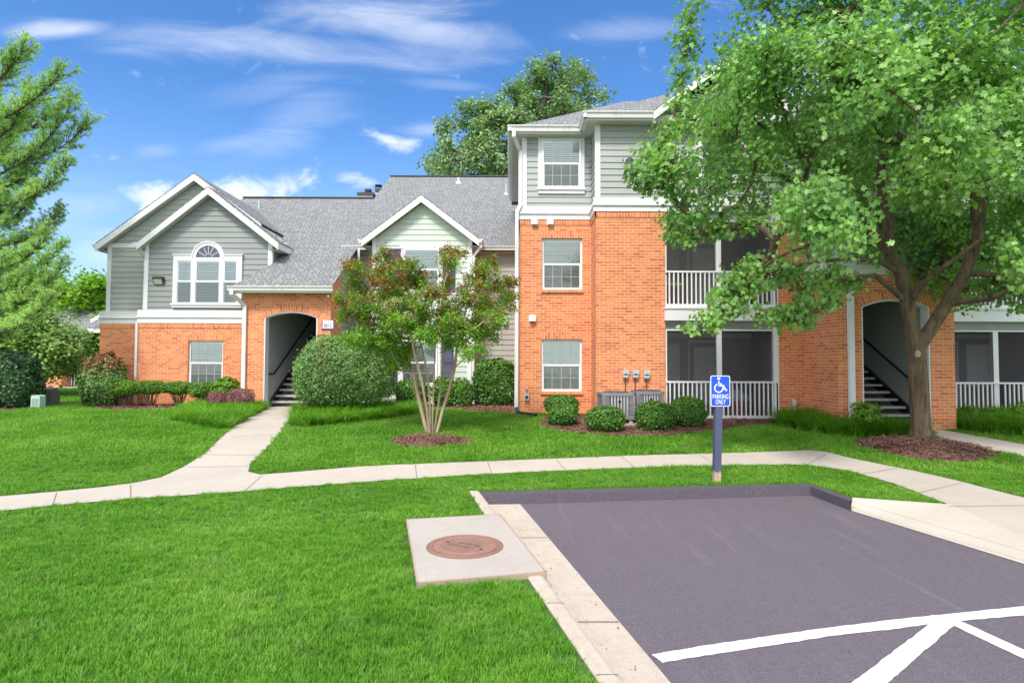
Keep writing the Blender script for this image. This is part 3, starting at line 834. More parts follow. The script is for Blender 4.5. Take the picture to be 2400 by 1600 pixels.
# ---- brick walls
gwx0, gwx1 = at(440, 850, YL1).x, at(522, 850, YL1).x; gwz1 = at(480, 798.3, YL1).z; gwz0 = gwz1-1.42
mb = MB()
brickwall(mb, YL1, xl1b, xa0+.02, ZG, zb1b+.03, [(gwx0, gwx1, gwz0, gwz1)])
brickwall(mb, YL0-.08, xl0b, xl1b+.05, ZG, zb0b+.03)
brickwall(mb, xl0b, YL0-.08, 30, ZG, zb0b+.03, kind='L'); brickwall(mb, xl1b, YL1, YL0, ZG, zb1b+.03, kind='L')
mb.build('brick_wall', M['brick'], b1)
mb = MB()
for (a, b, Y, zt) in ((xl1b-.012, xa0-.02, YL1, zb1b), (xl0b-.012, xl1b-.01, YL0-.08, zb0b)):
    mb.slab([(a, Y-.016, zt-.15), (b, Y-.016, zt-.15), (b, Y-.016, zt), (a, Y-.016, zt)][::-1], (0, .03, 0))
mb.slab([(gwx0-.03, YL1-.004, gwz1), (gwx1+.03, YL1-.004, gwz1), (gwx1+.03, YL1-.004, gwz1+.2), (gwx0-.03, YL1-.004, gwz1+.2)][::-1], (0, .06, 0))
mb.build('soldier_course', M['soldier'], b1)
# arch block front
AX0, AX1 = at(619, 800, YA).x, at(743, 800, YA).x; ACX = (AX0+AX1)/2; ZS = 3.16; ZCR = 3.33
def arch_z(x, cx, hw, zs, zc):
    hgt = zc-zs; Rr = (hw*hw+hgt*hgt)/(2*hgt); return zc-Rr+math.sqrt(max(0, Rr*Rr-(x-cx)**2))
def arch_wall(mb, Y, x0, x1, ax0, ax1, zs, zc, ztop, depth=.22):
    cx = (ax0+ax1)/2; hw = (ax1-ax0)/2; n = 24
    for a, b in ((x0, ax0), (ax1, x1)): mb.face([(a, Y, ZG), (b, Y, ZG), (b, Y, ztop), (a, Y, ztop)])
    for i in range(n):
        a = ax0+(ax1-ax0)*i/n; b = ax0+(ax1-ax0)*(i+1)/n
        za = arch_z(a, cx, hw, zs, zc); zb = arch_z(b, cx, hw, zs, zc)
        mb.face([(a, Y, za), (b, Y, zb), (b, Y, ztop), (a, Y, ztop)])
        mb.face([(a, Y+depth, za), (b, Y+depth, zb), (b, Y, zb), (a, Y, za)])
def arch_ring(mb, Y, ax0, ax1, zs, zc, th=.21):
    cx = (ax0+ax1)/2; hw = (ax1-ax0)/2; hgt = zc-zs; Rr = (hw*hw+hgt*hgt)/(2*hgt); cz_ = zc-Rr
    a0 = math.asin((hw+.02)/Rr); n = 26; u = 0
    for i in range(n):
        t0 = -a0+2*a0*i/n; t1 = -a0+2*a0*(i+1)/n
        P0 = lambda t, r: (cx+math.sin(t)*r, cz_+math.cos(t)*r)
        a = P0(t0, Rr); b = P0(t1, Rr); c = P0(t1, Rr+th); d = P0(t0, Rr+th)
        l = Rr*(t1-t0); u0 = i*l; u1 = u0+l; y = Y-.012
        mb.face([(a[0], y, a[1]), (b[0], y, b[1]), (c[0], y, c[1]), (d[0], y, d[1])], uv=[(u0, 0.0), (u1, 0.0), (u1, .205), (u0, .205)])
        mb.face([(d[0], y, d[1]), (c[0], y, c[1]), (c[0], Y+.01, c[1]), (d[0], Y+.01, d[1])], uv=[(u0, 0.0), (u1, 0.0), (u1, .02), (u0, .02)])
        mb.face([(a[0], Y+.01, a[1]), (b[0], Y+.01, b[1]), (b[0], y, b[1]), (a[0], y, a[1])], uv=[(u0, 0.0), (u1, 0.0), (u1, .02), (u0, .02)])
mb = MB(); arch_wall(mb, YA, xa0, xa1, AX0, AX1, ZS, ZCR, ZE-.05)
mb.face([(xa1, YA, ZG), (xa1, YA+.9, ZG), (xa1, YA+.9, cz(YA+.9)-.1), (xa1, YA, cz(YA)-.1)])
brickwall(mb, xa0, YA, YL1+.02, ZG, ZE-.05, kind='L')
mb.build('arch_brick_wall', M['brick'], b1)
mb = MB(); arch_ring(mb, YA, AX0, AX1, ZS, ZCR); mb.build('brick_arch', M['soldier'], b1)
# arch lining (white boards)
mb = MB()
mb.box(AX0, AX0+.03, YA+.005, YA+.27, ZG, ZS-.003); mb.box(AX1-.03, AX1, YA+.005, YA+.27, ZG, ZS-.003)
n = 20; hw = (AX1-AX0)/2
for i in range(n):
    a = AX0+(AX1-AX0)*i/n; b = AX0+(AX1-AX0)*(i+1)/n
    za = arch_z(a, ACX, hw, ZS, ZCR); zb = arch_z(b, ACX, hw, ZS, ZCR)
    mb.face([(a, YA+.27, za-.028), (b, YA+.27, zb-.028), (b, YA+.004, zb-.028), (a, YA+.004, za-.028)])
    mb.face([(a, YA+.004, za-.028), (b, YA+.004, zb-.028), (b, YA+.004, zb-.001), (a, YA+.004, za-.001)])
mb.build('arch_lining', M['white'], b1)
def stairwell(parent, wx, s, Y0, ax0, ax1, zc, top):
    """wx: X of the wall with the handrail, s=+1 that wall faces +X"""
    ox = ax1+.12 if s > 0 else ax0-.12
    mb = MB()
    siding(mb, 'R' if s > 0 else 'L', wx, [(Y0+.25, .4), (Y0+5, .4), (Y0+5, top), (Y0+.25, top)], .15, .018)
    mb.build('stairwell_siding', M['sage3'], parent)  # lighter sage here lifts the shaded stairwell by colour
    mb = MB()
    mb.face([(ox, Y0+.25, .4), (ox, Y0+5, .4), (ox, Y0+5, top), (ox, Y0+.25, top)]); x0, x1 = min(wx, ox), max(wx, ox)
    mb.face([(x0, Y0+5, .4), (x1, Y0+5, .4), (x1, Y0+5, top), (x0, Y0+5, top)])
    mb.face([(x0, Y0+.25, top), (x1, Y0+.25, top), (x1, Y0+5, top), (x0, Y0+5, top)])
    mb.build('stairwell_wall', M['sage3'], parent)  # same lighter colour, offsetting the shade inside
    mb = MB(); mb.box(x0, x1, Y0+.01, Y0+5, .30, .465); mb.build('landing', M['tread'], parent)
    # stair
    y = Y0+.55; rz = .17; ry = .30; z = .46; xw = wx+s*.03; xo = wx+s*1.28
    st = MB(); n = 13
    for xx in (xw, xo):
        a = Vector((xx, y-.06, z-.05)); b = a+Vector((0, ry*n, rz*n))
        st.slab([a, a+Vector((0, 0, .26)), b+Vector((0, 0, .26)), b+Vector((0, 0, -.08)), a+Vector((0, .12, 0))], (s*.035, 0, 0))
    stair = st.build('staircase', M['black'], parent)
    for i in range(n):
        zt = z+rz*(i+1); yy = y+ry*i; t = MB()
        t.box(min(xw, xo)+.036, max(xw, xo)-.001, yy-.03, yy+ry-.04, zt-.055, zt)
        t.build('tread', M['tread'], stair, bevel=.006)
    # handrail
    h0 = Vector((wx+s*.07, Y0+.32, z+1.0)); 
    hr = MB(); hr.tube([h0, h0+Vector((0, .30, 0)), h0+Vector((0, .36, .02)), h0+Vector((0, .36+ry*n, rz*n+.05))], .026, 8)
    for k_ in range(4):
        q = h0+Vector((0, .5+k_*1.1, .1+k_*1.1*rz/ry)); hr.tube([q, q+Vector((-s*.07, 0, -.05))], .01, 6)
    hr.build('handrail', M['black'], parent)
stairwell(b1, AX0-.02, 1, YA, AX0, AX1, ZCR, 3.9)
# ---- siding walls
mb = MB()
lz = at(480, 726.4, YL1).z
pk1 = at(487.4, 438, 18.4); l1e = at(320, 568, 18.4); r1e = at(652, 568, 18.4)
sl = (pk1.z-r1e.z)/(r1e.x-pk1.x)
gz1 = lambda x, pk=pk1, s_=sl: pk.z-abs(x-pk.x)*s_-.20
siding(mb, 'F', YL1, [(xl1, lz-.02), (xr1, lz-.02), (xr1, gz1(xr1)), (pk1.x, gz1(pk1.x)), (xl1, gz1(xl1))], .173)
siding(mb, 'R', xr1, [(YL1, 4.0), (YL1+2.2, 4.0), (YL1+2.2, gz1(xr1)+.1), (YL1, gz1(xr1)+.1)], .173)
siding(mb, 'L', xl1, [(YL1, lz), (YL0, lz), (YL0, gz1(xl1)+.1), (YL1, gz1(xl1)+.1)], .173)
mb.build('siding_wall', M['sage'], b1)
pk0 = at(454.3, 406.5, 19.0); l0e = at(223, 572, 19.0); sl0 = (pk0.z-l0e.z)/(pk0.x-l0e.x); r0x = pk0.x+(pk0.x-l0e.x)
gz0 = lambda x: pk0.z-abs(x-pk0.x)*sl0-.20
zf0 = at(290, 581, YL0).z; zf0t = at(290, 572, YL0).z
mb = MB()
siding(mb, 'F', YL0, [(xl0, zb0t-.02), (-8.6, zb0t-.02), (-8.6, zf0), (xl0, zf0)], .173)
siding(mb, 'L', xl0, [(YL0, zb0t-.02), (30, zb0t-.02), (30, zf0), (YL0, zf0)], .173)
siding(mb, 'F', YL0, [(xl0-.0, zf0t), (-7.4, zf0t), (-7.4, gz0(-7.4)), (pk0.x, gz0(pk0.x)), (xl0, gz0(xl0)+.0)] if gz0(xl0) > zf0t else
       [(xl0, zf0t), (-7.4, zf0t), (-7.4, max(zf0t+.01, gz0(-7.4))), (pk0.x, gz0(pk0.x)), (xl0+(zf0t-gz0(xl0))/sl0, zf0t+.001)], .173)
mb.build('siding_wall', M['sage_light'], b1)
# centre bay (mint) and recessed beige wall
gx0, gx1 = at(873.5, 620, YG).x, at(1104, 620, YG).x
pkg = at(987, 456.7, 18.9); lge = at(846.7, 561, 18.9); rge = at(1122.9, 559.8, 18.9); slg = (pkg.z-rge.z)/(rge.x-pkg.x)
gzg = lambda x: pkg.z-abs(x-pkg.x)*slg-.20
mb = MB()
siding(mb, 'F', YG, [(gx0, ZG), (gx1, ZG), (gx1, gzg(gx1)), (pkg.x, gzg(pkg.x)), (gx0, gzg(gx0))], .180)
mb.build('siding_wall', M['mint'], b1)
mb = MB()
siding(mb, 'R', gx1, [(YG, ZG), (YBG, ZG), (YBG, 5.8), (YG, 5.8)], .180)
siding(mb, 'F', YBG, [(gx1, ZG), (.30, ZG), (.30, 5.75), (gx1, 5.75)], .182)
siding(mb, 'F', YBG, [(xa1, ZG), (gx0, ZG), (gx0, 5.75), (xa1, 5.75)], .182)
siding(mb, 'L', gx0, [(YG, ZG), (YBG, ZG), (YBG, 5.8), (YG, 5.8)], .180)
siding(mb, 'R', xa1-.03, [(YA+.9, ZG), (YBG, ZG), (YBG, cz(YBG)-.08), (YA+.9, cz(YA+.9)-.08)], .180)
mb.build('siding_wall', M['beige'], b1)
# ---- roofs
RT = .045
def roof(name, polys, parent, mat='shingle'):
    mb = MB()
    for p in polys: mb.slab([Vector(q) for q in p], (0, 0, -RT))
    return mb.build(name, M[mat], parent)
yr1, yr2 = 25.05, 28.3
RR = -5.96
main = [(-8.28, YE), (-5.30, YE), (-5.30, 20.0), (.24, 20.0), (.24, yr2), (RR, yr2), (RR, yr1), (-11.6, yr1), (-11.6, 20.2), (xr1-.02, 20.2), (xr1+.02, YL1)]
main3 = [(x, y, cz(y)) for x, y in main]
polys = [main3]
polys.append([(-8.28, YE, ZE), (xr1+.02, YL1, cz(YL1)), (-8.28, YL1, ZE-.02)])
polys.append([(-11.6, yr1, cz(yr1)), (RR, yr1, cz(yr1)), (RR, yr1+6, cz(yr1)-6*T), (-11.6, yr1+6, cz(yr1)-6*T)])
polys.append([(RR, yr2, cz(yr2)), (.24, yr2, cz(yr2)), (.24, yr2+6, cz(yr2)-6*T), (RR, yr2+6, cz(yr2)-6*T)])
mb = MB()
for p in polys:
    p = [Vector(q) for q in p]
    n = (p[1]-p[0]).cross(p[2]-p[0])
    if n.z < 0: p = p[::-1]
    mb.slab(p, (0, 0, -RT))
mroof = mb.build('roof', M['shingle'], b1)
def gable_roof(pk, le, re, y1f, s):
    P3 = []
    yp = YE+(pk.z-ZE)/T+.25; ye = YE+(le.z-ZE)/T+.15
    y0 = pk.y
    ok = Vector((0, 0, .03))
    P3.append([Vector((le.x, y0, le.z)), Vector((pk.x, y0, pk.z)), Vector((pk.x, yp, pk.z)), Vector((le.x, y1f or ye, le.z))])
    P3.append([Vector((pk.x, y0, pk.z)), Vector((re.x, y0, re.z)), Vector((re.x, y1f or ye, re.z)), Vector((pk.x, yp, pk.z))])
    mb = MB()
    for p in P3:
        if (p[1]-p[0]).cross(p[2]-p[0]).z < 0: p = p[::-1]
        mb.slab([q+ok for q in p], (0, 0, -RT))
    return mb
mb = gable_roof(pk1, Vector((l1e.x, 18.4, l1e.z)), Vector((r1e.x, 18.4, r1e.z)), None, sl); mb.build('gable_roof', M['shingle'], b1)
r0e = Vector((r0x, 19.0, l0e.z))
mb = gable_roof(pk0, l0e, Vector((-8.2, 19.0, pk0.z-(-8.2-pk0.x)*sl0)), 24, sl0); mb.build('gable_roof', M['shingle'], b1)
mb = gable_roof(pkg, lge, rge, None, slg); mb.build('gable_roof', M['shingle'], b1)
# ridge caps
mb = MB()
mb.beam((-11.6, yr1, cz(yr1)+.015), (RR, yr1, cz(yr1)+.015), .22, .04); mb.beam((RR, yr2, cz(yr2)+.015), (.2, yr2, cz(yr2)+.015), .22, .04)
M['ridge'] = paint('ridge_cap', (.10, .10, .105), .95, .15, .4)
mb.build('ridge_cap', M['ridge'], b1)
# ---- white rakes, corner boards, friezes
mb = MB()
for pk, le, re in ((pk1, l1e, r1e), (pk0, l0e, Vector((-8.2, 19.0, pk0.z-(-8.2-pk0.x)*sl0))), (pkg, lge, rge)):
    d = Vector((0, 0, -RT+.03)); rake(mb, pk+d+Vector((0, .03, 0)), le+d+Vector((0, .03, 0)), re+d+Vector((0, .03, 0)), .215)
mb.build('rake_board', M['white'], b1)
mb = MB()      # soffits behind the rakes
for pk, le, re, yb in ((pk1, l1e, r1e, YL1), (pk0, l0e, Vector((-8.2, 19.0, pk0.z-(-8.2-pk0.x)*sl0)), YL0), (pkg, lge, rge, YG)):
    for e in (le, re):
        a = Vector((pk.x, pk.y+.03, pk.z-.17)); b = Vector((e.x, e.y+.03, e.z-.17))
        mb.face([a, b, b+Vector((0, yb-e.y, 0)), a+Vector((0, yb-e.y, 0))])
# eave return soffits
mb.face([(l1e.x, 18.43, l1e.z-.21), (xl1, 18.43, l1e.z-.21), (xl1, 19.3, l1e.z-.21), (l1e.x, 19.3, l1e.z-.21)])
mb.face([(xr1, 18.43, r1e.z-.21), (r1e.x, 18.43, r1e.z-.21), (r1e.x, 20.2, r1e.z-.21), (xr1, 20.2, r1e.z-.21)])
mb.face([(l0e.x, 19.03, l0e.z-.21), (xl0, 19.03, l0e.z-.21), (xl0, 30, l0e.z-.21), (l0e.x, 30, l0e.z-.21)])
mb.face([(gx1, 18.93, rge.z-.21), (rge.x, 18.93, rge.z-.21), (rge.x, 20.2, rge.z-.21), (gx1, 20.2, rge.z-.21)])
mb.face([(lge.x, 18.93, lge.z-.21), (gx0, 18.93, lge.z-.21), (gx0, 20.2, lge.z-.21), (lge.x, 20.2, lge.z-.21)])
mb.face([(-5.3, 19.9, 5.60), (gx0, 19.9, 5.60), (gx0, 20.3, 5.60), (-5.3, 20.3, 5.60)])
mb.face([(gx1, 19.95, 5.62), (.24, 19.95, 5.62), (.24, 20.3, 5.62), (gx1, 20.3, 5.62)])
mb.face([(-8.28, YE, ZE-.16), (-5.3, YE, ZE-.16), (-5.3, YA+.01, ZE-.16), (-8.28, YA+.01, ZE-.16)])
mb.build('soffit', M['soffit'], b1)
mb = MB(); cb = .105; o = .034
mb.box(xl1-.02, xl1+cb, YL1-o, YL1+.01, zb1t, gz1(xl1+.1)); mb.box(xr1-cb, xr1+.034, YL1-o, YL1+.01, zb1t-.3, gz1(xr1)+.02)
mb.box(xr1+.001, xr1+o, YL1+.01, YL1+.10, 4.2, gz1(xr1)+.02)
mb.box(xl0-.034, xl0+cb, YL0-o, YL0+.01, zb0t, zf0); mb.box(xl0-.034, -8.6, YL0-o-.004, YL0+.01, zf0, zf0t+.01)
mb.box(gx0-.02, gx0+cb, YG-o, YG+.01, ZG+.1, gzg(gx0+.1)); mb.box(gx1-cb, gx1+.034, YG-o, YG+.01, ZG+.1, gzg(gx1-.1))
mb.box(gx1+.002, gx1+.034, YG+.01, YG+.09, ZG+.1, 5.6)
mb.build('corner_board', M['white'], b1)
mb = MB()
band(mb, xl1b-.03, xa0-.01, YL1, zb1b, zb1t); band(mb, xl0b-.03, xl1b-.05, YL0-.06, zb0b, zb0t)
mb.build('water_table', M['white'], b1)
# fascia of side eaves
mb = MB()
mb.box(r1e.x-.03, r1e.x+.006, 18.44, 20.4, r1e.z-.2, r1e.z-.02)
mb.box(rge.x-.03, rge.x+.006, 18.94, 20.1, rge.z-.2, rge.z-.02); mb.box(l1e.x-.006, l1e.x+.03, 18.44, 19.2, l1e.z-.2, l1e.z-.02)
mb.box(-8.28, -5.3, YE-.0, YE+.03, ZE-.17, ZE-.04); mb.box(-5.3, rge.x, 19.97, 20.0, 5.6, 5.74) if False else None
mb.build('fascia', M['white'], b1)
mb = MB()
gutter_x(mb, -8.34, -5.25, YE-.001, ZE+.01, .13); 
gutter_x(mb, rge.x-.05, .2, 19.99, 5.80, .13); gutter_x(mb, -5.85, lge.x+.35, 19.99, 5.80, .13)
gutter_y(mb, l0e.x-.007, 19.0, 29, l0e.z+.0, s=-1); gutter_y(mb, l1e.x-.007, 18.40, 19.2, l1e.z+.0, s=-1); gutter_y(mb, rge.x+.007, 18.9, 20.0, rge.z, s=1)
gutter_y(mb, lge.x-.007, 18.9, 19.9, lge.z, s=-1)
mb.build('gutter', M['gutter'], b1)
zz = lambda px, py, Y: at(px, py, Y).z
downspout('downspout', b1, [(-8.2, YE-.06, ZE-.12), (-8.2, YE-.06, ZE-.22), (xa0+.09, YA-.05, ZE-.52), (xa0+.09, YA-.05, .45)], .11, .075)
downspout('downspout', b1, [(l1e.x+.02, 18.5, l1e.z-.1), (l1e.x+.02, 18.5, l1e.z-.2), (xl1-.06, YL1+.1, l1e.z-.45), (xl1-.06, YL1+.1, zb1t+.05)], .09, .07)
downspout('downspout', b1, [(xl1b-.03, YL1-.02, zb1b), (xl1b-.03, YL1-.02, .45)], .07, .06)
downspout('downspout', b1, [(rge.x+.05, 19.0, rge.z-.1), (rge.x+.05, 19.0, rge.z-.24), (gx1+.09, YG-.02, rge.z-.5), (gx1+.09, YG-.02, .5)], .085, .065)
downspout('downspout', b1, [(-5.25, 19.93, 5.68), (-5.25, 19.93, 5.3), (-5.2, 20.2, 5.1)], .08, .06)
# ---- windows
window(b1, gwx0, gwx1, gwz0, gwz1, YL1+.07, blind='slats')
mb = MB(); mb.slab([(gwx0-.02, YL1-.05, gwz0-.08), (gwx0-.02, YL1-.05, gwz0-.015), (gwx0-.02, YL1+.07, gwz0), (gwx0-.02, YL1+.07, gwz0-.08)], (gwx1-gwx0+.04, 0, 0))
mb.build('brick_sill', M['soldier'], b1)
# big three part window with arched top
yf = YL1-.085; A = lambda px: at(px, 650, YL1).x; B = lambda py: at(489, py, YL1).z
tri = MB()
x0, x1 = A(408.5), A(569); zt, zs_ = B(599), B(711)
tri.box(x0, A(418.5), yf, YL1, zs_, zt); tri.box(A(557.5), x1, yf, YL1, zs_, zt)
ac = A(489.2); Ro = A(527)-ac; Ri = A(517.4)-ac; za = B(604.4)
tri.box(A(418.5), ac-Ro+.04, yf, YL1, B(612.5), zt); tri.box(ac+Ro-.04, A(557.5), yf, YL1, B(612.5), zt)
tri.box(x0-.03, ac-Ro+.02, yf-.025, YL1, zt, zt+.035); tri.box(ac+Ro-.02, x1+.03, yf-.025, YL1, zt, zt+.035)
tri.box(ac-Ro+.04, ac+Ro-.04, yf+.004, YL1, B(612.5), za)
tri.box(A(451.5), A(461), yf+.002, YL1, zs_, B(612.5)); tri.box(A(517), A(526.5), yf+.002, YL1, zs_, B(612.5))
tri.box(x0-.03, x1+.03, yf-.045, YL1, zs_-.06, zs_); tri.box(x0-.01, x1+.01, yf-.01, YL1, zs_-.14, zs_-.06)
n = 26
for (ra, rb, ya) in ((Ri, Ro-.03, yf+.002), (Ro-.03, Ro+.005, yf-.022)):
    for i in range(n):
        a = math.pi*i/n; b = math.pi*(i+1)/n
        q = [(ac+math.cos(t)*r, ya, za+math.sin(t)*r) for t, r in ((a, ra), (a, rb), (b, rb), (b, ra))]
        tri.slab(q[::-1], (0, YL1-ya, 0))
wv = tri.build('window', M['white'], b1)
wv['label'] = 'wide white three part window with arched fan light'
# sashes
sa = MB(); gl = MB(); blm = MB(); dk = MB()
for (a, b, c) in ((418.5, 451.5, 2), (461, 517, 3), (526.5, 557.5, 2)):
    xa, xb = A(a), A(b); zmid = B(660.5)
    for (z0_, z1_) in ((zs_, zmid), (zmid, B(612.5))):
        sa.box(xa, xa+.03, yf+.02, YL1-.03, z0_, z1_); sa.box(xb-.03, xb, yf+.02, YL1-.03, z0_, z1_)
        sa.box(xa+.03, xb-.03, yf+.021, YL1-.03, z0_, z0_+.035); sa.box(xa+.03, xb-.03, yf+.021, YL1-.03, z1_-.035, z1_)
        for i in range(1, c): xx = xa+(xb-xa)*i/c; sa.box(xx-.008, xx+.008, yf+.032, yf+.038, z0_+.035, z1_-.035)
        if z0_ > zs_: z5 = (z0_+z1_)/2; sa.box(xa+.03, xb-.03, yf+.0325, yf+.0375, z5-.008, z5+.008)
    gl.face([(xa, yf+.028, zs_), (xb, yf+.028, zs_), (xb, yf+.028, B(612.5)), (xa, yf+.028, B(612.5))])
    z = B(612.5)-.05
    while z > zs_+.05:
        blm.face([(xa+.03, yf+.044, z-.021), (xb-.03, yf+.044, z-.021), (xb-.03, yf+.056, z+.021), (xa+.03, yf+.056, z+.021)]); z -= .05
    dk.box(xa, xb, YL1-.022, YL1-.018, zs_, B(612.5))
for i in range(n):
    a = math.pi*i/n; b = math.pi*(i+1)/n
    for m_, y_ in ((gl, yf+.03), (dk, yf+.055)):
        m_.face([(ac, y_, za), (ac+math.cos(b)*Ri, y_, za+math.sin(b)*Ri), (ac+math.cos(a)*Ri, y_, za+math.sin(a)*Ri)][::-1])
    r1, r2 = .10, .125
    sa.slab([(ac+math.cos(t)*r, yf+.034, za+math.sin(t)*r) for t, r in ((a, r1), (a, r2), (b, r2), (b, r1))][::-1], (0, .006, 0))
for t in (30, 65, 90, 115, 150):
    t = math.radians(t); d = Vector((math.cos(t), 0, math.sin(t)))
    if t in (): continue
    sa.beam(Vector((ac, yf+.036, za))+d*.12, Vector((ac, yf+.036, za))+d*Ri, .012, .016, up=(0, 1, 0))
sc_ = MB(); [sc_.face([(A(a), yf+.012, zs_), (A(b), yf+.012, zs_), (A(b), yf+.012, B(660.5)), (A(a), yf+.012, B(660.5))]) for a, b in ((418.5, 451.5), (461, 517), (526.5, 557.5))]; sc_.build('insect_screen', M['half_screen'], wv)
sa.build('sash', M['vinyl'], wv); gl.build('glass', M['glass'], wv); blm.build('blind', M['blind'], wv); dk.build('dark_interior', M['dark_room'], wv)
# bay windows in the mint wall
for (xa, xb, ya, h) in ((946.5, 1030, 583.5, 1.40), (942.5, 1027, 798.7, 1.42)):
    wx0, wx1 = at(xa, 700, YG).x, at(xb, 700, YG).x; z1 = at(988, ya, YG).z; z0_ = z1-h
    window(b1, wx0, wx1, z0_, z1, YG-.095, .075, blind='slats')
    mb = MB(); y = YG-.06
    mb.box(wx0-.10, wx0-.001, y, YG, z0_, z1); mb.box(wx1+.001, wx1+.10, y, YG, z0_, z1); mb.box(wx0-.14, wx1+.14, y-.02, YG, z1, z1+.13); mb.box(wx0-.12, wx1+.12, y-.03, YG, z0_-.09, z0_)
    mb.build('window_casing', M['white'], b1)
    for s in (-1, 1):
        cx_ = (wx0-.32) if s < 0 else (wx1+.32); mb = MB(); w_ = .19
        mb.box(cx_-w_, cx_-w_+.05, y, YG, z0_, z1); mb.box(cx_+w_-.05, cx_+w_, y, YG, z0_, z1)
        for zz_ in (z0_, (z0_+z1)/2-.03, z1-.06): mb.box(cx_-w_+.05, cx_+w_-.05, y+.002, YG, zz_, zz_+.06)
        z = z0_+.08
        while z < z1-.07:
            mb.face([(cx_-w_+.05, y+.008, z), (cx_+w_-.05, y+.008, z), (cx_+w_-.05, y+.03, z+.035), (cx_-w_+.05, y+.03, z+.035)]); z += .038
        mb.box(cx_-w_+.04, cx_+w_-.04, y+.032, YG, z0_+.01, z1-.01)
        mb.build('shutter', M['navy'], b1)
# flood light
fl = at(374, 658, YL1); mb = MB()
mb.box(fl.x-.15, fl.x+.17, YL1-.14, YL1-.02, fl.z+.06, fl.z+.12); mb.slab([(fl.x-.15, YL1-.02, fl.z+.06), (fl.x-.15, YL1-.15, fl.z+.06), (fl.x-.15, YL1-.05, fl.z-.13), (fl.x-.15, YL1-.02, fl.z-.13)], (.32, 0, 0))
lamp = mb.build('wall_light', M['bronze'], b1, bevel=.01)
mb = MB(); mb.slab([(fl.x-.12, YL1-.142, fl.z+.035), (fl.x-.12, YL1-.062, fl.z-.115), (fl.x+.14, YL1-.062, fl.z-.115), (fl.x+.14, YL1-.142, fl.z+.035)], (0, -.006, -.002))
M['lens'] = paint('lamp_lens', (.55, .58, .5), .2, .05, .02); mb.build('lens', M['lens'], lamp)
# dryer vents on the beige wall
for px in (1160, 1185):
    q = at(px, 755, YBG); mb = MB(); mb.slab([(q.x-.08, YBG-.02, q.z-.09), (q.x-.08, YBG-.13, q.z-.09), (q.x-.08, YBG-.10, q.z+.08), (q.x-.08, YBG-.02, q.z+.08)], (.16, 0, 0)); mb.build('wall_vent', M['meterbox'], b1, bevel=.008)
# roof vents
q = at(1075, 425, 27.5); zr = cz(27.5)
mb = MB(); mb.lathe((q.x, 27.4, cz(27.4)), [(.30, -.25), (.10, .02), (.05, .05), (.05, .22), (.001, .22)], 14); mb.build('roof_vent', M['white'], b1)
q = at(1186, 455, 25.8); mb = MB(); mb.lathe((q.x, 25.8, cz(25.8)), [(.28, -.2), (.06, .02), (.045, .04), (.045, .42), (.001, .42)], 14); mb.build('roof_vent', M['meterbox'], b1)
q = at(607, 497, 23.8); mb = MB(); mb.lathe((q.x, q.y, cz(23.8)), [(.045, -.1), (.045, .3), (.001, .3)], 10); mb.build('roof_vent', M['meterbox'], b1)
# chimney boxes behind the ridge
for (pxa, pxb, pya, Y_) in ((838, 876, 453.5, 27.2), (880, 930, 445, 28.0)):
    a = at(pxa, pya, Y_); b = at(pxb, pya, Y_); mb = MB()
    mb.box(a.x+.08, b.x-.08, Y_, Y_+.9, 6.5, a.z-.20); ch = mb.build('chimney', M['beige'], b1)
    mb = MB(); mb.box(a.x+.04, b.x-.04, Y_-.04, Y_+.94, a.z-.22, a.z-.1); mb.build('trim', M['white'], ch)
    mb = MB(); mb.box(a.x, b.x, Y_-.1, Y_+1, a.z-.1, a.z+.03)
    c_ = at((pxa+pxb)/2+(6 if pxa < 870 else -18), pya, Y_+.4); z = a.z+.03
    if pxa < 870: mb.lathe((c_.x, Y_+.4, z), [(.07, 0), (.07, .14), (.16, .14), (.16, .19), (.09, .19), (.09, .22), (.17, .22), (.15, .28), (.001, .29)], 16)
    else:
        mb.lathe((c_.x, Y_+.4, z), [(.1, 0), (.1, .08), (.001, .08)], 12); mb.lathe((c_.x, Y_+.4, z+.06), [(.17, 0), (.17, .03), (.15, .03), (.15, 0)], 14); mb.lathe((c_.x, Y_+.4, z+.26), [(.17, 0), (.18, .05), (.001, .07)], 14)
        for k_ in range(8):
            t = k_*math.pi/4; mb.tube([(c_.x+.15*math.cos(t), Y_+.4+.15*math.sin(t), z+.06), (c_.x+.15*math.cos(t), Y_+.4+.15*math.sin(t), z+.28)], .012, 5)
    mb.build('chimney_cap', M['bronze'], ch)
# address plaque
q0 = at(754, 773.5, YA); q1 = at(784, 750.6, YA)
sg = thing('address_sign', 'small white address plaque reading 8015 on the brick beside the arched stairway', 'sign', ((q0.x+q1.x)/2, YA-.02, (q0.z+q1.z)/2))
mb = MB(); mb.box(q0.x, q1.x, YA-.018, YA-.002, q0.z, q1.z-.02); M['purple'] = paint('purple_plate', (.24, .045, .17), .5, .05, .02)
mb.build('backplate', M['purple'], sg)
mb = MB(); mb.box(q0.x+.005, q1.x-.005, YA-.021, YA-.0185, q0.z+.0, q0.z+.03); mb.build('base_strip', M['navy'], sg)
mb = MB(); mb.box(q0.x+.035, q1.x-.03, YA-.026, YA-.019, q0.z+.05, q1.z); mb.build('face_plate', M['white'], sg)
rot = Matrix.Rotation(math.pi/2, 3, 'X')
M['ink'] = paint('dark_ink', (.03, .03, .04), .5, .05, .02)
text('number', '8015', .165, M['ink'], sg, ((q0.x+q1.x)/2, YA-.028, q0.z+.075), rot, .001, sx=.72)
mb = MB()
for i in range(6): xm_ = (q0.x+q1.x)/2-.05+i*.019; mb.box(xm_, xm_+.010, YA-.028, YA-.0262, q1.z-.048, q1.z-.030+.006*(i % 2))
mb.build('small_text', M['ac'], sg)

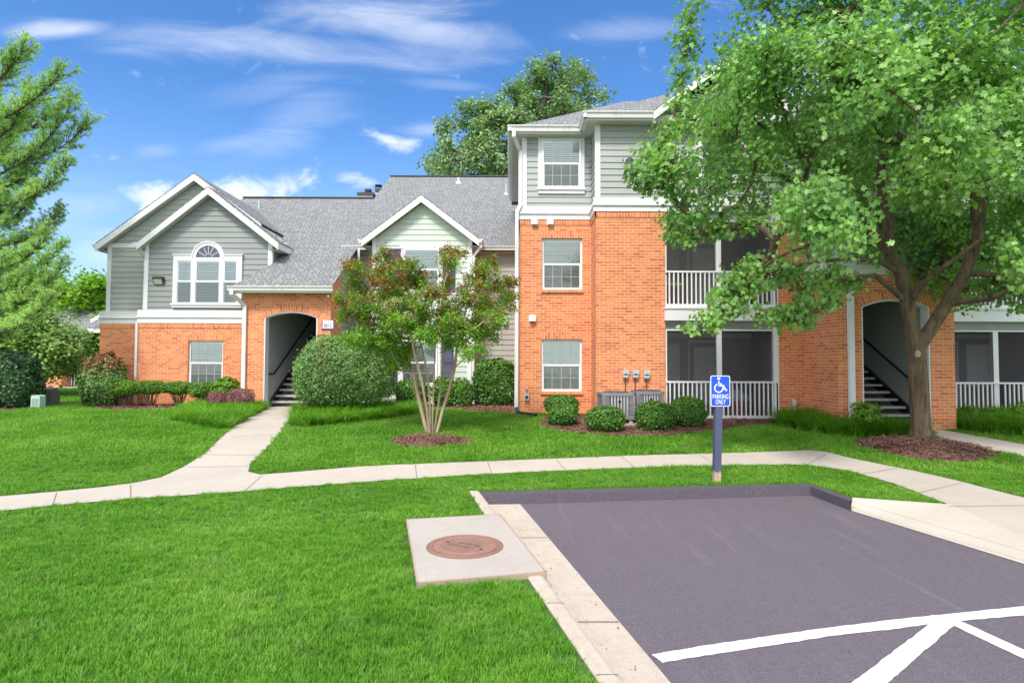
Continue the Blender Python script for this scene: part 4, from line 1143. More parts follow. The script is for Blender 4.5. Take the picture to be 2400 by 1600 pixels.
# ================================================================== three storey block
b2 = thing('apartment_building', 'three storey brick apartment block with screened balconies and upper sage siding', 'building', (5, 15.1, .45))
Ya, Yb, Yc = 16.0, 15.1, 13.6
zBb, zBt = 5.76, 6.12; ZEV = 8.2
XA0, XB0 = .22, 2.16; PX0, PX1 = 3.96, 6.86; XC0 = 7.55; MID = 8.91; XC1 = 2*MID-XC0
mx_ = lambda x: 2*MID-x
F2T = 3.29; F2B = 2.93
w2 = [(at(1270, 600, Ya).x, at(1365, 600, Ya).x, at(1317, 678.8, Ya).z, at(1317, 558, Ya).z), (at(1268.5, 850, Ya).x, at(1364, 850, Ya).x, at(1317, 917, Ya).z, at(1317, 794.8, Ya).z)]
mb = MB()
brickwall(mb, Ya, XA0, XB0, ZG, zBb+.03, w2)
brickwall(mb, XA0, Ya, 22.5, ZG, zBb+.03, kind='L')
brickwall(mb, XB0, Yb, Ya, ZG, zBb+.03, kind='L')
for m in (lambda x: x, mx_):
    a, b = sorted((m(XB0), m(PX0))); brickwall(mb, Yb, a, b, ZG, zBb+.03)
    a, b = sorted((m(PX1), m(XC0+.12))); brickwall(mb, Yb, a, b, ZG, zBb+.03)
brickwall(mb, XC0, Yc, Yb, ZG, 3.95, kind='L')
mb.face([(XC1, Yc, ZG), (XC1, Yb, ZG), (XC1, Yb, 3.95), (XC1, Yc, 3.95)])
brickwall(mb, XB0+.0, 15.1, 15.1, ZG, 1, kind='L') if False else None
# porch jambs in brick
for m in (lambda x: x, mx_):
    for xx in (m(PX0), m(PX1)): mb.face([(xx, Yb, ZG), (xx, Yb+.25, ZG), (xx, Yb+.25, zBb), (xx, Yb, zBb)])
mb.build('brick_wall', M['brick'], b2)
A20, A21 = MID-.79, MID+.79
mb = MB(); arch_wall(mb, Yc, XC0, XC1, A20, A21, 3.16, 3.34, 3.95); mb.build('arch_brick_wall', M['brick'], b2)
mb = MB(); arch_ring(mb, Yc, A20, A21, 3.16, 3.34); mb.build('brick_arch', M['soldier'], b2)
mb = MB()
for s, xx in ((0, A20), (1, A21-.03)): mb.box(xx, xx+.03, Yc+.005, Yc+.27, ZG, 3.157)
for i in range(20):
    a = A20+(A21-A20)*i/20; b = A20+(A21-A20)*(i+1)/20; z_a = arch_z(a, MID, .79, 3.16, 3.34); z_b = arch_z(b, MID, .79, 3.16, 3.34)
    mb.face([(a, Yc+.27, z_a-.028), (b, Yc+.27, z_b-.028), (b, Yc+.004, z_b-.028), (a, Yc+.004, z_a-.028)]); mb.face([(a, Yc+.004, z_a-.028), (b, Yc+.004, z_b-.028), (b, Yc+.004, z_b-.001), (a, Yc+.004, z_a-.001)])
mb.build('arch_lining', M['white'], b2)
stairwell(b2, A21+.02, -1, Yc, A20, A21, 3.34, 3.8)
mb = MB()
def sold(a, b, Y, z0_, z1_, o=.016): mb.slab([(a, Y-o, z0_), (b, Y-o, z0_), (b, Y-o, z1_), (a, Y-o, z1_)][::-1], (0, .03, 0))
sold(XA0-.012, XB0-.02, Ya, zBb-.15, zBb); sold(XB0-.016, PX0, Yb, zBb-.15, zBb); sold(PX1+.0, XC0, Yb, zBb-.15, zBb); sold(XC0-.016, XC1, Yc, 3.77, 3.92)
sold(mx_(PX0), mx_(XB0), Yb, zBb-.15, zBb)
for (xx, y0_, y1_, z0_, z1_) in ((XB0, Yb-.016, Ya-.016, zBb-.15, zBb), (XC0, Yc-.016, Yb, 3.77, 3.92)):
    mb.slab([(xx-.016, y0_, z0_), (xx-.016, y1_, z0_), (xx-.016, y1_, z1_), (xx-.016, y0_, z1_)], (.03, 0, 0))
for (a, b, c, d) in w2:
    mb.slab([(a-.03, Ya-.004, d), (b+.03, Ya-.004, d), (b+.03, Ya-.004, d+.2), (a-.03, Ya-.004, d+.2)][::-1], (0, .06, 0))
    mb.slab([(a-.02, Ya-.05, c-.08), (a-.02, Ya-.05, c-.015), (a-.02, Ya+.07, c), (a-.02, Ya+.07, c-.08)], (b-a+.04, 0, 0))
mb.build('soldier_course', M['soldier'], b2)
window(b2, *w2[0][:2], w2[0][2], w2[0][3], Ya+.07, blind='slats'); window(b2, *w2[1][:2], w2[1][2], w2[1][3], Ya+.07, blind='curtain')
# upper siding
xs0, xsB = at(1226, 400, Ya).x, XB0+.02
mb = MB()
siding(mb, 'F', Ya, [(xs0, zBt-.02), (xsB, zBt-.02), (xsB, ZEV-.1), (xs0, ZEV-.1)], .165)
siding(mb, 'L', xs0, [(Ya, zBt-.3), (22.4, zBt-.3), (22.4, ZEV-.1), (Ya, ZEV-.1)], .165)
siding(mb, 'L', xsB, [(Yb, zBt-.02), (Ya, zBt-.02), (Ya, ZEV-.1), (Yb, ZEV-.1)], .165)
siding(mb, 'F', Yb, [(xsB, zBt-.02), (XC0+.06, zBt-.02), (XC0+.06, ZEV-.1), (xsB, ZEV-.1)], .165)
siding(mb, 'F', Yb, [(XC1-.06, zBt-.02), (mx_(xsB), zBt-.02), (mx_(xsB), ZEV-.1), (XC1-.06, ZEV-.1)], .165)
siding(mb, 'F', Yc, [(XC0+.05, 4.2), (XC1-.05, 4.2), (XC1-.05, ZEV-.1), (XC0+.05, ZEV-.1)], .165)
siding(mb, 'L', XC0+.05, [(Yc, 4.2), (Yb, 4.2), (Yb, ZEV-.1), (Yc, ZEV-.1)], .165)
# gable fronts over the balconies
GXc, GH = (PX0+PX1)/2, 1.55
for m in (GXc, mx_(GXc)): siding(mb, 'F', Yb-.02, [(m-GH, ZEV-.1), (m+GH, ZEV-.1), (m, ZEV-.1+GH*.77)], .165)
mb.build('siding_wall', M['sage3'], b2)
mb = MB(); cb = .10
mb.box(xs0-.034, xs0+cb, Ya-.034, Ya+.01, zBt, ZEV-.1); mb.box(xsB-.034, xsB+cb, Yb-.034, Yb+.01, zBt, ZEV-.1); mb.box(xsB-.034, xsB-.003, Yb+.01, Yb+.1, zBt, ZEV-.1)
mb.box(XC0+.016, XC0+.15, Yc-.034, Yc+.01, 4.25, ZEV-.1); mb.box(XC1-.15, XC1-.016, Yc-.034, Yc+.01, 4.25, ZEV-.1)
mb.build('corner_board', M['white'], b2)
mb = MB()
band(mb, XA0-.05, XB0-.02, Ya, zBb, zBt); band(mb, XB0-.06, XC0+.10, Yb, zBb, zBt); band(mb, XC1, mx_(XB0), Yb, zBb, zBt)
band(mb, XC0-.05, XC1+.05, Yc, 3.92, 4.28)
for (xx, y0_, y1_, zb, zt_) in ((XB0, Yb-.03, Ya-.036, zBb, zBt), (XC0, Yc-.03, Yb+.0, 3.92, 4.28)):
    h = zt_-zb; mb.box(xx-.035, xx+.02, y0_+.0, y1_, zb, zb+h*.42); mb.box(xx-.073, xx+.02, y0_-.03, y1_, zb+h*.42+.001, zb+h*.42+.034); mb.box(xx-.028, xx+.02, y0_, y1_, zb+h*.42+.036, zt_)
mb.box(XC1+.0, XC1+.035, Yc, Yb, 3.92, 4.28)
mb.build('water_table', M['white'], b2)
# third floor windows
def cased_window(x0, x1, z0_, z1_, Y, blind='slats'):
    window(b2, x0, x1, z0_, z1_, Y-.095, .075, blind=blind)
    mb = MB(); y = Y-.06
    mb.box(x0-.10, x0-.001, y, Y, z0_, z1_); mb.box(x1+.001, x1+.10, y, Y, z0_, z1_); mb.box(x0-.10, x1+.10, y-.002, Y, z1_, z1_+.10)
    mb.box(x0-.12, x1+.12, y-.04, Y, z0_-.04, z0_); mb.box(x0-.10, x1+.10, y-.002, Y, z0_-.14, z0_-.04)
    mb.build('window_casing', M['white'], b2)
cased_window(at(1269.5, 390, Ya).x, at(1361, 390, Ya).x, at(1316, 443, Ya).z, at(1316, 329, Ya).z, Ya, 'slats')
cased_window(MID-.5, MID+.5, 4.75, 5.95, Yc); cased_window(MID-.5, MID+.5, 6.75, 7.75, Yc)
cased_window(GXc-.55, GXc+.55, 6.65, 7.85, Yb); cased_window(mx_(GXc)-.55, mx_(GXc)+.55, 6.65, 7.85, Yb)
# roofs
t_ = .64
mb = MB()
def add_roof(p):
    p = [Vector(q) for q in p]
    if (p[1]-p[0]).cross(p[2]-p[0]).z < 0: p = p[::-1]
    mb.slab(p, (0, 0, -RT))
ex0, ex1, ey0, ey1 = -.04, mx_(-.04), 15.65, 23.35; hh = (ey1-ey0)/2; rz_ = ZEV+hh*t_; ym = (ey0+ey1)/2
add_roof([(ex0, ey0, ZEV), (ex1, ey0, ZEV), (ex1-hh, ym, rz_), (ex0+hh, ym, rz_)]); add_roof([(ex0, ey1, ZEV), (ex1, ey1, ZEV), (ex1-hh, ym, rz_), (ex0+hh, ym, rz_)])
add_roof([(ex0, ey0, ZEV), (ex0, ey1, ZEV), (ex0+hh, ym, rz_)]); add_roof([(ex1, ey0, ZEV), (ex1, ey1, ZEV), (ex1-hh, ym, rz_)])
def hip_front(xa, xb, y0_, yend, z0_):
    h = (xb-xa)/2; xm = (xa+xb)/2; zr = z0_+h*t_
    add_roof([(xa, y0_, z0_), (xb, y0_, z0_), (xm, y0_+h, zr)])
    add_roof([(xa, y0_, z0_), (xm, y0_+h, zr), (xm, yend, zr), (xa, yend, z0_)]); add_roof([(xb, y0_, z0_), (xm, y0_+h, zr), (xm, yend, zr), (xb, yend, z0_)])
hip_front(1.88, 8.98, 14.75, 20.2, ZEV+.001); hip_front(mx_(8.98), mx_(1.88), 14.75, 20.2, ZEV+.001)
hip_front(XC0-.3, XC1+.3, 13.25, 17.5, ZEV+.003)
for m in (GXc, mx_(GXc)):
    e = GH+.3; zp = ZEV+e*.77
    for s in (-1, 1): add_roof([(m, 14.6, zp), (m+s*e, 14.6, ZEV+.01), (m+s*e, 15.3, ZEV+.01), (m, 17.6, zp)])
mb.build('roof', M['shingle'], b2)
mb = MB()
for m in (GXc, mx_(GXc)):
    e = GH+.3; zp = ZEV+e*.77; rake(mb, (m, 14.63, zp-.03), (m-e, 14.63, ZEV-.02), (m+e, 14.63, ZEV-.02), .2)
mb.build('rake_board', M['white'], b2)
mb = MB()
zs2 = ZEV-.17
mb.face([(ex0, ey0, zs2), (1.88, ey0, zs2), (2.3, Ya+.05, zs2), (xs0, Ya+.05, zs2), (xs0, 22.4, zs2), (ex0, 22.4, zs2)][::-1])
mb.face([(1.88, 14.75, zs2+.001), (XC0+.1, 14.75, zs2+.001), (XC0+.1, Yb+.05, zs2+.001), (xsB, Yb+.05, zs2+.001), (xsB, Ya+.1, zs2+.001), (1.88, Ya-.1, zs2+.001)][::-1])
mb.face([(XC0-.3, 13.25, zs2+.002), (XC1+.3, 13.25, zs2+.002), (XC1+.3, Yb, zs2+.002), (XC0-.3, Yb, zs2+.002)][::-1])
mb.face([(XC1, 14.75, zs2+.001), (mx_(1.88), 14.75, zs2+.001), (mx_(1.88), 16, zs2+.001), (XC1, 16, zs2+.001)][::-1])
mb.build('soffit', M['soffit'], b2)
mb = MB()
mb.box(ex0, 1.86, ey0-.0, ey0+.03, ZEV-.18, ZEV-.04); mb.box(1.88, XC0-.3, 14.75, 14.78, ZEV-.18, ZEV-.04); mb.box(XC0-.3, XC1+.3, 13.25, 13.28, ZEV-.18, ZEV-.04); mb.box(XC1+.3, 16, 14.75, 14.78, ZEV-.18, ZEV-.04)
mb.box(ex0, ex0+.03, ey0+.03, 22.4, ZEV-.18, ZEV-.04); mb.box(1.88, 1.91, 14.78, 15.6, ZEV-.18, ZEV-.04); mb.box(XC0-.3, XC0-.27, 13.28, 14.7, ZEV-.18, ZEV-.04)
mb.build('fascia', M['white'], b2)
mb = MB()
gutter_x(mb, ex0-.1, 1.84, ey0-.001, ZEV+.01, .15); gutter_x(mb, 1.78, 3.62, 14.749, ZEV+.01, .15); gutter_x(mb, 7.2, XC0-.4, 14.749, ZEV+.01, .15); gutter_x(mb, XC0-.4, XC1+.4, 13.249, ZEV+.01, .15)
gutter_y(mb, ex0-.001, ey0-.1, 22.4, ZEV+.01, .15); gutter_y(mb, 1.879, 14.65, 15.54, ZEV+.01, .15); gutter_y(mb, XC0-.301, 13.15, 14.64, ZEV+.01, .15)
mb.build('gutter', M['gutter'], b2)
downspout('downspout', b2, [(.03, 15.58, ZEV-.12), (.03, 15.58, ZEV-.28), (xs0-.08, Ya-.05, ZEV-.55), (xs0-.08, Ya-.05, zBt+.03), (XA0-.10, Ya-.10, zBt-.16), (XA0-.10, Ya-.10, .55)], .095, .07)
q = at(1214, 957, 15.9)
downspout('drain_pipe', b2, [(XA0-.10, Ya-.12, .60), (XA0-.04, Ya-.25, .50), (.62, 15.3, g(15.3)+.05)], .10, .08, 'black')
downspout('downspout', b2, [(XC0+.28, Yc-.06, 3.9), (XC0+.28, Yc-.06, .3)], .13, .08, 'white')
# small boxes under the band, vents, faucet, meters
for (pa, pb, ya_, yb_, Y_, nm) in ((1246, 1259, 514, 527, Ya, 'wall_vent'), (1283, 1296, 514, 527, Ya, 'wall_vent'), (1241, 1255, 740, 753, Ya, 'wall_vent')):
    a = at(pa, yb_, Y_); b = at(pb, ya_, Y_); mb = MB(); mb.slab([(a.x, Y_-.002, a.z), (a.x, Y_-.11, a.z), (a.x, Y_-.08, b.z), (a.x, Y_-.002, b.z)], (b.x-a.x, 0, 0)); mb.box(a.x-.02, b.x+.02, Y_-.02, Y_-.001, a.z-.01, b.z+.02)
    mb.build(nm, M['white'], b2, bevel=.008)
for (pa, pb, ya_, yb_) in ((1459, 1471, 867, 884.4), (1481.7, 1494.4, 867, 884.4), (1508, 1520.6, 868, 885.5)):
    a = at(pa, yb_, Yb); b = at(pb, ya_, Yb); mb = MB(); mb.box(a.x, b.x, Yb-.10, Yb-.001, a.z, b.z); mb.box(a.x-.008, b.x+.008, Yb-.115, Yb-.09, a.z+(b.z-a.z)*.45, b.z+.008)
    ub = mb.build('utility_box', M['meterbox'], b2, bevel=.006)
    mb = MB(); cx_ = (a.x+b.x)/2; mb.box(a.x+.03, b.x-.03, Yb-.118, Yb-.1155, a.z+(b.z-a.z)*.40, a.z+(b.z-a.z)*.52); mb.build('cover_plate', M['black'], ub)
    mb = MB(); mb.tube([(cx_, Yb-.03, a.z), (cx_, Yb-.03, 1.05)], .012, 6); mb.build('conduit', M['bronze'], ub)
q = at(1234, 929, Ya); mb = MB(); mb.box(q.x-.06, q.x+.06, Ya-.09, Ya-.001, q.z-.09, q.z+.07); hb = mb.build('hose_box', M['meterbox'], b2, bevel=.008)
mb = MB(); mb.tube([(q.x-.01, Ya-.05, q.z+.07), (q.x-.01, Ya-.05, q.z+.20)], .014, 6); mb.box(q.x-.04, q.x+.02, Ya-.07, Ya-.03, q.z+.2, q.z+.26); mb.build('pipe', M['ac_light'], hb)
mb = MB(); mb.box(q.x-.04, q.x+.04, Ya-.094, Ya-.0905, q.z-.06, q.z+.03); mb.build('opening', M['black'], hb)
q = at(1860, 950, Yb); mb = MB(); mb.box(q.x-.04, q.x+.04, Yb-.07, Yb-.001, q.z+.0, q.z+.16); mb.tube([(q.x, Yb-.04, q.z), (q.x+.01, Yb-.05, q.z-.35)], .025, 8); mb.build('utility_box', M['soffit'], b2)
# wall light on the third floor
q = at(1474, 378, Yb); mb = MB(); mb.lathe((q.x, Yb-.10, q.z-.02), [(.11, -.05), (.10, .02), (.05, .07), (.001, .09)], 16); mb.tube([(q.x, Yb, q.z+.02), (q.x, Yb-.1, q.z+.05)], .025, 8)
wl = mb.build('wall_light', M['bronze'], b2); mb = MB(); mb.lathe((q.x, Yb-.10, q.z-.07), [(.09, 0), (.06, -.03), (.001, -.04)], 14); mb.build('lens', M['lens'], wl)

# ---- balconies
def porch(m, lower_items=True):
    a, b = sorted((m(PX0), m(PX1))); dep = 1.75; yb = Yb+dep
    cxp = m(5.345)
    for lvl, (zf, zc) in enumerate(((.45, F2B), (F2T, zBb))):
        mb = MB()
        mb.face([(a, Yb+.2, zf), (a, yb, zf), (a, yb, zc), (a, Yb+.2, zc)]); mb.face([(b, Yb+.2, zf), (b, Yb+.2, zc), (b, yb, zc), (b, yb, zf)])
        mb.face([(a, yb, zf), (b, yb, zf), (b, yb, zc), (a, yb, zc)])
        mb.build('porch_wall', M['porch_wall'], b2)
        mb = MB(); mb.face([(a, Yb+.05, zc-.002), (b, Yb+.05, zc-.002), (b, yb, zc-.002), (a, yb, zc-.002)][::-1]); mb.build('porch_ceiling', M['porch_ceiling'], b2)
        mb = MB(); mb.box(a, b, Yb+.01, yb, zf-.15, zf+.01); mb.build('porch_floor', M['tread'], b2)
        # door and window at the back
        mb = MB(); xd = m(5.5); zt = zf+2.05
        def fr(x0, x1, z0_, z1_, w=.07):
            mb.box(x0, x0+w, yb-.04, yb-.001, z0_, z1_); mb.box(x1-w, x1, yb-.04, yb-.001, z0_, z1_); mb.box(x0+w, x1-w, yb-.04, yb-.001, z1_-w, z1_)
        mb.box(a, b, yb-.05, yb-.001, zf+2.13, zf+2.25)
        fr(xd-.47, xd+.47, zf, zt); fr(xd-.30, xd+.30, zf+.2, zt-.2, .04); mb.box(xd-.26, xd+.26, yb-.04, yb-.001, zf+.2, zf+.24)
        for i in (1, 2): mb.box(xd-.26+.52*i/3-.008, xd-.26+.52*i/3+.008, yb-.035, yb-.02, zf+.24, zt-.24)
        for i in range(1, 5): mb.box(xd-.26, xd+.26, yb-.034, yb-.021, zf+.24+i*.32, zf+.256+i*.32)
        xw = m(4.45); fr(xw-.35, xw+.35, zf+.75, zt-.1, .06); mb.box(xw-.3, xw+.3, yb-.04, yb-.001, zf+.75, zf+.81)
        mb.build('patio_door', M['porch_trim'], b2)
        mb = MB(); mb.face([(xd-.26, yb-.012, zf+.24), (xd+.26, yb-.012, zf+.24), (xd+.26, yb-.012, zt-.24), (xd-.26, yb-.012, zt-.24)]); mb.face([(xw-.29, yb-.012, zf+.8), (xw+.29, yb-.012, zf+.8), (xw+.29, yb-.012, zt-.16), (xw-.29, yb-.012, zt-.16)])
        mb.build('door_pane', M['blind_dark'], b2)
        # header, posts, screen frame
        ztop = zc-.22
        mb = MB(); mb.box(a, b, Yb+.03, Yb+.10, ztop, zc); mb.build('porch_header', M['sage'], b2)
        zbm = zf-.02 if lvl == 0 else zf+.0
        mb = MB()
        mb.box(cxp-.065, cxp+.065, Yb+.02, Yb+.12, zbm, ztop); 
        e = b if m(1) == 1 else a
        s = -1 if m(1) == 1 else 1
        mb.box(min(e, e+s*.13), max(e, e+s*.13), Yb-.02, Yb+.121, zbm, zc-.01)
        mb.box(a, b, Yb+.015, Yb+.03, ztop-.035, ztop); e2 = a if m(1) == 1 else b; mb.box(min(e2, e2-s*.035), max(e2, e2-s*.035), Yb+.014, Yb+.05, zbm, ztop-.036)
        mb.build('porch_post', M['white'], b2)
        # railing
        mb = MB(); zr = zf+.93
        mb.box(a, b, Yb-.03, Yb+.018, zr-.045, zr); mb.box(a, b, Yb-.03, Yb+.018, zbm, zbm+.07)
        x = a+.10
        while x < b-.05:
            if abs(x-cxp) > .08: mb.box(x-.017, x+.017, Yb-.02, Yb+.010, zbm+.07, zr-.045)
            x += .1145
        mb.build('railing', M['white'], b2)
        mb = MB(); mb.face([(a+.01, Yb+.04, zbm), (b-.01, Yb+.04, zbm), (b-.01, Yb+.04, ztop), (a+.01, Yb+.04, ztop)]); mb.build('insect_screen', M['screen'], b2)
    # balcony fascia
    mb = MB(); mb.box(a-.04, b+.02, Yb-.12, Yb+.03, F2B, F2T-.06); mb.box(a-.06, b+.04, Yb-.15, Yb+.03, F2T-.06, F2T-.01); mb.build('balcony_beam', M['white'], b2)
porch(lambda x: x); porch(mx_)

# things kept on the balconies behind the screens
M['yellow'] = paint('yellow_plastic', (.70, .50, .04), .5, .05, .05); M['red'] = paint('red_plastic', (.55, .05, .04), .5, .05, .05); M['bag'] = paint('white_bag', (.55, .55, .56), .5, .1, .3)
rk = thing('storage_rack', 'black utility rack with yellow and red shelves on the upper screened balcony', 'shelf', (4.25, 15.6, F2T))
mb = MB()
for xx in (4.05, 4.5):
    for yy in (15.5, 15.75): mb.tube([(xx, yy, F2T+.01), (xx, yy, F2T+.85)], .014, 6)
mb.build('frame', M['black'], rk)
for z_, mm in ((.25, 'red'), (.62, 'yellow')):
    mb = MB(); mb.box(4.03, 4.52, 15.48, 15.77, F2T+z_, F2T+z_+.05); mb.build('shelf', M[mm], rk, bevel=.01)
pb_ = thing('storage_bags', 'heap of pale bags with a red bin in the right half of the lower porch', 'bags', (6.25, 16.0, .46))
for (x_, y_, z_, r_, m_) in ((6.15, 16.1, .95, .17, 'bag'), (6.32, 16.0, .90, .13, 'bag'), (6.02, 16.0, .86, .12, 'bag')):
    bmx = bmesh.new(); bmesh.ops.create_icosphere(bmx, subdivisions=3, radius=r_)
    for v in bmx.verts: v.co *= 1+.35*mnoise.noise(v.co*14+Vector((x_*9, 0, 0))); v.co += Vector((x_, y_, z_))
    me = bpy.data.meshes.new('bag'); bmx.to_mesh(me); bmx.free(); me.materials.append(M[m_]); link('bag', me, pb_)
mb = MB(); mb.lathe((6.2, 16.05, .46), [(.20, 0), (.26, .34), (.27, .36), (.24, .36), (.18, .02)], 20); mb.build('bin', M['red'], pb_)
cot = thing('folding_frame', 'folded tubular metal frame leaning inside the lower screened porch', 'metal frame', (4.4, 15.9, .46))
mb = MB(); mb.tube([(4.1, 15.9, .47), (4.25, 15.95, 1.35), (4.4, 16, 1.52), (4.55, 15.95, 1.35), (4.8, 15.9, .47)], .018, 8); mb.tube([(4.15, 16.1, .47), (4.3, 16.0, 1.3), (4.5, 16.0, 1.3), (4.7, 16.1, .47)], .014, 8)
mb.build('tubing', M['ac_light'], cot)

# ================================================================== beds
def pp(pts, k=1.0): return [tuple(gnd(x*k, y*k)[:2]) for x, y in pts]
BED_L = pp([(188, 952), (232, 962), (330, 962), (440, 958), (470, 946), (520, 940), (566, 936), (566, 925), (460, 922), (330, 922), (230, 922), (196, 935)])
BED_C = pp([(868, 938), (900, 957), (1000, 957), (1040, 958), (1110, 965), (1180, 969), (1218, 972), (1216, 946), (1100, 944), (868, 932)])
BED_R = pp([(1262, 990), (1278, 1002), (1320, 1012), (1420, 1021), (1520, 1024), (1600, 1020), (1660, 1011), (1750, 1000), (1830, 991), (1872, 984), (1886, 968), (1830, 962), (1700, 962), (1500, 962), (1400, 955), (1330, 958), (1290, 968)])
BED_P = pp([(-60, 962), (0, 966), (40, 962), (75, 952), (110, 948), (110, 940), (-60, 938)])
for nm, bd in (('mulch_bed', BED_L), ('mulch_bed', BED_C), ('mulch_bed', BED_R), ('mulch_bed', BED_P)):
    o = sheet(nm, smooth_poly(bd, 2), M['mulch'], lambda x, y: g(y)+.02); tag(o, kind='structure')
rng = np.random.default_rng(5)
def ring(cx, cy, rx, ry, h):
    mb = MB(); nr, na = 7, 40; pts = []
    off = [1+.07*math.sin(3*t+1)+.05*math.sin(7*t) for t in [2*math.pi*k/na for k in range(na)]]
    for i in range(nr+1):
        for k in range(na):
            t = 2*math.pi*k/na; r = i/nr*off[k]
            x = cx+rx*r*math.cos(t); y = cy+ry*r*math.sin(t)
            pts.append((x, y, g(y)+.012+h*(1-(i/nr)**1.8)+rng.uniform(-.012, .012)*(i < nr)))
    for i in range(nr):
        for k in range(na):
            k2 = (k+1) % na; mb.face([pts[i*na+k], pts[(i+1)*na+k], pts[(i+1)*na+k2], pts[i*na+k2]])
    o = mb.build('mulch_ring', M['mulch'], None, smooth=True); tag(o, kind='structure')
    return [(cx+rx*off[k]*math.cos(2*math.pi*k/na), cy+ry*off[k]*math.sin(2*math.pi*k/na)) for k in range(na)]
cr = gnd(1008, 1034); cmb = gnd(1008, 1020); mp = gnd(2160, 1052)
RING1 = ring(cr.x, cr.y, 93/F*cr.y, .55, .08)
RING2 = ring(mp.x+.05, mp.y, 142/F*mp.y, 1.05, .16)

# ================================================================== foliage helpers
def leaf_mesh(name, Pn, Nn, size, tmpl, faces, mats, parent, down=0.0, mi=None, width=1.0, dirv=None):
    n = len(Pn); k = len(tmpl)
    Nn = Nn/np.maximum(np.linalg.norm(Nn, axis=1, keepdims=True), 1e-6)
    if dirv is None: dirv = rng.normal(size=(n, 3)); dirv[:, 2] -= down
    d = dirv-Nn*np.sum(dirv*Nn, 1, keepdims=True); d /= np.maximum(np.linalg.norm(d, axis=1, keepdims=True), 1e-6)
    s = np.cross(d, Nn)
    T = np.array(tmpl, float)
    V = Pn[:, None, :]+size[:, None, None]*(T[None, :, 0, None]*width*s[:, None, :]+T[None, :, 1, None]*d[:, None, :]+T[None, :, 2, None]*Nn[:, None, :])
    V = V.reshape(-1, 3)
    me = bpy.data.meshes.new(name)
    me.vertices.add(len(V)); me.vertices.foreach_set('co', V.astype(np.float32).ravel())
    fl = [len(f) for f in faces]; flat = np.concatenate([np.array(f) for f in faces])
    loops = (np.arange(n)[:, None]*k+flat[None, :]).ravel()
    me.loops.add(len(loops)); me.loops.foreach_set('vertex_index', loops.astype(np.int32))
    tot_ = np.tile(np.array(fl), n); st = np.concatenate([[0], np.cumsum(tot_)[:-1]])
    me.polygons.add(len(tot_)); me.polygons.foreach_set('loop_start', st.astype(np.int32)); me.polygons.foreach_set('loop_total', tot_.astype(np.int32))
    if not isinstance(mats, (list, tuple)): mats = [mats]
    for m in mats: me.materials.append(m)
    if mi is not None: me.polygons.foreach_set('material_index', np.repeat(mi, len(fl)).astype(np.int32))
    me.update(calc_edges=True); me.validate()
    return link(name, me, parent)
SIMPLE = ([(0, 0, 0), (.26, .42, .05), (0, 1, 0), (-.26, .42, .05)], [(0, 1, 2), (0, 2, 3)])
OVAL = ([(0, 0, 0), (.24, .25, .05), (.26, .65, .05), (0, 1, -.03), (-.26, .65, .05), (-.24, .25, .05)], [(0, 1, 2, 3), (0, 3, 4, 5)])
MAPLE = ([(0, 0, 0), (.20, -.04, .03), (.48, .16, .06), (.30, .30, .05), (.56, .62, .04), (.22, .58, .03), (0, 1, -.06),
          (-.22, .58, .03), (-.56, .62, .04), (-.30, .30, .05), (-.48, .16, .06), (-.20, -.04, .03)], [(0, 1, 2, 3), (0, 3, 4, 5), (0, 5, 6), (0, 6, 7), (0, 7, 8, 9), (0, 9, 10, 11)])
NEEDLE = ([(-.012, 0, 0), (.012, 0, 0), (0, 1, 0)], [(0, 1, 2)])
def sphere_dirs(n):
    v = rng.normal(size=(n, 3)); return v/np.linalg.norm(v, axis=1, keepdims=True)
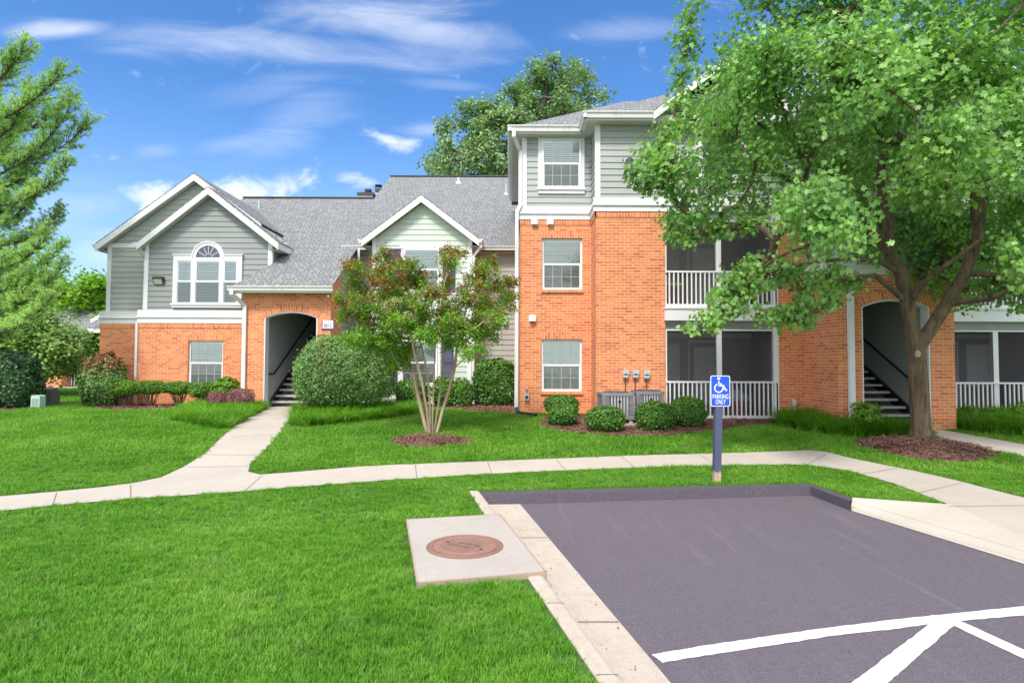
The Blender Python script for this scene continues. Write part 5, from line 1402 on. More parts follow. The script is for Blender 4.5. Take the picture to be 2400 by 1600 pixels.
def build_tree(root, limbs, clusters, leaf, trunk_mat, crown_mats, n_leaf, size, base_r, down=.4, up=.6, sub=6, spread=.30, twig_r=.006, red=None, tmin=.01, flare=True, crown_name='crown', trunk_name='trunk', width=1.0, exp=.42, jit=.12, mi_fn=None, limb_r=None):
    """limbs: list of polylines (Vector) - first one starts at the ground; clusters: list of (Vector, radius)"""
    nodes = []; par = []; 
    def add(p, q): nodes.append(Vector(p)); par.append(q); return len(nodes)-1
    chains = []
    for li, pl in enumerate(limbs):
        if li == 0 or (pl[0]-limbs[0][0]).length < .5: prev = -1
        else:
            prev = min(range(len(nodes)), key=lambda i: (nodes[i]-pl[0]).length)
        idx = [] if prev < 0 else [prev]
        pts = list(pl) if prev < 0 else list(pl[1:])
        dense = []
        src = list(pl)
        for a, b in zip(src[:-1], src[1:]):
            m = max(1, int((b-a).length/.35))
            for j in range(m): dense.append(a.lerp(b, j/m))
        dense.append(src[-1])
        if prev >= 0: dense = dense[1:]
        for p in dense: prev = add(p, prev); idx.append(prev)
        chains.append(idx)
    base = limbs[0][0]; c0 = sum((c for c, r in clusters), Vector())/len(clusters)
    ends = []; nl = 0
    rr = random.Random(7)
    trunk_nodes = len(nodes)
    for c, r in sorted(clusters, key=lambda t: (t[0]-limbs[0][-1]).length):
        best = min(range(len(nodes)), key=lambda i: (nodes[i]-c).length+2.2*max(0, nodes[i].z-c.z+.05)+(.5 if par[i] < 0 else 0)+(.6 if i < 6 else 0))
        a = nodes[best]; d = (c-a).length; m = max(2, int(d/.30)); prev = best; idx = [best]
        bow = Vector((rr.uniform(-1, 1), rr.uniform(-1, 1), rr.uniform(.3, 1.0)))*d*jit
        for j in range(1, m+1):
            t = j/m; p = a.lerp(c, t)+bow*math.sin(math.pi*t)+Vector((rr.gauss(0, 1), rr.gauss(0, 1), rr.gauss(0, 1)))*.03*d**.5*(1 if j < m else 0)
            prev = add(p, prev); idx.append(prev)
        chains.append(idx)
        for k in range(sub):
            v = Vector(sphere_dirs(1)[0])*r*rr.uniform(.55, 1.0); v.z *= .75
            e = c+v; q = prev if k % 2 else idx[max(1, len(idx)-2)]
            mid = nodes[q].lerp(e, .5)+Vector((rr.gauss(0, 1), rr.gauss(0, 1), rr.gauss(0, 1)))*.05*r
            i1 = add(mid, q); i2 = add(e, i1); chains.append([q, i1, i2]); ends.append((e, r)); 
    cnt = [0]*len(nodes)
    for i in range(len(nodes)-1, -1, -1):
        cnt[i] = max(cnt[i], 1)
        if par[i] >= 0: cnt[par[i]] += cnt[i]
    # widen from the tips: radius by pipe model scaled so that the base is base_r
    mxc = max(cnt); rad = [max(twig_r, base_r*(c/mxc)**exp) for c in cnt]
    if limb_r:
        for k_, (ra, rb) in enumerate(limb_r):
            ch = chains[k_]
            for j_, i in enumerate(ch):
                if j_ == 0 and k_ > 0: continue
                rad[i] = ra+(rb-ra)*j_/max(1, len(ch)-1)
    if flare:
        for i in range(len(nodes)):
            hgt = nodes[i].z-base.z
            if hgt < .5 and i < len(chains[0]): rad[i] *= 1+.55*max(0, 1-hgt/.45)**2
    mb = MB()
    for ch in chains:
        rs = [rad[i] for i in ch]
        if len(ch) > 1 and par[ch[0]] >= -1 and ch is not chains[0]: rs[0] = min(rs[0], rs[1]*1.35)
        n = 14 if max(rs) > .1 else (8 if max(rs) > .03 else 5)
        mb.tube([nodes[i] for i in ch], rs, n, cap=False)
    tr = mb.build(trunk_name, trunk_mat, root, smooth=True)
    # leaves
    E = np.array([list(e) for e, r in ends]); R = np.array([r for e, r in ends]); w = R**1.7*rng.uniform(.4, 1.4, len(R)); w /= w.sum()
    pick = rng.choice(len(E), n_leaf, p=w)
    offs = np.clip(rng.normal(size=(n_leaf, 3)), -2, 2)*(R[pick]*spread)[:, None]; offs[:, 2] *= .8
    Pn = E[pick]+offs
    Nn = sphere_dirs(n_leaf); Nn[:, 2] = np.abs(Nn[:, 2])*.8+up
    cen = np.array(list(c0)); outw = Pn-cen; outw /= np.maximum(np.linalg.norm(outw, axis=1, keepdims=True), 1e-6)
    Nn += outw*.45
    sz = size*rng.uniform(.6, 1.2, n_leaf)
    mi = None
    if mi_fn is not None: mi = mi_fn(Pn, pick, E)
    leaf_mesh(crown_name, Pn, Nn, sz, leaf[0], leaf[1], crown_mats, root, down=down, mi=mi, width=width)
    return tr
def pcluster(poly, n, Yf, r, seed=1, mind=None):
    """cluster centres spread over an outline seen from the street, at depths Yf(rand)"""
    rr = random.Random(seed); xs = [p[0] for p in poly]; ys = [p[1] for p in poly]; out = []; tries = 0; pix = []
    while len(out) < n and tries < 20000:
        tries += 1
        x = rr.uniform(min(xs), max(xs)); y = rr.uniform(min(ys), max(ys))
        if not inpoly(np.array([[x, y]]), poly)[0]: continue
        if mind and any((x-a)**2+(y-b)**2 < mind**2 for a, b in pix): continue
        pix.append((x, y)); out.append((at(x, y, Yf(rr, x, y)), r*rr.uniform(.75, 1.2)))
    return out

M['maple_leaf'] = leaf_mat('maple_leaf', [(0.108, 0.228, 0.070), (0.180, 0.362, 0.099), (0.272, 0.495, 0.123), (0.415, 0.651, 0.151)], .38, .38)
M['maple_bark'] = bark_mat('maple_bark', (.040, .027, .019), (.225, .155, .095), 14, 1.6, 1.0)
M['crape_green'] = leaf_mat('crape_green', [(0.086, 0.211, 0.018), (0.161, 0.372, 0.025), (0.270, 0.521, 0.034)], .35)
M['crape_red'] = leaf_mat('crape_red', [(0.213, 0.130, 0.030), (0.338, 0.150, 0.045), (0.375, 0.220, 0.055)], .35)
M['crape_bark'] = bark_mat('crape_bark', (.30, .20, .125), (.50, .37, .26), 9, 1.6, .25)
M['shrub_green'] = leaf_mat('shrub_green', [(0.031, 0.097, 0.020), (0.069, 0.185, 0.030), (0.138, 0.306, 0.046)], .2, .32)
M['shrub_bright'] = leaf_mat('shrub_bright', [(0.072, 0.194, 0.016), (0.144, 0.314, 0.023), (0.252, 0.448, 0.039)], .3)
M['shrub_pale'] = leaf_mat('shrub_pale', [(0.076, 0.165, 0.045), (0.162, 0.309, 0.082), (0.279, 0.464, 0.128)], .25, .42)
M['dark_leaf'] = leaf_mat('dark_leaf', [(0.031, 0.083, 0.033), (0.071, 0.153, 0.057), (0.129, 0.235, 0.084)], .12, .3)
M['red_leaf'] = leaf_mat('red_leaf', [(0.188, 0.065, 0.036), (0.315, 0.117, 0.060)], .3)
M['barberry'] = leaf_mat('barberry', [(0.150, 0.058, 0.068), (0.282, 0.113, 0.126), (0.431, 0.194, 0.203)], .25)
M['pine'] = leaf_mat('pine_needles', [(0.219, 0.384, 0.125), (0.413, 0.640, 0.197), (0.680, 0.897, 0.270)], .25, .5)
M['bright_tree'] = leaf_mat('bright_tree', [(0.097, 0.224, 0.016), (0.184, 0.380, 0.021), (0.281, 0.517, 0.029)], .4)
M['dog_leaf'] = leaf_mat('dogwood_leaf', [(0.126, 0.230, 0.065), (0.239, 0.391, 0.097), (0.421, 0.575, 0.162)], .3)
M['oak_leaf'] = leaf_mat('oak_leaf', [(0.133, 0.246, 0.137), (0.253, 0.384, 0.160), (0.446, 0.549, 0.206)], .3)
M['twig'] = bark_mat('twig', (.07, .045, .035), (.19, .13, .10), 20, 4, .3)
M['grey_bark'] = bark_mat('grey_bark', (.05, .042, .036), (.16, .135, .11))

# ---- the big maple
tb = gnd(2160, 1040); TY = tb.y
lim = lambda pts: [at(x, y, Y) for x, y, Y in pts]
trunk = [Vector((tb.x, TY, g(TY)-.08)), at(2158, 1000, TY), at(2155, 930, TY), at(2150, 860, TY), at(2148, 815, TY)]
Lb = lim([(2148, 815, TY), (2135, 760, TY-.05), (2128, 710, TY-.1), (2110, 640, TY-.15), (2085, 590, TY-.2), (2050, 540, TY-.3), (1990, 500, TY-.6), (1900, 440, TY-1), (1800, 400, TY-1.5)])
Lr = lim([(2148, 815, TY), (2178, 775, TY-.1), (2220, 710, TY-.3), (2262, 640, TY-.5), (2290, 560, TY-.7), (2300, 480, TY-.9), (2320, 380, TY-1.1), (2290, 250, TY-1)])
L3 = lim([(2085, 590, TY-.2), (2080, 500, TY-.1), (2060, 420, TY-.1), (2080, 300, TY-.2), (2130, 150, TY-.3), (2120, 0, TY-.3)])
L4 = lim([(2135, 705, TY-.1), (2165, 660, TY-.5), (2220, 620, TY-.9), (2300, 560, TY-1.4)])
L5 = lim([(2240, 715, TY-.4), (2320, 700, TY-1), (2420, 655, TY-1.6)])
L6 = lim([(2275, 680, TY-.3), (2340, 645, TY-.8), (2450, 600, TY-1.2)])
L7 = lim([(2120, 700, TY-.1), (2080, 670, TY-.4), (2050, 645, TY-.8), (1950, 660, TY-1.3), (1850, 680, TY-1.8)])
L8 = lim([(2100, 620, TY-.2), (2000, 605, TY-.8), (1900, 615, TY-1.5), (1800, 640, TY-2)])
maple_poly = [(1680, -160), (1690, 0), (1660, 60), (1690, 110), (1650, 170), (1670, 230), (1620, 270), (1615, 330), (1570, 370), (1560, 410), (1600, 440), (1640, 490), (1700, 480), (1780, 470), (1840, 500), (1900, 560), (1960, 590), (2050, 600), (2130, 590), (2260, 600), (2400, 650), (2560, 650), (2760, 300), (2560, -300), (2100, -420)]
def my(rr, x, y):
    # thickness of the crown at this place: deepest in the middle
    if y > 430 and 1985 < x < 2420: return TY+rr.uniform(.5, 1.25)
    c = max(0, 1-abs((x-2150)/750)**2); return TY-1.3+rr.uniform(-2.8, 1.6)*(.25+.75*c)*(1 if y > -50 else .7)
cl_m = pcluster(maple_poly, 165, my, .55, 3, 46)
for (x, y, Y, r) in [(1625, 768, TY-2, .17), (1655, 752, TY-2, .2), (1690, 735, TY-2, .24), (1715, 700, TY-2, .26), (1690, 690, TY-1.9, .2), (1750, 680, TY-1.9, .28), (1740, 640, TY-2, .26), (1790, 650, TY-1.8, .28), (1780, 615, TY-1.9, .22), (1830, 640, TY-1.7, .26), (1870, 650, TY-1.6, .26), (1725, 655, TY-1.9, .24),
                     (1800, 738, TY-1.9, .2), (1845, 742, TY-1.8, .24), (1890, 745, TY-1.7, .24), (1925, 722, TY-1.5, .22), (1955, 700, TY-1.3, .2), (1870, 715, TY-1.7, .2), (1905, 670, TY-1.5, .26), (1945, 640, TY-1.2, .3), (1990, 660, TY-1, .24),
                     (1482, 408, TY-2.2, .15), (1510, 420, TY-2.1, .22), (1540, 400, TY-2.1, .26), (1550, 440, TY-2, .26), (1590, 560, TY-2, .16), (1575, 520, TY-2, .24), (1620, 520, TY-2, .24), (1625, 560, TY-2, .17), (1680, 540, TY-1.9, .22), (1600, 480, TY-2, .3), (1530, 360, TY-2, .25), (1560, 320, TY-2, .3), (1585, 250, TY-1.9, .25), (1590, 180, TY-1.8, .25), (1610, 110, TY-1.8, .28), (1620, 40, TY-1.7, .28), (1750, 520, TY-1.8, .24), (1690, 500, TY-1.9, .3),
                     (2250, 690, TY+.9, .4), (2060, 590, TY+1.0, .45), (2200, 640, TY+1.1, .5), (2330, 660, TY-.6, .4), (2150, 640, TY+1.2, .45), (2260, 600, TY+1.0, .5), (2380, 690, TY-.8, .35)]:
    cl_m.append((at(x, y, Y), r))
t1 = thing('maple_tree', 'large leafy green maple with forked trunk in the mulch ring on the right', 'tree', (tb.x, TY, g(TY)))
build_tree(t1, [trunk, Lb, Lr, L3, L4, L5, L6, L7, L8], cl_m, MAPLE, M['maple_bark'], M['maple_leaf'], 104000, .088, .195, down=.9, up=.15, sub=8, spread=.38, exp=.50, limb_r=[(.19, .165), (.150, .042), (.135, .045), (.11, .03), (.075, .03), (.065, .03), (.06, .03), (.055, .02), (.055, .02)])
# cut branch scar
mb = MB(); q = at(2151, 829, TY-.27); mb.lathe((0, 0, 0), [(.065, 0), (.055, .012), (.001, .014)], 16)
mb.v = [tuple(q+Vector((v[0], -v[2]-.0, v[1]*1.2))) for v in mb.v]; M['scar'] = bark_mat('pale_scar', (.25, .18, .09), (.42, .32, .18), 20, 20, .2); mb.build('branch_scar', M['scar'], t1)

# ---- crape myrtle
cb = gnd(1010, 1016); CYm = cb.y
t2 = thing('crape_myrtle', 'small multi stemmed tree with reddish green leaves in the round mulch ring', 'tree', (cb.x, CYm, g(CYm)))
z0c = Vector((0, 0, 0))
def st(pts): return [at(x, y, CYm+d) for x, y, d in pts]
S = [st([(1005, 1022, 0), (990, 960, -.05), (965, 905, -.1), (935, 860, -.2), (905, 800, -.3), (880, 740, -.3)]),
     st([(1003, 1022, .05), (985, 950, .1), (970, 880, .2), (955, 840, .3), (925, 760, .4), (900, 680, .5)]),
     st([(1010, 1022, 0), (1008, 950, .05), (1002, 870, .05), (985, 800, 0), (970, 740, 0), (955, 660, 0), (940, 610, 0)]),
     st([(1013, 1022, -.05), (1015, 940, -.1), (1018, 860, -.15), (1022, 780, -.2), (1035, 700, -.2), (1050, 620, -.2)]),
     st([(1022, 1022, 0), (1035, 970, 0), (1052, 915, .05), (1065, 850, .1), (1075, 790, .1), (1100, 730, .2), (1130, 680, .2)]),
     st([(1008, 1022, -.06), (1000, 955, -.2), (988, 890, -.35), (972, 830, -.5), (962, 770, -.6), (990, 690, -.7)]),
     st([(1016, 1022, .06), (1026, 960, .2), (1036, 890, .3), (1040, 820, .4), (1062, 740, .5), (1075, 660, .5)]),
     st([(1052, 915, .05), (1066, 860, -.1), (1072, 800, -.3), (1085, 750, -.4), (1100, 700, -.5), (1085, 640, -.5)])]
cpoly = [(785, 690), (800, 650), (845, 615), (875, 645), (898, 585), (940, 610), (985, 630), (1000, 650), (1050, 590), (1083, 578), (1075, 640), (1105, 700), (1105, 650), (1145, 615), (1190, 650), (1195, 690), (1185, 740), (1165, 790), (1145, 825), (1100, 830), (1060, 810), (1030, 780), (990, 810), (950, 850), (925, 880), (880, 840), (830, 800), (800, 760), (785, 720)]
cpoly = [(max(x, 812), y) for x, y in cpoly]
ccl = pcluster(cpoly, 88, lambda rr, x, y: CYm+rr.uniform(-.9, .9), .24, 5, 19)
def crmi(Pn, pick, E):
    z = Pn[:, 2]; pr = np.clip((z-2.3)/2.2, .05, .55); return (rng.uniform(size=len(z)) < pr*np.repeat(1, len(z))*(.35+1.3*(np.sin(pick*1.7) > .1))).astype(int)
build_tree(t2, S, ccl, SIMPLE, M['crape_bark'], [M['crape_green'], M['crape_red']], 52000, .060, .042, down=-.2, up=.3, sub=8, spread=.31, twig_r=.003, flare=False, exp=.36, mi_fn=crmi, jit=.06, width=1.15)

# ---- background oak behind the roof
ob = Vector((at(1200, 420, 36).x, 36, .45))
opoly = [(1006, 410), (1012, 340), (1022, 300), (1065, 268), (1100, 248), (1150, 238), (1192, 205), (1235, 165), (1300, 140), (1330, 152), (1378, 142), (1400, 180), (1415, 205), (1415, 240), (1390, 270), (1360, 320), (1330, 420), (1200, 500), (1010, 500)]
opoly = [(1205+(x-1205)*.90, y+14) for x, y in opoly]
ocl = pcluster(opoly, 95, lambda rr, x, y: 36+rr.uniform(-2.5, 2.5), .85, 9, 24)
t3 = thing('oak_tree', 'tall olive green tree rising behind the shingle roof in the centre', 'tree', ob)
otr = [ob, Vector((ob.x+.2, 36, 4)), at(1215, 400, 36), at(1250, 320, 36), at(1280, 220, 36)]
build_tree(t3, [otr, [at(1215, 400, 36), at(1150, 340, 36), at(1080, 300, 36)]], ocl, OVAL, M['grey_bark'], M['oak_leaf'], 33000, .24, .42, down=.2, up=.3, sub=5, spread=.33, twig_r=.02, exp=.5)

# ---- trees on the left
def simple_tree(name, label, base, poly, n, Y, dY, r, leaf, mat, nl, size, br, limbs=None, seed=2, mind=None, up=.4, group=None, bark='grey_bark', **kw):
    t = thing(name, label, 'tree', base, group)
    cl_ = pcluster(poly, n, lambda rr, x, y: Y+rr.uniform(-dY, dY), r, seed, mind)
    c = sum((q for q, _ in cl_), Vector())/len(cl_)
    if limbs is None: limbs = [[Vector(base), Vector(base).lerp(Vector((c.x, c.y, c.z)), .5), Vector((c.x, c.y, c.z))]]
    build_tree(t, limbs, cl_, leaf, M[bark], M[mat], nl, size, br, up=up, **kw); return t
b_ = at(185, 900, 34); simple_tree('shade_tree', 'bright yellow green leafy tree behind the left end of the building', (b_.x, 34, .45), [(60, 700), (105, 665), (135, 650), (170, 660), (200, 676), (228, 668), (262, 674), (275, 760), (270, 870), (120, 880), (60, 860)], 80, 34, 2, 1.3, OVAL, 'bright_tree', 26000, .30, .3, seed=4, mind=20)
b_ = at(-40, 900, 42); simple_tree('shade_tree', 'bright green tree at the far left edge showing between pine boughs', (b_.x, 42, .45), [(-160, 880), (-160, 640), (-60, 600), (40, 620), (90, 690), (100, 880)], 50, 42, 3, 1.5, OVAL, 'bright_tree', 12000, .40, .35, seed=14, mind=24)
dbs = gnd(93, 925); DY = 24
dl = [[Vector((at(93, 920, DY).x, DY, .45)), at(95, 890, DY), at(108, 870, DY), at(120, 840, DY), at(130, 800, DY)], [at(92, 915, DY)+Vector((0, 0, -.1)), at(82, 880, DY), at(70, 860, DY), at(40, 830, DY)]]
simple_tree('dogwood_tree', 'low spreading grey green tree with dark forked trunk behind the utility cabinet', dl[0][0], [(-60, 860), (-60, 740), (20, 725), (90, 735), (130, 755), (165, 790), (190, 830), (195, 862), (170, 874), (150, 862), (110, 872), (40, 855)], 64, DY, 1.6, .62, OVAL, 'dog_leaf', 17000, .17, .17, limbs=dl, seed=6, mind=17, up=.9, down=0)

# ---- pine at the left edge
PY = 17.0
pb = Vector((at(-75, 950, PY).x, PY, .42))
t5 = thing('pine_tree', 'tall pine with long upswept needled boughs entering from the left edge', 'tree', pb)
px_ = pb.x
def pine_node(x, y, dY=0): return at(x, y, PY+dY)
boughs = []
for (y0_, tip, drop) in [(190, (90, 118), 20), (265, (175, 172), 40), (285, (200, 232), 55), (345, (240, 290), 70), (395, (195, 262), 60), (450, (192, 388), 62), (500, (120, 440), 60), (545, (168, 505), 50), (600, (140, 556), 50), (650, (172, 586), 70), (690, (176, 628), 70), (740, (150, 700), 60), (700, (60, 730), 40), (350, (60, 320), 40), (560, (90, 600), 50), (620, (90, 660), 50), (780, (110, 730), 30),
                         (230, (20, 190), 20), (480, (30, 470), 20), (400, (100, 400), 40), (320, (110, 215), 50), (680, (20, 690), 30)]:
    boughs.append((y0_, tip, drop))
rp = random.Random(3); mb = MB(); tuft_p = []; tuft_d = []
tk = [pb, Vector((px_+.05, PY, 4)), Vector((px_, PY, 8)), Vector((px_-.05, PY, 10.6))]
mb.tube([pb+Vector((0, 0, -.1)), pb+Vector((.0, 0, .5))]+tk[1:], [.36, .27, .22, .15, .05], 14, cap=False)
for y0_, tip, drop in boughs:
    tip = (tip[0]-38, tip[1]+6)
    dY = rp.uniform(-1.8, 1.8); a = Vector((px_, PY, at(-75, y0_+25, PY).z)); e = at(tip[0], tip[1], PY+dY)
    mid1 = a.lerp(e, .4)+Vector((0, 0, -drop/F*PY*.9)); mid2 = a.lerp(e, .75)+Vector((0, 0, -drop/F*PY*.75))
    P_ = []
    for k in range(15):
        t = k/14; P_.append(a*(1-t)**3+mid1*3*t*(1-t)**2+mid2*3*t*t*(1-t)+e*t**3)
    mb.tube(P_, [.036*(1-k/14)+.006 for k in range(15)], 6, cap=False)
    for k in range(2, 15):
        nb = 5 if k < 14 else 4
        for j in range(nb):
            o_ = P_[k]; dv = (P_[k]-P_[k-1]).normalized()
            s = Vector((rp.uniform(-.3, .3), rp.uniform(-1, 1), rp.uniform(-.15, .65))); dd = (dv*rp.uniform(.5, 1.1)+s).normalized()
            ln = rp.uniform(.25, .75)*(1.15-.5*k/14)
            q = o_+dd*ln+Vector((0, 0, .08)); mb.tube([o_, o_+dd*ln*.5, q], [.010, .007, .004], 4, cap=False)
            for t in (.4, .55, .7, .85, 1.0):
                tuft_p.append(o_.lerp(q, t)+Vector((rp.gauss(0, .04), rp.gauss(0, .04), rp.gauss(0, .04)))); tuft_d.append((dd+Vector((0, 0, .35))).normalized())
            for jj in range(3):
                d3 = (dd+Vector((rp.uniform(-.8, .8), rp.uniform(-.8, .8), rp.uniform(-.1, .9)))).normalized(); q3 = o_.lerp(q, rp.uniform(.4, .9)); q4 = q3+d3*rp.uniform(.12, .28)
                mb.tube([q3, q4], [.005, .003], 4, cap=False); tuft_p.append(q4); tuft_d.append(d3)
mb.build('trunk', M['grey_bark'], t5, smooth=True)
tp = np.array([list(v) for v in tuft_p]); td = np.array([list(v) for v in tuft_d]); nt_ = len(tp); per = 25
pn = np.repeat(tp, per, 0); dn = np.repeat(td, per, 0)*.9+sphere_dirs(nt_*per)*.75
leaf_mesh('crown', pn, sphere_dirs(len(pn)), rng.uniform(.07, .12, len(pn)), [(-.05, 0, 0), (.05, 0, 0), (.03, .6, 0), (0, 1, 0), (-.03, .6, 0)], [(0, 1, 2, 3, 4)], M['pine'], t5, dirv=dn)

# ================================================================== shrubs
def shrub(name, label, x0, x1, yt, yb, Y, n, size, mats, leaf=OVAL, box=2.0, depth=.9, rough=.08, stems=None, group=None, mi_fn=None, base=None, inner=.25, cat='shrub', down=0, flat_bottom=True):
    """leafy volume between photo columns x0..x1 and rows yt..yb at distance Y"""
    a = at(x0, (yt+yb)/2, Y); b = at(x1, (yt+yb)/2, Y); zt = at((x0+x1)/2, yt, Y).z; zb = max(at((x0+x1)/2, yb, Y).z, g(Y)+.0)
    cx_, rx = (a.x+b.x)/2, abs(b.x-a.x)/2; cz_, rz = (zt+zb)/2, (zt-zb)/2; ry = rx*depth
    t = thing(name, label, cat, (cx_, Y, g(Y)), group)
    d = sphere_dirs(n); k = 1/(np.sum(np.abs(d)**box, 1)**(1/box)); d2 = d*k[:, None]
    # lumpy radius
    seed = rng.uniform(0, 50)
    lump = np.array([mnoise.noise(Vector((v[0]*2.2+seed, v[1]*2.2, v[2]*2.2)))*1.0+mnoise.noise(Vector((v[0]*6+seed, v[1]*6, v[2]*6)))*.5 for v in d])
    rad = (1+rough*2.6*lump)*(1-inner*rng.uniform(0, 1, n)**2.2)+rng.exponential(.022, n)*(rng.uniform(size=n) < .5)
    Pn = np.array([cx_, Y, cz_])+d2*np.array([rx, ry, rz])*rad[:, None]
    Nn = d*np.array([1/rx, 1/ry, 1/rz]); Nn /= np.linalg.norm(Nn, axis=1, keepdims=True)
    Nn = Nn+sphere_dirs(n)*.75; Nn[:, 2] += .35
    Pn[:, 2] = np.maximum(Pn[:, 2], g(Y)+.02)
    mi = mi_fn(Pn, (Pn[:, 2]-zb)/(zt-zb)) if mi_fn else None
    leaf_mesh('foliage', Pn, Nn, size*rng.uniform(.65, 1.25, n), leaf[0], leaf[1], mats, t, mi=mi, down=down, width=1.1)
    mb = MB(); rr = random.Random(int(x0)); ns = stems or 9
    for i in range(ns):
        an = rr.uniform(0, 6.28); r0 = rr.uniform(0, .25); r1 = rr.uniform(.3, .85)
        p = Vector((cx_+math.cos(an)*r0*rx, Y+math.sin(an)*r0*ry, g(Y)-.02)); q = Vector((cx_+math.cos(an)*r1*rx, Y+math.sin(an)*r1*ry, cz_+rr.uniform(-.2, .6)*rz))
        m_ = p.lerp(q, .5)+Vector((rr.uniform(-.05, .05), rr.uniform(-.05, .05), 0)); mb.tube([p, m_, q], [.014, .010, .004], 5, cap=False)
        for j in range(3):
            q2 = q+Vector((rr.uniform(-.5, .5)*rx, rr.uniform(-.5, .5)*ry, rr.uniform(0, .5)*rz)); mb.tube([m_.lerp(q, .6), q2], [.007, .003], 4, cap=False)
    mb.build('stems', M['twig'], t)
    return t
shrub('round_shrub', 'huge clipped round green shrub beside the arched stairway entrance', 697, 922, 786, 958, 16.3, 24000, .075, M['shrub_pale'], SIMPLE, 2.35, .9, .045, inner=.22, down=.3)
G5 = 'clipped shrubs in front of the three storey block'
for (x0, x1, yt, yb, lab) in [(1278, 1354, 925, 972, 'flat topped clipped shrub right under the lower brick wall window'), (1284, 1352, 948, 1004, 'small round shrub in front of the flat topped one below the window'),
                              (1375, 1462, 952, 1018, 'round green shrub in front of the left air conditioner'), (1493, 1576, 942, 1016, 'round green shrub in front of the right air conditioner'),
                              (1572, 1652, 931, 1006, 'round green shrub in front of the lower balcony railing')]:
    q = gnd((x0+x1)/2, yb-2)
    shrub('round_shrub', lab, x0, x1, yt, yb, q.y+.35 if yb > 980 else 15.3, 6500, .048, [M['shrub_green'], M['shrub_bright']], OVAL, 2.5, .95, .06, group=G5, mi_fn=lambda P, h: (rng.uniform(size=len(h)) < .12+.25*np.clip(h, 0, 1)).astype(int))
HG = 'low hedge bushes along the left brick wall'
for (x0, x1, yt, yb, lab) in [(256, 328, 893, 926, 'leftmost hedge bush with bare brown stems against the brick'), (322, 385, 893, 922, 'hedge bush with bare twisted stems below the brick, second from the left'), (385, 450, 895, 922, 'hedge bush with thin bare stems left of the ground floor window'), (446, 505, 896, 930, 'hedge bush under the left ground floor window')]:
    shrub('hedge_bush', lab, x0, x1, yt, yb, 17.9, 3600, .055, [M['shrub_bright'], M['shrub_green']], OVAL, 2.6, .8, .10, stems=22, group=HG, mi_fn=lambda P, h: (rng.uniform(size=len(h)) < .3).astype(int))
shrub('leafy_bush', 'glossy dark green bush beside the hedge next to the white downspout', 500, 560, 888, 942, 17.7, 3200, .085, M['shrub_bright'], OVAL, 2, .8, .12)
shrub('photinia_bush', 'rounded bush with red new growth on top at the left building corner', 194, 290, 832, 955, 18.0, 9500, .085, [M['shrub_pale'], M['red_leaf']], OVAL, 2.3, .8, .07, mi_fn=lambda P, h: (rng.uniform(size=len(h)) < np.clip((h-.6)*2.4, .05, .85)).astype(int))
shrub('barberry_bush', 'small purple barberry bush, the smaller one left of its twin', 488, 532, 915, 962, 16.6, 3600, .035, M['barberry'], OVAL, 2, .9, .10)
shrub('barberry_bush', 'wider purple barberry bush in front of the white downspout', 533, 594, 910, 955, 16.7, 4600, .035, M['barberry'], OVAL, 2.1, .9, .10)
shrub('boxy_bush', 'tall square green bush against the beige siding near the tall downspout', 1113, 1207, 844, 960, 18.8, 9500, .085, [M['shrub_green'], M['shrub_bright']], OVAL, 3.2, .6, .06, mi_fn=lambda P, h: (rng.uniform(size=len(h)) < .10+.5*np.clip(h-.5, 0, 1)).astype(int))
G3 = 'low bushes under the pale green bay'
for (x0, x1, yt, yb, lab) in [(926, 1005, 890, 960, 'low bush under the pale green bay, left of the thin tree stems'), (1014, 1066, 886, 955, 'low bush under the navy shutter of the pale green bay'), (1060, 1108, 890, 955, 'low bush at the right corner of the pale green bay')]:
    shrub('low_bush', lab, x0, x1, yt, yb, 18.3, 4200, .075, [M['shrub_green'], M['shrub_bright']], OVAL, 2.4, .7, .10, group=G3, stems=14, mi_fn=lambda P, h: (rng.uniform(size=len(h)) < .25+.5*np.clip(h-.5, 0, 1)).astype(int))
shrub('dark_hedge', 'dark green dense hedge clump at the left edge below the pine', -60, 76, 828, 962, 17.2, 16000, .10, M['dark_leaf'], OVAL, 3.0, .8, .05, down=.5)
GR = 'small bright bushes by the right hand walk'
for (x0, x1, yt, yb, Y, lab) in [(2002, 2062, 946, 998, 13.15, 'small bright green bush at the foot of the right stairway arch'), (2250, 2298, 952, 990, 14.3, 'small yellow green bush below the right porch railing beside the brick pier'), (2370, 2440, 945, 995, 14.2, 'small yellow green bush below the porch railing at the right edge'), (2310, 2352, 958, 992, 14.4, 'tiny yellow green bush under the right porch centre post')]:
    shrub('small_bush', lab, x0, x1, yt, yb, Y, 1500, .075, M['shrub_bright'], OVAL, 1.8, .9, .26, group=GR, inner=.7)

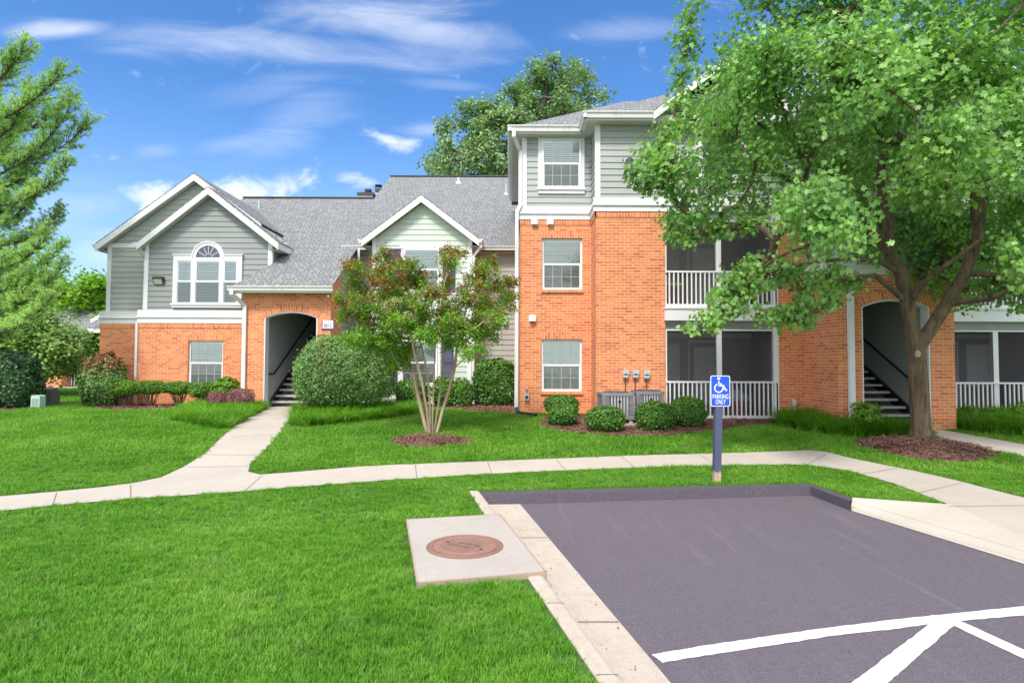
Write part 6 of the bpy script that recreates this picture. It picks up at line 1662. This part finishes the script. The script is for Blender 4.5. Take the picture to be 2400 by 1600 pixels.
# ================================================================== grasses
def blade_tuft(name, n, r, h, w, mat, seed, lean=.5, seg=3, spread_h=.35):
    rr = random.Random(seed); mb = MB()
    for i in range(n):
        a = rr.uniform(0, 6.283); q = r*math.sqrt(rr.random()); x, y = q*math.cos(a), q*math.sin(a)
        hh = h*rr.uniform(1-spread_h, 1+spread_h); b = rr.uniform(0, 6.283); ln = lean*hh*rr.uniform(.2, 1.2)
        dx_, dy_ = math.cos(b), math.sin(b); ww = w*rr.uniform(.7, 1.3); base = len(mb.v); sx_, sy_ = -dy_, dx_
        for k in range(seg):
            t = k/seg; c = t*t*ln; z = hh*(t-.18*t*t*lean); e = ww/2*(1-t*.55)
            mb.v += [(x+dx_*c-sx_*e, y+dy_*c-sy_*e, z), (x+dx_*c+sx_*e, y+dy_*c+sy_*e, z)]
        mb.v.append((x+dx_*ln, y+dy_*ln, hh*(1-.18*lean)))
        for k in range(seg-1): mb.f.append([base+2*k, base+2*k+1, base+2*k+3, base+2*k+2])
        mb.f.append([base+2*seg-2, base+2*seg-1, base+2*seg])
    me = bpy.data.meshes.new(name); me.from_pydata(mb.v, [], mb.f); me.update(); me.materials.append(mat)
    return bpy.data.objects.new(name, me)
def grass_mat(name, cols, trans=.3):
    m, t, p = new_mat(name); ge = t.nodes.new('ShaderNodeNewGeometry')
    big = tnoise(t, .55, 4, .6, ge.outputs['Position']); mid = tnoise(t, 6.0, 3, .6, ge.outputs['Position'])
    v = mth(t, 'ADD', mth(t, 'MULTIPLY', ge.outputs['Random Per Island'], .40), mth(t, 'ADD', mth(t, 'MULTIPLY', maprange(t, big, .36, .64), .38), mth(t, 'MULTIPLY', maprange(t, mid, .3, .7), .22)))
    n = len(cols); col = ramp(t, v, [(k/(n-1), c) for k, c in enumerate(cols)])
    pt_ = tnoise(t, 1.6, 6, .7, ge.outputs['Position'])
    col = mixc_(t, maprange(t, pt_, .52, .70, 0, .45), col, (.30, .42, .12))
    t.links.new(col, p.inputs['Base Color']); p.inputs['Roughness'].default_value = .5; p.inputs['Specular IOR Level'].default_value = .25
    tr = t.nodes.new('ShaderNodeBsdfTranslucent'); mx = t.nodes.new('ShaderNodeMixShader'); mx.inputs[0].default_value = trans
    t.links.new(mixc_(t, 1.0, col, (1.1, 1.2, .6), 'MULTIPLY'), tr.inputs[0]); t.links.new(p.outputs[0], mx.inputs[1]); t.links.new(tr.outputs[0], mx.inputs[2])
    t.links.new(mx.outputs[0], t.nodes['Material Output'].inputs[0]); return m
M['grass'] = grass_mat('grass_blades', [(0.069, 0.204, 0.012), (0.108, 0.299, 0.019), (0.190, 0.408, 0.037), (0.407, 0.599, 0.133)])
M['liriope'] = grass_mat('liriope_blades', [(0.063, 0.204, 0.011), (0.131, 0.333, 0.018), (0.234, 0.482, 0.032)])
M['chip'] = leaf_mat('bark_chip', [(.08, .035, .025), (.17, .08, .055), (.27, .14, .10), (.42, .28, .20)], 0.0, .9)
def scatter_object(name, pts, sources, smin, smax, kind_label=None, tilt=0.0):
    col = bpy.data.collections.new(name+'_sources')
    for s_ in sources: col.objects.link(s_)
    me = bpy.data.meshes.new(name); me.vertices.add(len(pts)); me.vertices.foreach_set('co', pts.astype(np.float32).ravel())
    o = bpy.data.objects.new(name, me); COL.objects.link(o)
    ng = bpy.data.node_groups.new(name, 'GeometryNodeTree')
    ng.interface.new_socket('Geometry', in_out='INPUT', socket_type='NodeSocketGeometry'); ng.interface.new_socket('Geometry', in_out='OUTPUT', socket_type='NodeSocketGeometry')
    gi = ng.nodes.new('NodeGroupInput'); go = ng.nodes.new('NodeGroupOutput'); ip = ng.nodes.new('GeometryNodeInstanceOnPoints')
    ci = ng.nodes.new('GeometryNodeCollectionInfo'); ci.inputs[0].default_value = col; ci.inputs['Separate Children'].default_value = True; ci.inputs['Reset Children'].default_value = True
    rv = ng.nodes.new('FunctionNodeRandomValue'); rv.data_type = 'FLOAT_VECTOR'; rv.inputs[0].default_value = (-tilt, -tilt, 0); rv.inputs[1].default_value = (tilt, tilt, 6.283)
    rs = ng.nodes.new('FunctionNodeRandomValue'); rs.data_type = 'FLOAT'; rs.inputs[2].default_value = smin; rs.inputs[3].default_value = smax
    ri = ng.nodes.new('FunctionNodeRandomValue'); ri.data_type = 'INT'; ri.inputs[4].default_value = 0; ri.inputs[5].default_value = len(sources)-1
    ng.links.new(gi.outputs[0], ip.inputs['Points']); ng.links.new(ci.outputs[0], ip.inputs['Instance']); ip.inputs['Pick Instance'].default_value = True
    ng.links.new(ri.outputs[2], ip.inputs['Instance Index']); ng.links.new(rv.outputs[0], ip.inputs['Rotation']); ng.links.new(rs.outputs[1], ip.inputs['Scale'])
    ng.links.new(ip.outputs[0], go.inputs[0])
    md = o.modifiers.new('scatter', 'NODES'); md.node_group = ng
    return o
def inflate(poly, d):
    c = np.mean(np.array(poly), 0); out = []
    for p in poly:
        v = np.array(p)-c; l = np.linalg.norm(v); out.append(tuple(c+v*(1+d/max(l, .1))))
    return out
SLAB = [tuple(p[:2]) for p in (c1, c2, c3, c4)]
KERBP = [(kx(YB)-.175, YB), (kx(slab_near)-.175, slab_near), (kx(slab_near)+.2, slab_near), (kx(YB)+.3, YB)]
KERB2 = [(kx(slab_far)-.155, slab_far), (kx(k1.y)-.155, k1.y+.02), (kx(k1.y)+.2, k1.y+.02), (kx(slab_far)+.2, slab_far)]
KERB3 = [(kx(k1.y)-.05, k1.y+.01), (k2.x+.02, k2.y+.01), (k3.x+.02, k3.y), (k3.x-.1, k3.y-.4), (k2.x, k2.y-.4), (kx(k1.y), k1.y-.4)]
BLD = [[(xl0b-.02, 18.66), (xa0, 18.66), (xa0, YA-.03), (xa1+.03, YA-.03), (xa1+.03, 20.2), (gx0-.03, 20.2), (gx0-.03, YG-.04), (gx1+.03, YG-.04), (gx1+.03, YBG-.04), (.17, YBG-.04), (.17, Ya-.03), (XB0-.03, Ya-.03), (XB0-.03, Yb-.06), (XC0-.03, Yb-.06), (XC0-.03, Yc-.03), (XC1+.03, Yc-.03), (XC1+.03, Yb-.06), (30, Yb-.06), (30, 60), (xl0b-.02, 60)]]
LIR = [smooth_poly(pp([(402, 985), (440, 958), (480, 948), (520, 946), (590, 942), (614, 955), (622, 962), (585, 985), (550, 1008), (520, 1008), (470, 998)]), 1),
       smooth_poly(pp([(682, 1000), (700, 952), (790, 948), (900, 955), (985, 955), (975, 970), (900, 985), (800, 992), (730, 1003)]), 1),
       [(6.7, 14.7), (7.5, 14.85), (7.5, 13.52), (9.0, 13.52), (9.15, 12.95), (8.6, 12.65), (7.5, 12.7), (6.8, 13.1), (6.35, 13.9)],
       [(10.35, 14.98), (16, 14.98), (16, 12.4), (12.2, 12.6), (10.6, 13.1), (10.33, 13.5)]]
hard = [WALK, W2, hole, APR, SLAB, KERBP, KERB2, KERB3]+BLD
beds = [smooth_poly(b, 2) for b in (BED_L, BED_C, BED_R, BED_P)]+[RING1, RING2]
def scatter(y0_, y1_, dens, avoid, inside=None, seed=1, xr=1.04):
    r = np.random.default_rng(seed)
    if inside is not None:
        a = np.array(inside); lo, hi = a.min(0), a.max(0); n = int((hi[0]-lo[0])*(hi[1]-lo[1])*dens); p = r.uniform(lo, hi, (n, 2)); p = p[inpoly(p, inside)]
    else:
        n = int(2*(xr*y1_+.6)*(y1_-y0_)*dens); p = np.stack([r.uniform(-(xr*y1_+.6), xr*y1_+.6, n), r.uniform(y0_, y1_, n)], 1); p = p[np.abs(p[:, 0]) < xr*p[:, 1]+.6]
    for av in avoid:
        for ox, oy in ((0, 0), (.035, 0), (-.035, 0), (0, .035), (0, -.035)): p = p[~inpoly(p+np.array([ox, oy]), av)]
    return p
def with_z(p, dz=0.0): return np.column_stack([p, np.array([g(y) for y in p[:, 1]])+dz])
tufts = [blade_tuft('grass_tuft', 34, .05, .044, .0042, M['grass'], s_, .8) for s_ in range(5)]
far_t = [blade_tuft('grass_tuft_far', 46, .10, .055, .008, M['grass'], 20+s_, .8, 2) for s_ in range(4)]
allav = hard+beds+LIR
near = scatter(2.2, 6.5, 620, allav, seed=1); midp = scatter(6.5, 10, 330, allav, seed=2); far1 = scatter(10, 19.5, 130, allav, seed=3); far2 = scatter(19.5, 34, 22, allav, seed=4, xr=.9)
print('grass tufts', len(near), len(midp), len(far1), len(far2))
o = scatter_object('lawn_grass', with_z(np.concatenate([near, midp])), tufts, .7, 1.25, tilt=.15); tag(o, 'short mown green lawn grass covering the ground between the walks', 'grass', kind='stuff')
o = scatter_object('lawn_grass', with_z(np.concatenate([far1, far2])), far_t, .75, 1.3, tilt=.15); tag(o, 'short mown green lawn grass near the buildings', 'grass', kind='stuff')
lt = [blade_tuft('liriope_tuft', 50, .11, .25, .012, M['liriope'], 40+s_, 1.3, 4) for s_ in range(4)]
lp_ = np.concatenate([scatter(0, 0, 75, [WALK, W2]+BLD, inside=l_, seed=9+i) for i, l_ in enumerate(LIR[:2])])
lq_ = np.concatenate([scatter(0, 0, 80, [WALK, W2]+BLD, inside=l_, seed=19+i) for i, l_ in enumerate(LIR[2:])])
lt2 = [blade_tuft('liriope_tuft_tall', 50, .12, .36, .014, M['liriope'], 60+s_, 1.3, 4) for s_ in range(4)]
o = scatter_object('border_grass', with_z(lq_), lt2, .7, 1.2, tilt=.2); tag(o, 'tall arching border grass at the foot of the right hand stairway and porch', 'border grass', kind='stuff')
o = scatter_object('border_grass', with_z(lp_), lt, .7, 1.2, tilt=.2); tag(o, 'long bladed green border grass either side of the path to the left arch', 'border grass', kind='stuff')
chips = []
for s_ in range(4):
    rr = random.Random(s_+70); mb = MB()
    for i in range(10):
        x, y = rr.uniform(-.08, .08), rr.uniform(-.08, .08); a = rr.uniform(0, 3.14); L_ = rr.uniform(.010, .032); W_ = rr.uniform(.003, .009); z = rr.uniform(.002, .018); dz_ = rr.uniform(-.012, .012)
        c_, s2 = math.cos(a), math.sin(a)
        mb.face([(x+c_*L_-s2*W_, y+s2*L_+c_*W_, z+dz_), (x-c_*L_-s2*W_, y-s2*L_+c_*W_, z-dz_), (x-c_*L_+s2*W_, y-s2*L_-c_*W_, z-dz_), (x+c_*L_+s2*W_, y+s2*L_-c_*W_, z+dz_)])
    me = bpy.data.meshes.new('bark_chips'); me.from_pydata(mb.v, [], mb.f); me.materials.append(M['chip']); chips.append(bpy.data.objects.new('bark_chips', me))
cp = []
for i, b_ in enumerate(beds):
    q = scatter(0, 0, 90 if i < 4 else 170, BLD, inside=b_, seed=30+i); z = with_z(q, .02)
    if i >= 4:
        cx_, cy_, rx, ry, h = (cr.x, cr.y, 93/F*cr.y, .55, .08) if i == 4 else (mp.x+.05, mp.y, 142/F*mp.y, 1.05, .16)
        rr_ = np.sqrt(((q[:, 0]-cx_)/rx)**2+((q[:, 1]-cy_)/ry)**2); z[:, 2] += h*(1-np.clip(rr_, 0, 1)**1.8)-.008
    cp.append(z)
o = scatter_object('mulch_chips', np.concatenate(cp), chips, .8, 1.4, tilt=.3); tag(o, 'loose reddish brown bark chips on the planting beds', 'mulch', kind='stuff')

# ================================================================== objects standing on the ground
# parking sign
sb = gnd(1679, 1130); SYc = sb.y
ps = thing('parking_sign', 'blue wheelchair symbol parking only sign on a worn navy wooden post', 'sign', (sb.x, SYc, g(SYc)))
def post_mat():
    m, t, p = new_mat('worn_navy_post'); co = objco(t); sx = t.nodes.new('ShaderNodeSeparateXYZ'); t.links.new(co, sx.inputs[0])
    n = tnoise(t, 9, 6, .7, mapping(t, co, (4, 4, .8))); fl_ = tnoise(t, 26, 3, .6, co)
    edge = mth(t, 'ADD', sx.outputs[2], mth(t, 'MULTIPLY', mth(t, 'SUBTRACT', n, .5), .28))
    bare = maprange(t, edge, .175, .165)
    chip = maprange(t, fl_, .68, .72); chip = mth(t, 'MULTIPLY', chip, maprange(t, sx.outputs[2], .95, .25, .1, .9))
    paintc = ramp(t, tnoise(t, 3, 4, .6, co), [(.3, (.062, .070, .135)), (.7, (.085, .095, .17))])
    wood = ramp(t, tnoise(t, 12, 5, .6, mapping(t, co, (5, 5, .6))), [(.3, (.34, .22, .15)), (.7, (.58, .44, .30))])
    t.links.new(mixc_(t, mth(t, 'MAXIMUM', bare, chip), paintc, wood), p.inputs['Base Color']); p.inputs['Roughness'].default_value = .6
    bump(t, p, n, .3, .005); return m
M['post'] = post_mat()
pw = .052; ztop = at(1679, 950, SYc).z; lean = Vector((.035, 0, 0))
mb = MB(); zb_ = g(SYc)-.1; a_ = [Vector((sb.x-pw, SYc-pw, zb_)), Vector((sb.x+pw, SYc-pw, zb_)), Vector((sb.x+pw, SYc+pw, zb_)), Vector((sb.x-pw, SYc+pw, zb_))]
H_ = ztop+.30-zb_; mb.slab(a_[::-1], Vector((.045, 0, H_))); mb.build('post', M['post'], ps, bevel=.012)
M['sign_blue'] = paint('sign_blue', (.012, .085, .62), .35, .03, .02); M['sign_white'] = paint('sign_white', (.85, .85, .86), .4, .02, .02)
s0 = at(1665.2, 951.6, SYc-.06); s1 = at(1711, 880, SYc-.06); s0 = at(1665.8, 952, SYc-.06); s1 = at(1711, 880, SYc-.06)
SX0, SX1, SZ0, SZ1 = s0.x, s1.x, s0.z, s1.z; SW, SH = SX1-SX0, SZ1-SZ0; SCX = (SX0+SX1)/2; YS = SYc-pw-.008
def rrect(x0, x1, z0, z1, r, y, n=6):
    pts = []
    for cx__, cz__, a0 in ((x1-r, z1-r, 0), (x0+r, z1-r, 90), (x0+r, z0+r, 180), (x1-r, z0+r, 270)):
        for k in range(n+1): t = math.radians(a0+90*k/n); pts.append((cx__+r*math.cos(t), y, cz__+r*math.sin(t)))
    return pts
mb = MB(); mb.slab(rrect(SX0, SX1, SZ0, SZ1, .030, YS), (0, .003, 0)); pan = mb.build('sign_panel', M['sign_white'], ps)
mb = MB(); mb.slab(rrect(SX0+.010, SX1-.010, SZ0+.010, SZ1-.010, .024, YS-.0012), (0, .0010, 0)); mb.build('blue_field', M['sign_blue'], pan)
text('lettering', 'PARKING', .098, M['sign_white'], pan, (SCX, YS-.003, SZ0+.26*SH-.004), rot, .0006, sx=.60, bold=.0005)
text('lettering', 'ONLY', .098, M['sign_white'], pan, (SCX, YS-.003, SZ0+.08*SH), rot, .0006, sx=.60, bold=.0005)
# wheelchair symbol from plain bars, y measured on the sign (u right, v up, in sign units of height)
def sgn(u, v): return Vector((SX0+u*SW, YS-.0024, SZ0+v*SH))
mb = MB(); ys_ = (0, 1, 0)
def bar(p, q, w): mb.beam(sgn(*p), sgn(*q), w, .0016, up=(0, 1, 0))
ring_c = sgn(.42, .595); Ro_, Ri_ = .072, .054
n = 40; a0, a1 = math.radians(115), math.radians(372)
for i in range(n):
    t0 = a0+(a1-a0)*i/n; t1 = a0+(a1-a0)*(i+1)/n
    mb.slab([ring_c+Vector((math.cos(t)*r, 0, math.sin(t)*r)) for t, r in ((t0, Ri_), (t0, Ro_), (t1, Ro_), (t1, Ri_))], (0, .0016, 0))
hd = sgn(.42, .905)
mb.slab([hd+Vector((math.cos(2*math.pi*k/20)*.024, 0, math.sin(2*math.pi*k/20)*.021)) for k in range(20)][::-1], (0, .0016, 0))
bar((.42, .815), (.42, .665), .022); bar((.40, .735), (.57, .735), .016); bar((.40, .675), (.67, .675), .022); bar((.655, .685), (.775, .515), .020); bar((.765, .515), (.85, .54), .018)
mb.build('wheelchair_symbol', M['sign_white'], pan)
mb = MB()
for v in (.93, .06): q = sgn(.5, v); mb.lathe((0, 0, 0), [(.008, 0), (.006, .003), (.0005, .004)], 10)
mb.v = [(SCX+v[0], YS-.0025-v[2], (SZ1-.02 if i < 30 else SZ0+.02)+v[1]) for i, v in enumerate(mb.v)]; mb.build('bolt', M['ac_light'], pan)

# air conditioners
def ac_unit(label, x0, x1, y0_, y1_, z0_, z1_):
    t = thing('air_conditioner', label, 'air conditioner', ((x0+x1)/2, (y0_+y1_)/2, z0_), 'outdoor air conditioner units')
    mb = MB(); mb.box(x0-.05, x1+.05, y0_-.05, y1_+.05, z0_-.16, z0_-.09); 
    for xx in (x0+.06, x1-.14): mb.box(xx, xx+.08, y0_+.03, y0_+.11, z0_-.09, z0_); mb.box(xx, xx+.08, y1_-.11, y1_-.03, z0_-.09, z0_)
    mb.build('base_pad', M['slab'], t, bevel=.01)
    mb = MB(); mb.box(x0+.03, x1-.03, y0_+.03, y1_-.03, z0_+.02, z1_-.03); mb.build('coil', M['ac_dark'], t)
    mb = MB(); mb.box(x0, x1, y0_, y1_, z0_, z0_+.11)
    for xx in (x0, x1-.05):
        for yy in (y0_, y1_-.05): mb.box(xx, xx+.05, yy, yy+.05, z0_+.11, z1_-.06)
    mb.build('casing', M['ac'], t, bevel=.012)
    # vertical ribs front, louvres at the sides
    mb = MB(); w = x1-x0
    for i in range(6): xx = x0+w*(.26+.095*i); mb.box(xx, xx+w*.055, y0_+.002, y0_+.03, z0_+.11, z1_-.06)
    mb.build('rib_panel', M['ac_light'], t)
    mb = MB(); z = z0_+.13
    while z < z1_-.08:
        for (a, b) in ((x0+.05, x0+w*.22), (x0+w*.82, x1-.05)): mb.box(a, b, y0_+.004, y0_+.028, z, z+.012)
        mb.box(x0+.002, x0+.03, y0_+.05, y1_-.05, z, z+.012); z += .028
    mb.build('louvre', M['ac_light'], t)
    mb = MB(); pts = rrect(x0-.012, x1+.012, 0, (y1_-y0_)+.024, .10, 0, 5)
    mb.slab([(p[0], y0_-.012+p[2], z1_-.07) for p in pts], (0, 0, .07)); mb.build('top_cover', M['ac'], t, bevel=.02)
    mb = MB(); c_ = ((x0+x1)/2, (y0_+y1_)/2, z1_+.002)
    for r in (.08, .14, .20, .26, .31): mb.lathe(c_, [(r, 0), (r+.006, .012), (r+.012, 0)], 28)
    for k in range(8): a = k*math.pi/4; mb.beam((c_[0], c_[1], z1_+.008), (c_[0]+.33*math.cos(a), c_[1]+.33*math.sin(a), z1_+.008), .008, .008)
    mb.build('fan_grille', M['ac_dark'], t)
    mb = MB(); mb.lathe((0, 0, 0), [(.034, 0), (.034, .006), (.024, .008), (.022, .002), (.001, .002)], 18); q = ((x0+x1)/2+.02, y0_-.001, z1_-.20)
    mb.v = [(q[0]+v[0], q[1]-v[2], q[2]+v[1]) for v in mb.v]; mb.build('maker_badge', M['black'], t)
z_at = lambda px, py, Y: at(px, py, Y).z
ac_unit('grey air conditioner with ribbed front, nearer of the two and further left', at(1412, 950, 13.95).x, at(1489, 950, 13.95).x, 13.95, 14.82, z_at(1450, 983, 13.95), z_at(1450, 921, 13.95))
ac_unit('grey air conditioner next to the balcony corner, right hand one of the two', at(1492, 950, 14.25).x+.0, at(1557, 950, 14.25).x, 14.25, 14.98, z_at(1450, 985, 14.25), z_at(1520, 917, 14.25))

# utility cabinet and vent box on the left
tq0, tq1 = at(66, 930, 17.9), at(141, 930, 18.3)
tf = thing('utility_cabinet', 'low dark green electrical transformer cabinet on the lawn', 'utility cabinet', ((tq0.x+tq1.x)/2, 17.9, .45))
M['cab'] = paint('cabinet_green', (.12, .155, .13), .45, .06, .05); M['cab2'] = paint('pale_green_box', (.42, .60, .50), .5, .06, .05)
zt_ = z_at(100, 910, 17.9); mb = MB(); mb.box(tq0.x, tq1.x-.12, 17.9, 18.35, .40, zt_-.03); mb.box(tq1.x-.12, tq1.x, 17.95, 18.3, .40, zt_-.08); mb.build('cabinet_body', M['cab'], tf, bevel=.02)
mb = MB(); mb.box(tq0.x-.02, tq1.x-.10, 17.87, 18.38, zt_-.03, zt_+.01); mb.build('lid', M['ac_light'], tf, bevel=.01)
mb = MB(); mb.box((tq0.x+tq1.x)/2-.006, (tq0.x+tq1.x)/2+.006, 17.893, 17.899, .5, zt_-.05); mb.tube([((tq0.x+tq1.x)/2+.05, 17.88, .75), ((tq0.x+tq1.x)/2+.05, 17.88, .85)], .015, 6); mb.build('handle', M['black'], tf)
v0, v1 = at(72, 938, 16.9), at(107, 938, 17.12)
vb = thing('vent_box', 'small pale green slatted pedestal box in front of the dark cabinet', 'utility box', ((v0.x+v1.x)/2, 16.9, .45))
zt_ = z_at(90, 926, 16.9); mb = MB(); mb.slab(rrect(v0.x, v1.x, g(16.9)-.02, zt_, .05, 16.9)[::1], (0, .22, 0)); bx_ = mb.build('box_body', M['cab2'], vb, bevel=.01)
mb = MB()
for k in range(5): z = g(16.9)+.05+k*.055; mb.box(v0.x+.03, v1.x-.03, 16.893, 16.899, z, z+.02)
mb.build('vent_slot', M['cab'], bx_)

# far brick building behind the trees
fb = thing('brick_house', 'distant low brick building with a porch rail seen under the trees at left', 'building', (at(150, 920, 31).x, 31, .45))
X31 = lambda px: at(px, 900, 31).x
mb = MB(); brickwall(mb, 31, X31(-60), X31(142), .3, 3.6); brickwall(mb, 33.2, X31(142), X31(330), .3, 3.6, []); mb.build('brick_wall', M['brick'], fb)
mb = MB(); mb.box(X31(141), X31(160), 30.6, 31.1, .3, 3.5); mb.box(X31(136), X31(162), 30.5, 31.15, .3, 1.25); mb.build('brick_pier', M['brick'], fb)
mb = MB(); mb.box(at(163, 900, 33).x, at(177, 900, 33).x+.1, 33.1, 33.19, .45, 3.0); mb.build('door', M['dark_room'], fb)
mb = MB(); mb.box(X31(160), X31(330), 30.9, 31.0, 1.38, 1.5); 
x = X31(163)
while x < X31(330): mb.box(x, x+.03, 30.93, 30.96, .55, 1.38); x += .14
mb.build('railing', M['porch_trim'], fb)
mb = MB(); mb.box(X31(135), X31(330), 30.0, 33.2, .3, .50); mb.build('porch_floor', M['walk'], fb)
mb = MB(); e0, e1 = X31(-70), X31(340); em = (X31(150)+e1)/2+1
for p in ([(e0, 30.3, 3.5), (e1, 30.3, 3.5), (e1, 36, 6.6), (e0, 36, 6.6)], [(e0, 36, 6.6), (e1, 36, 6.6), (e1, 41.7, 3.5), (e0, 41.7, 3.5)]): mb.slab([Vector(q) for q in p], (0, 0, -.05))
mb.build('roof', M['shingle'], fb)
mb = MB(); mb.box(e0, e1, 30.27, 30.3, 3.3, 3.5); q = at(212, 748, 30.2); mb.slab([q, q+Vector((0, 0, -.2)), at(330, 685, 30.2)+Vector((0, 0, -.2)), at(330, 685, 30.2)], (0, .03, 0)); mb.build('fascia', M['white'], fb)

# joints across the kerb and gutter, litter along it
mb = MB()
for yj in (gnd(1400, 1420).y, gnd(1260, 1262, KZ).y, gnd(1500, 1590).y):
    zi = KZ+.016
    mb.face([(kx(yj)+.04, yj, zi), (ax(yj)-.01, yj, zi), (ax(yj)-.01, yj+.012, zi), (kx(yj)+.04, yj+.012, zi)])
    mb.face([(kx(yj)-.15, yj, .0235), (kx(yj)-.02, yj, .0235), (kx(yj)-.02, yj+.01, .0235), (kx(yj)-.15, yj+.01, .0235)])
tag(mb.build('kerb_joints', M['joint']), kind='structure')
rl = np.random.default_rng(77); nl_ = 130
yy = rl.uniform(2.3, 8.1, nl_); xx = np.array([kx(v) for v in yy])+.04+np.abs(rl.normal(0, .22, nl_)); zz_ = np.full(nl_, KZ+.016)
y2 = rl.uniform(3, 8.3, 160); x2 = rl.uniform(0, 5, 160); keep = x2 < 4.4; y2 = np.where(rl.uniform(size=160) < .7, 8.2-np.abs(rl.normal(0, .08, 160))+x2*.12, y2)
y3 = rl.uniform(9.2, 11.6, 120); x3 = rl.uniform(-6, 6, 120); m3 = inpoly(np.column_stack([x3, y3]), WALK)
Pl = np.concatenate([np.column_stack([xx, yy, zz_]), np.column_stack([x2, np.minimum(y2, 8.2+x2*.1), np.full(160, KZ+.008)])[keep], np.column_stack([x3, y3, np.array([g(v) for v in y3])+.018])[m3]])
Nl = np.tile(np.array([[0, 0, 1.]]), (len(Pl), 1))+rl.normal(0, .25, (len(Pl), 3))
M['litter'] = leaf_mat('leaf_litter', [(.12, .07, .03), (.25, .16, .07), (.16, .24, .05)], .1, .8)
lit = leaf_mesh('leaf_litter', Pl, Nl, rl.uniform(.006, .024, len(Pl)), OVAL[0], OVAL[1], M['litter'], None)
tag(lit, 'scattered bits of dry leaf and grit along the kerb and walk', 'leaf litter', kind='stuff')
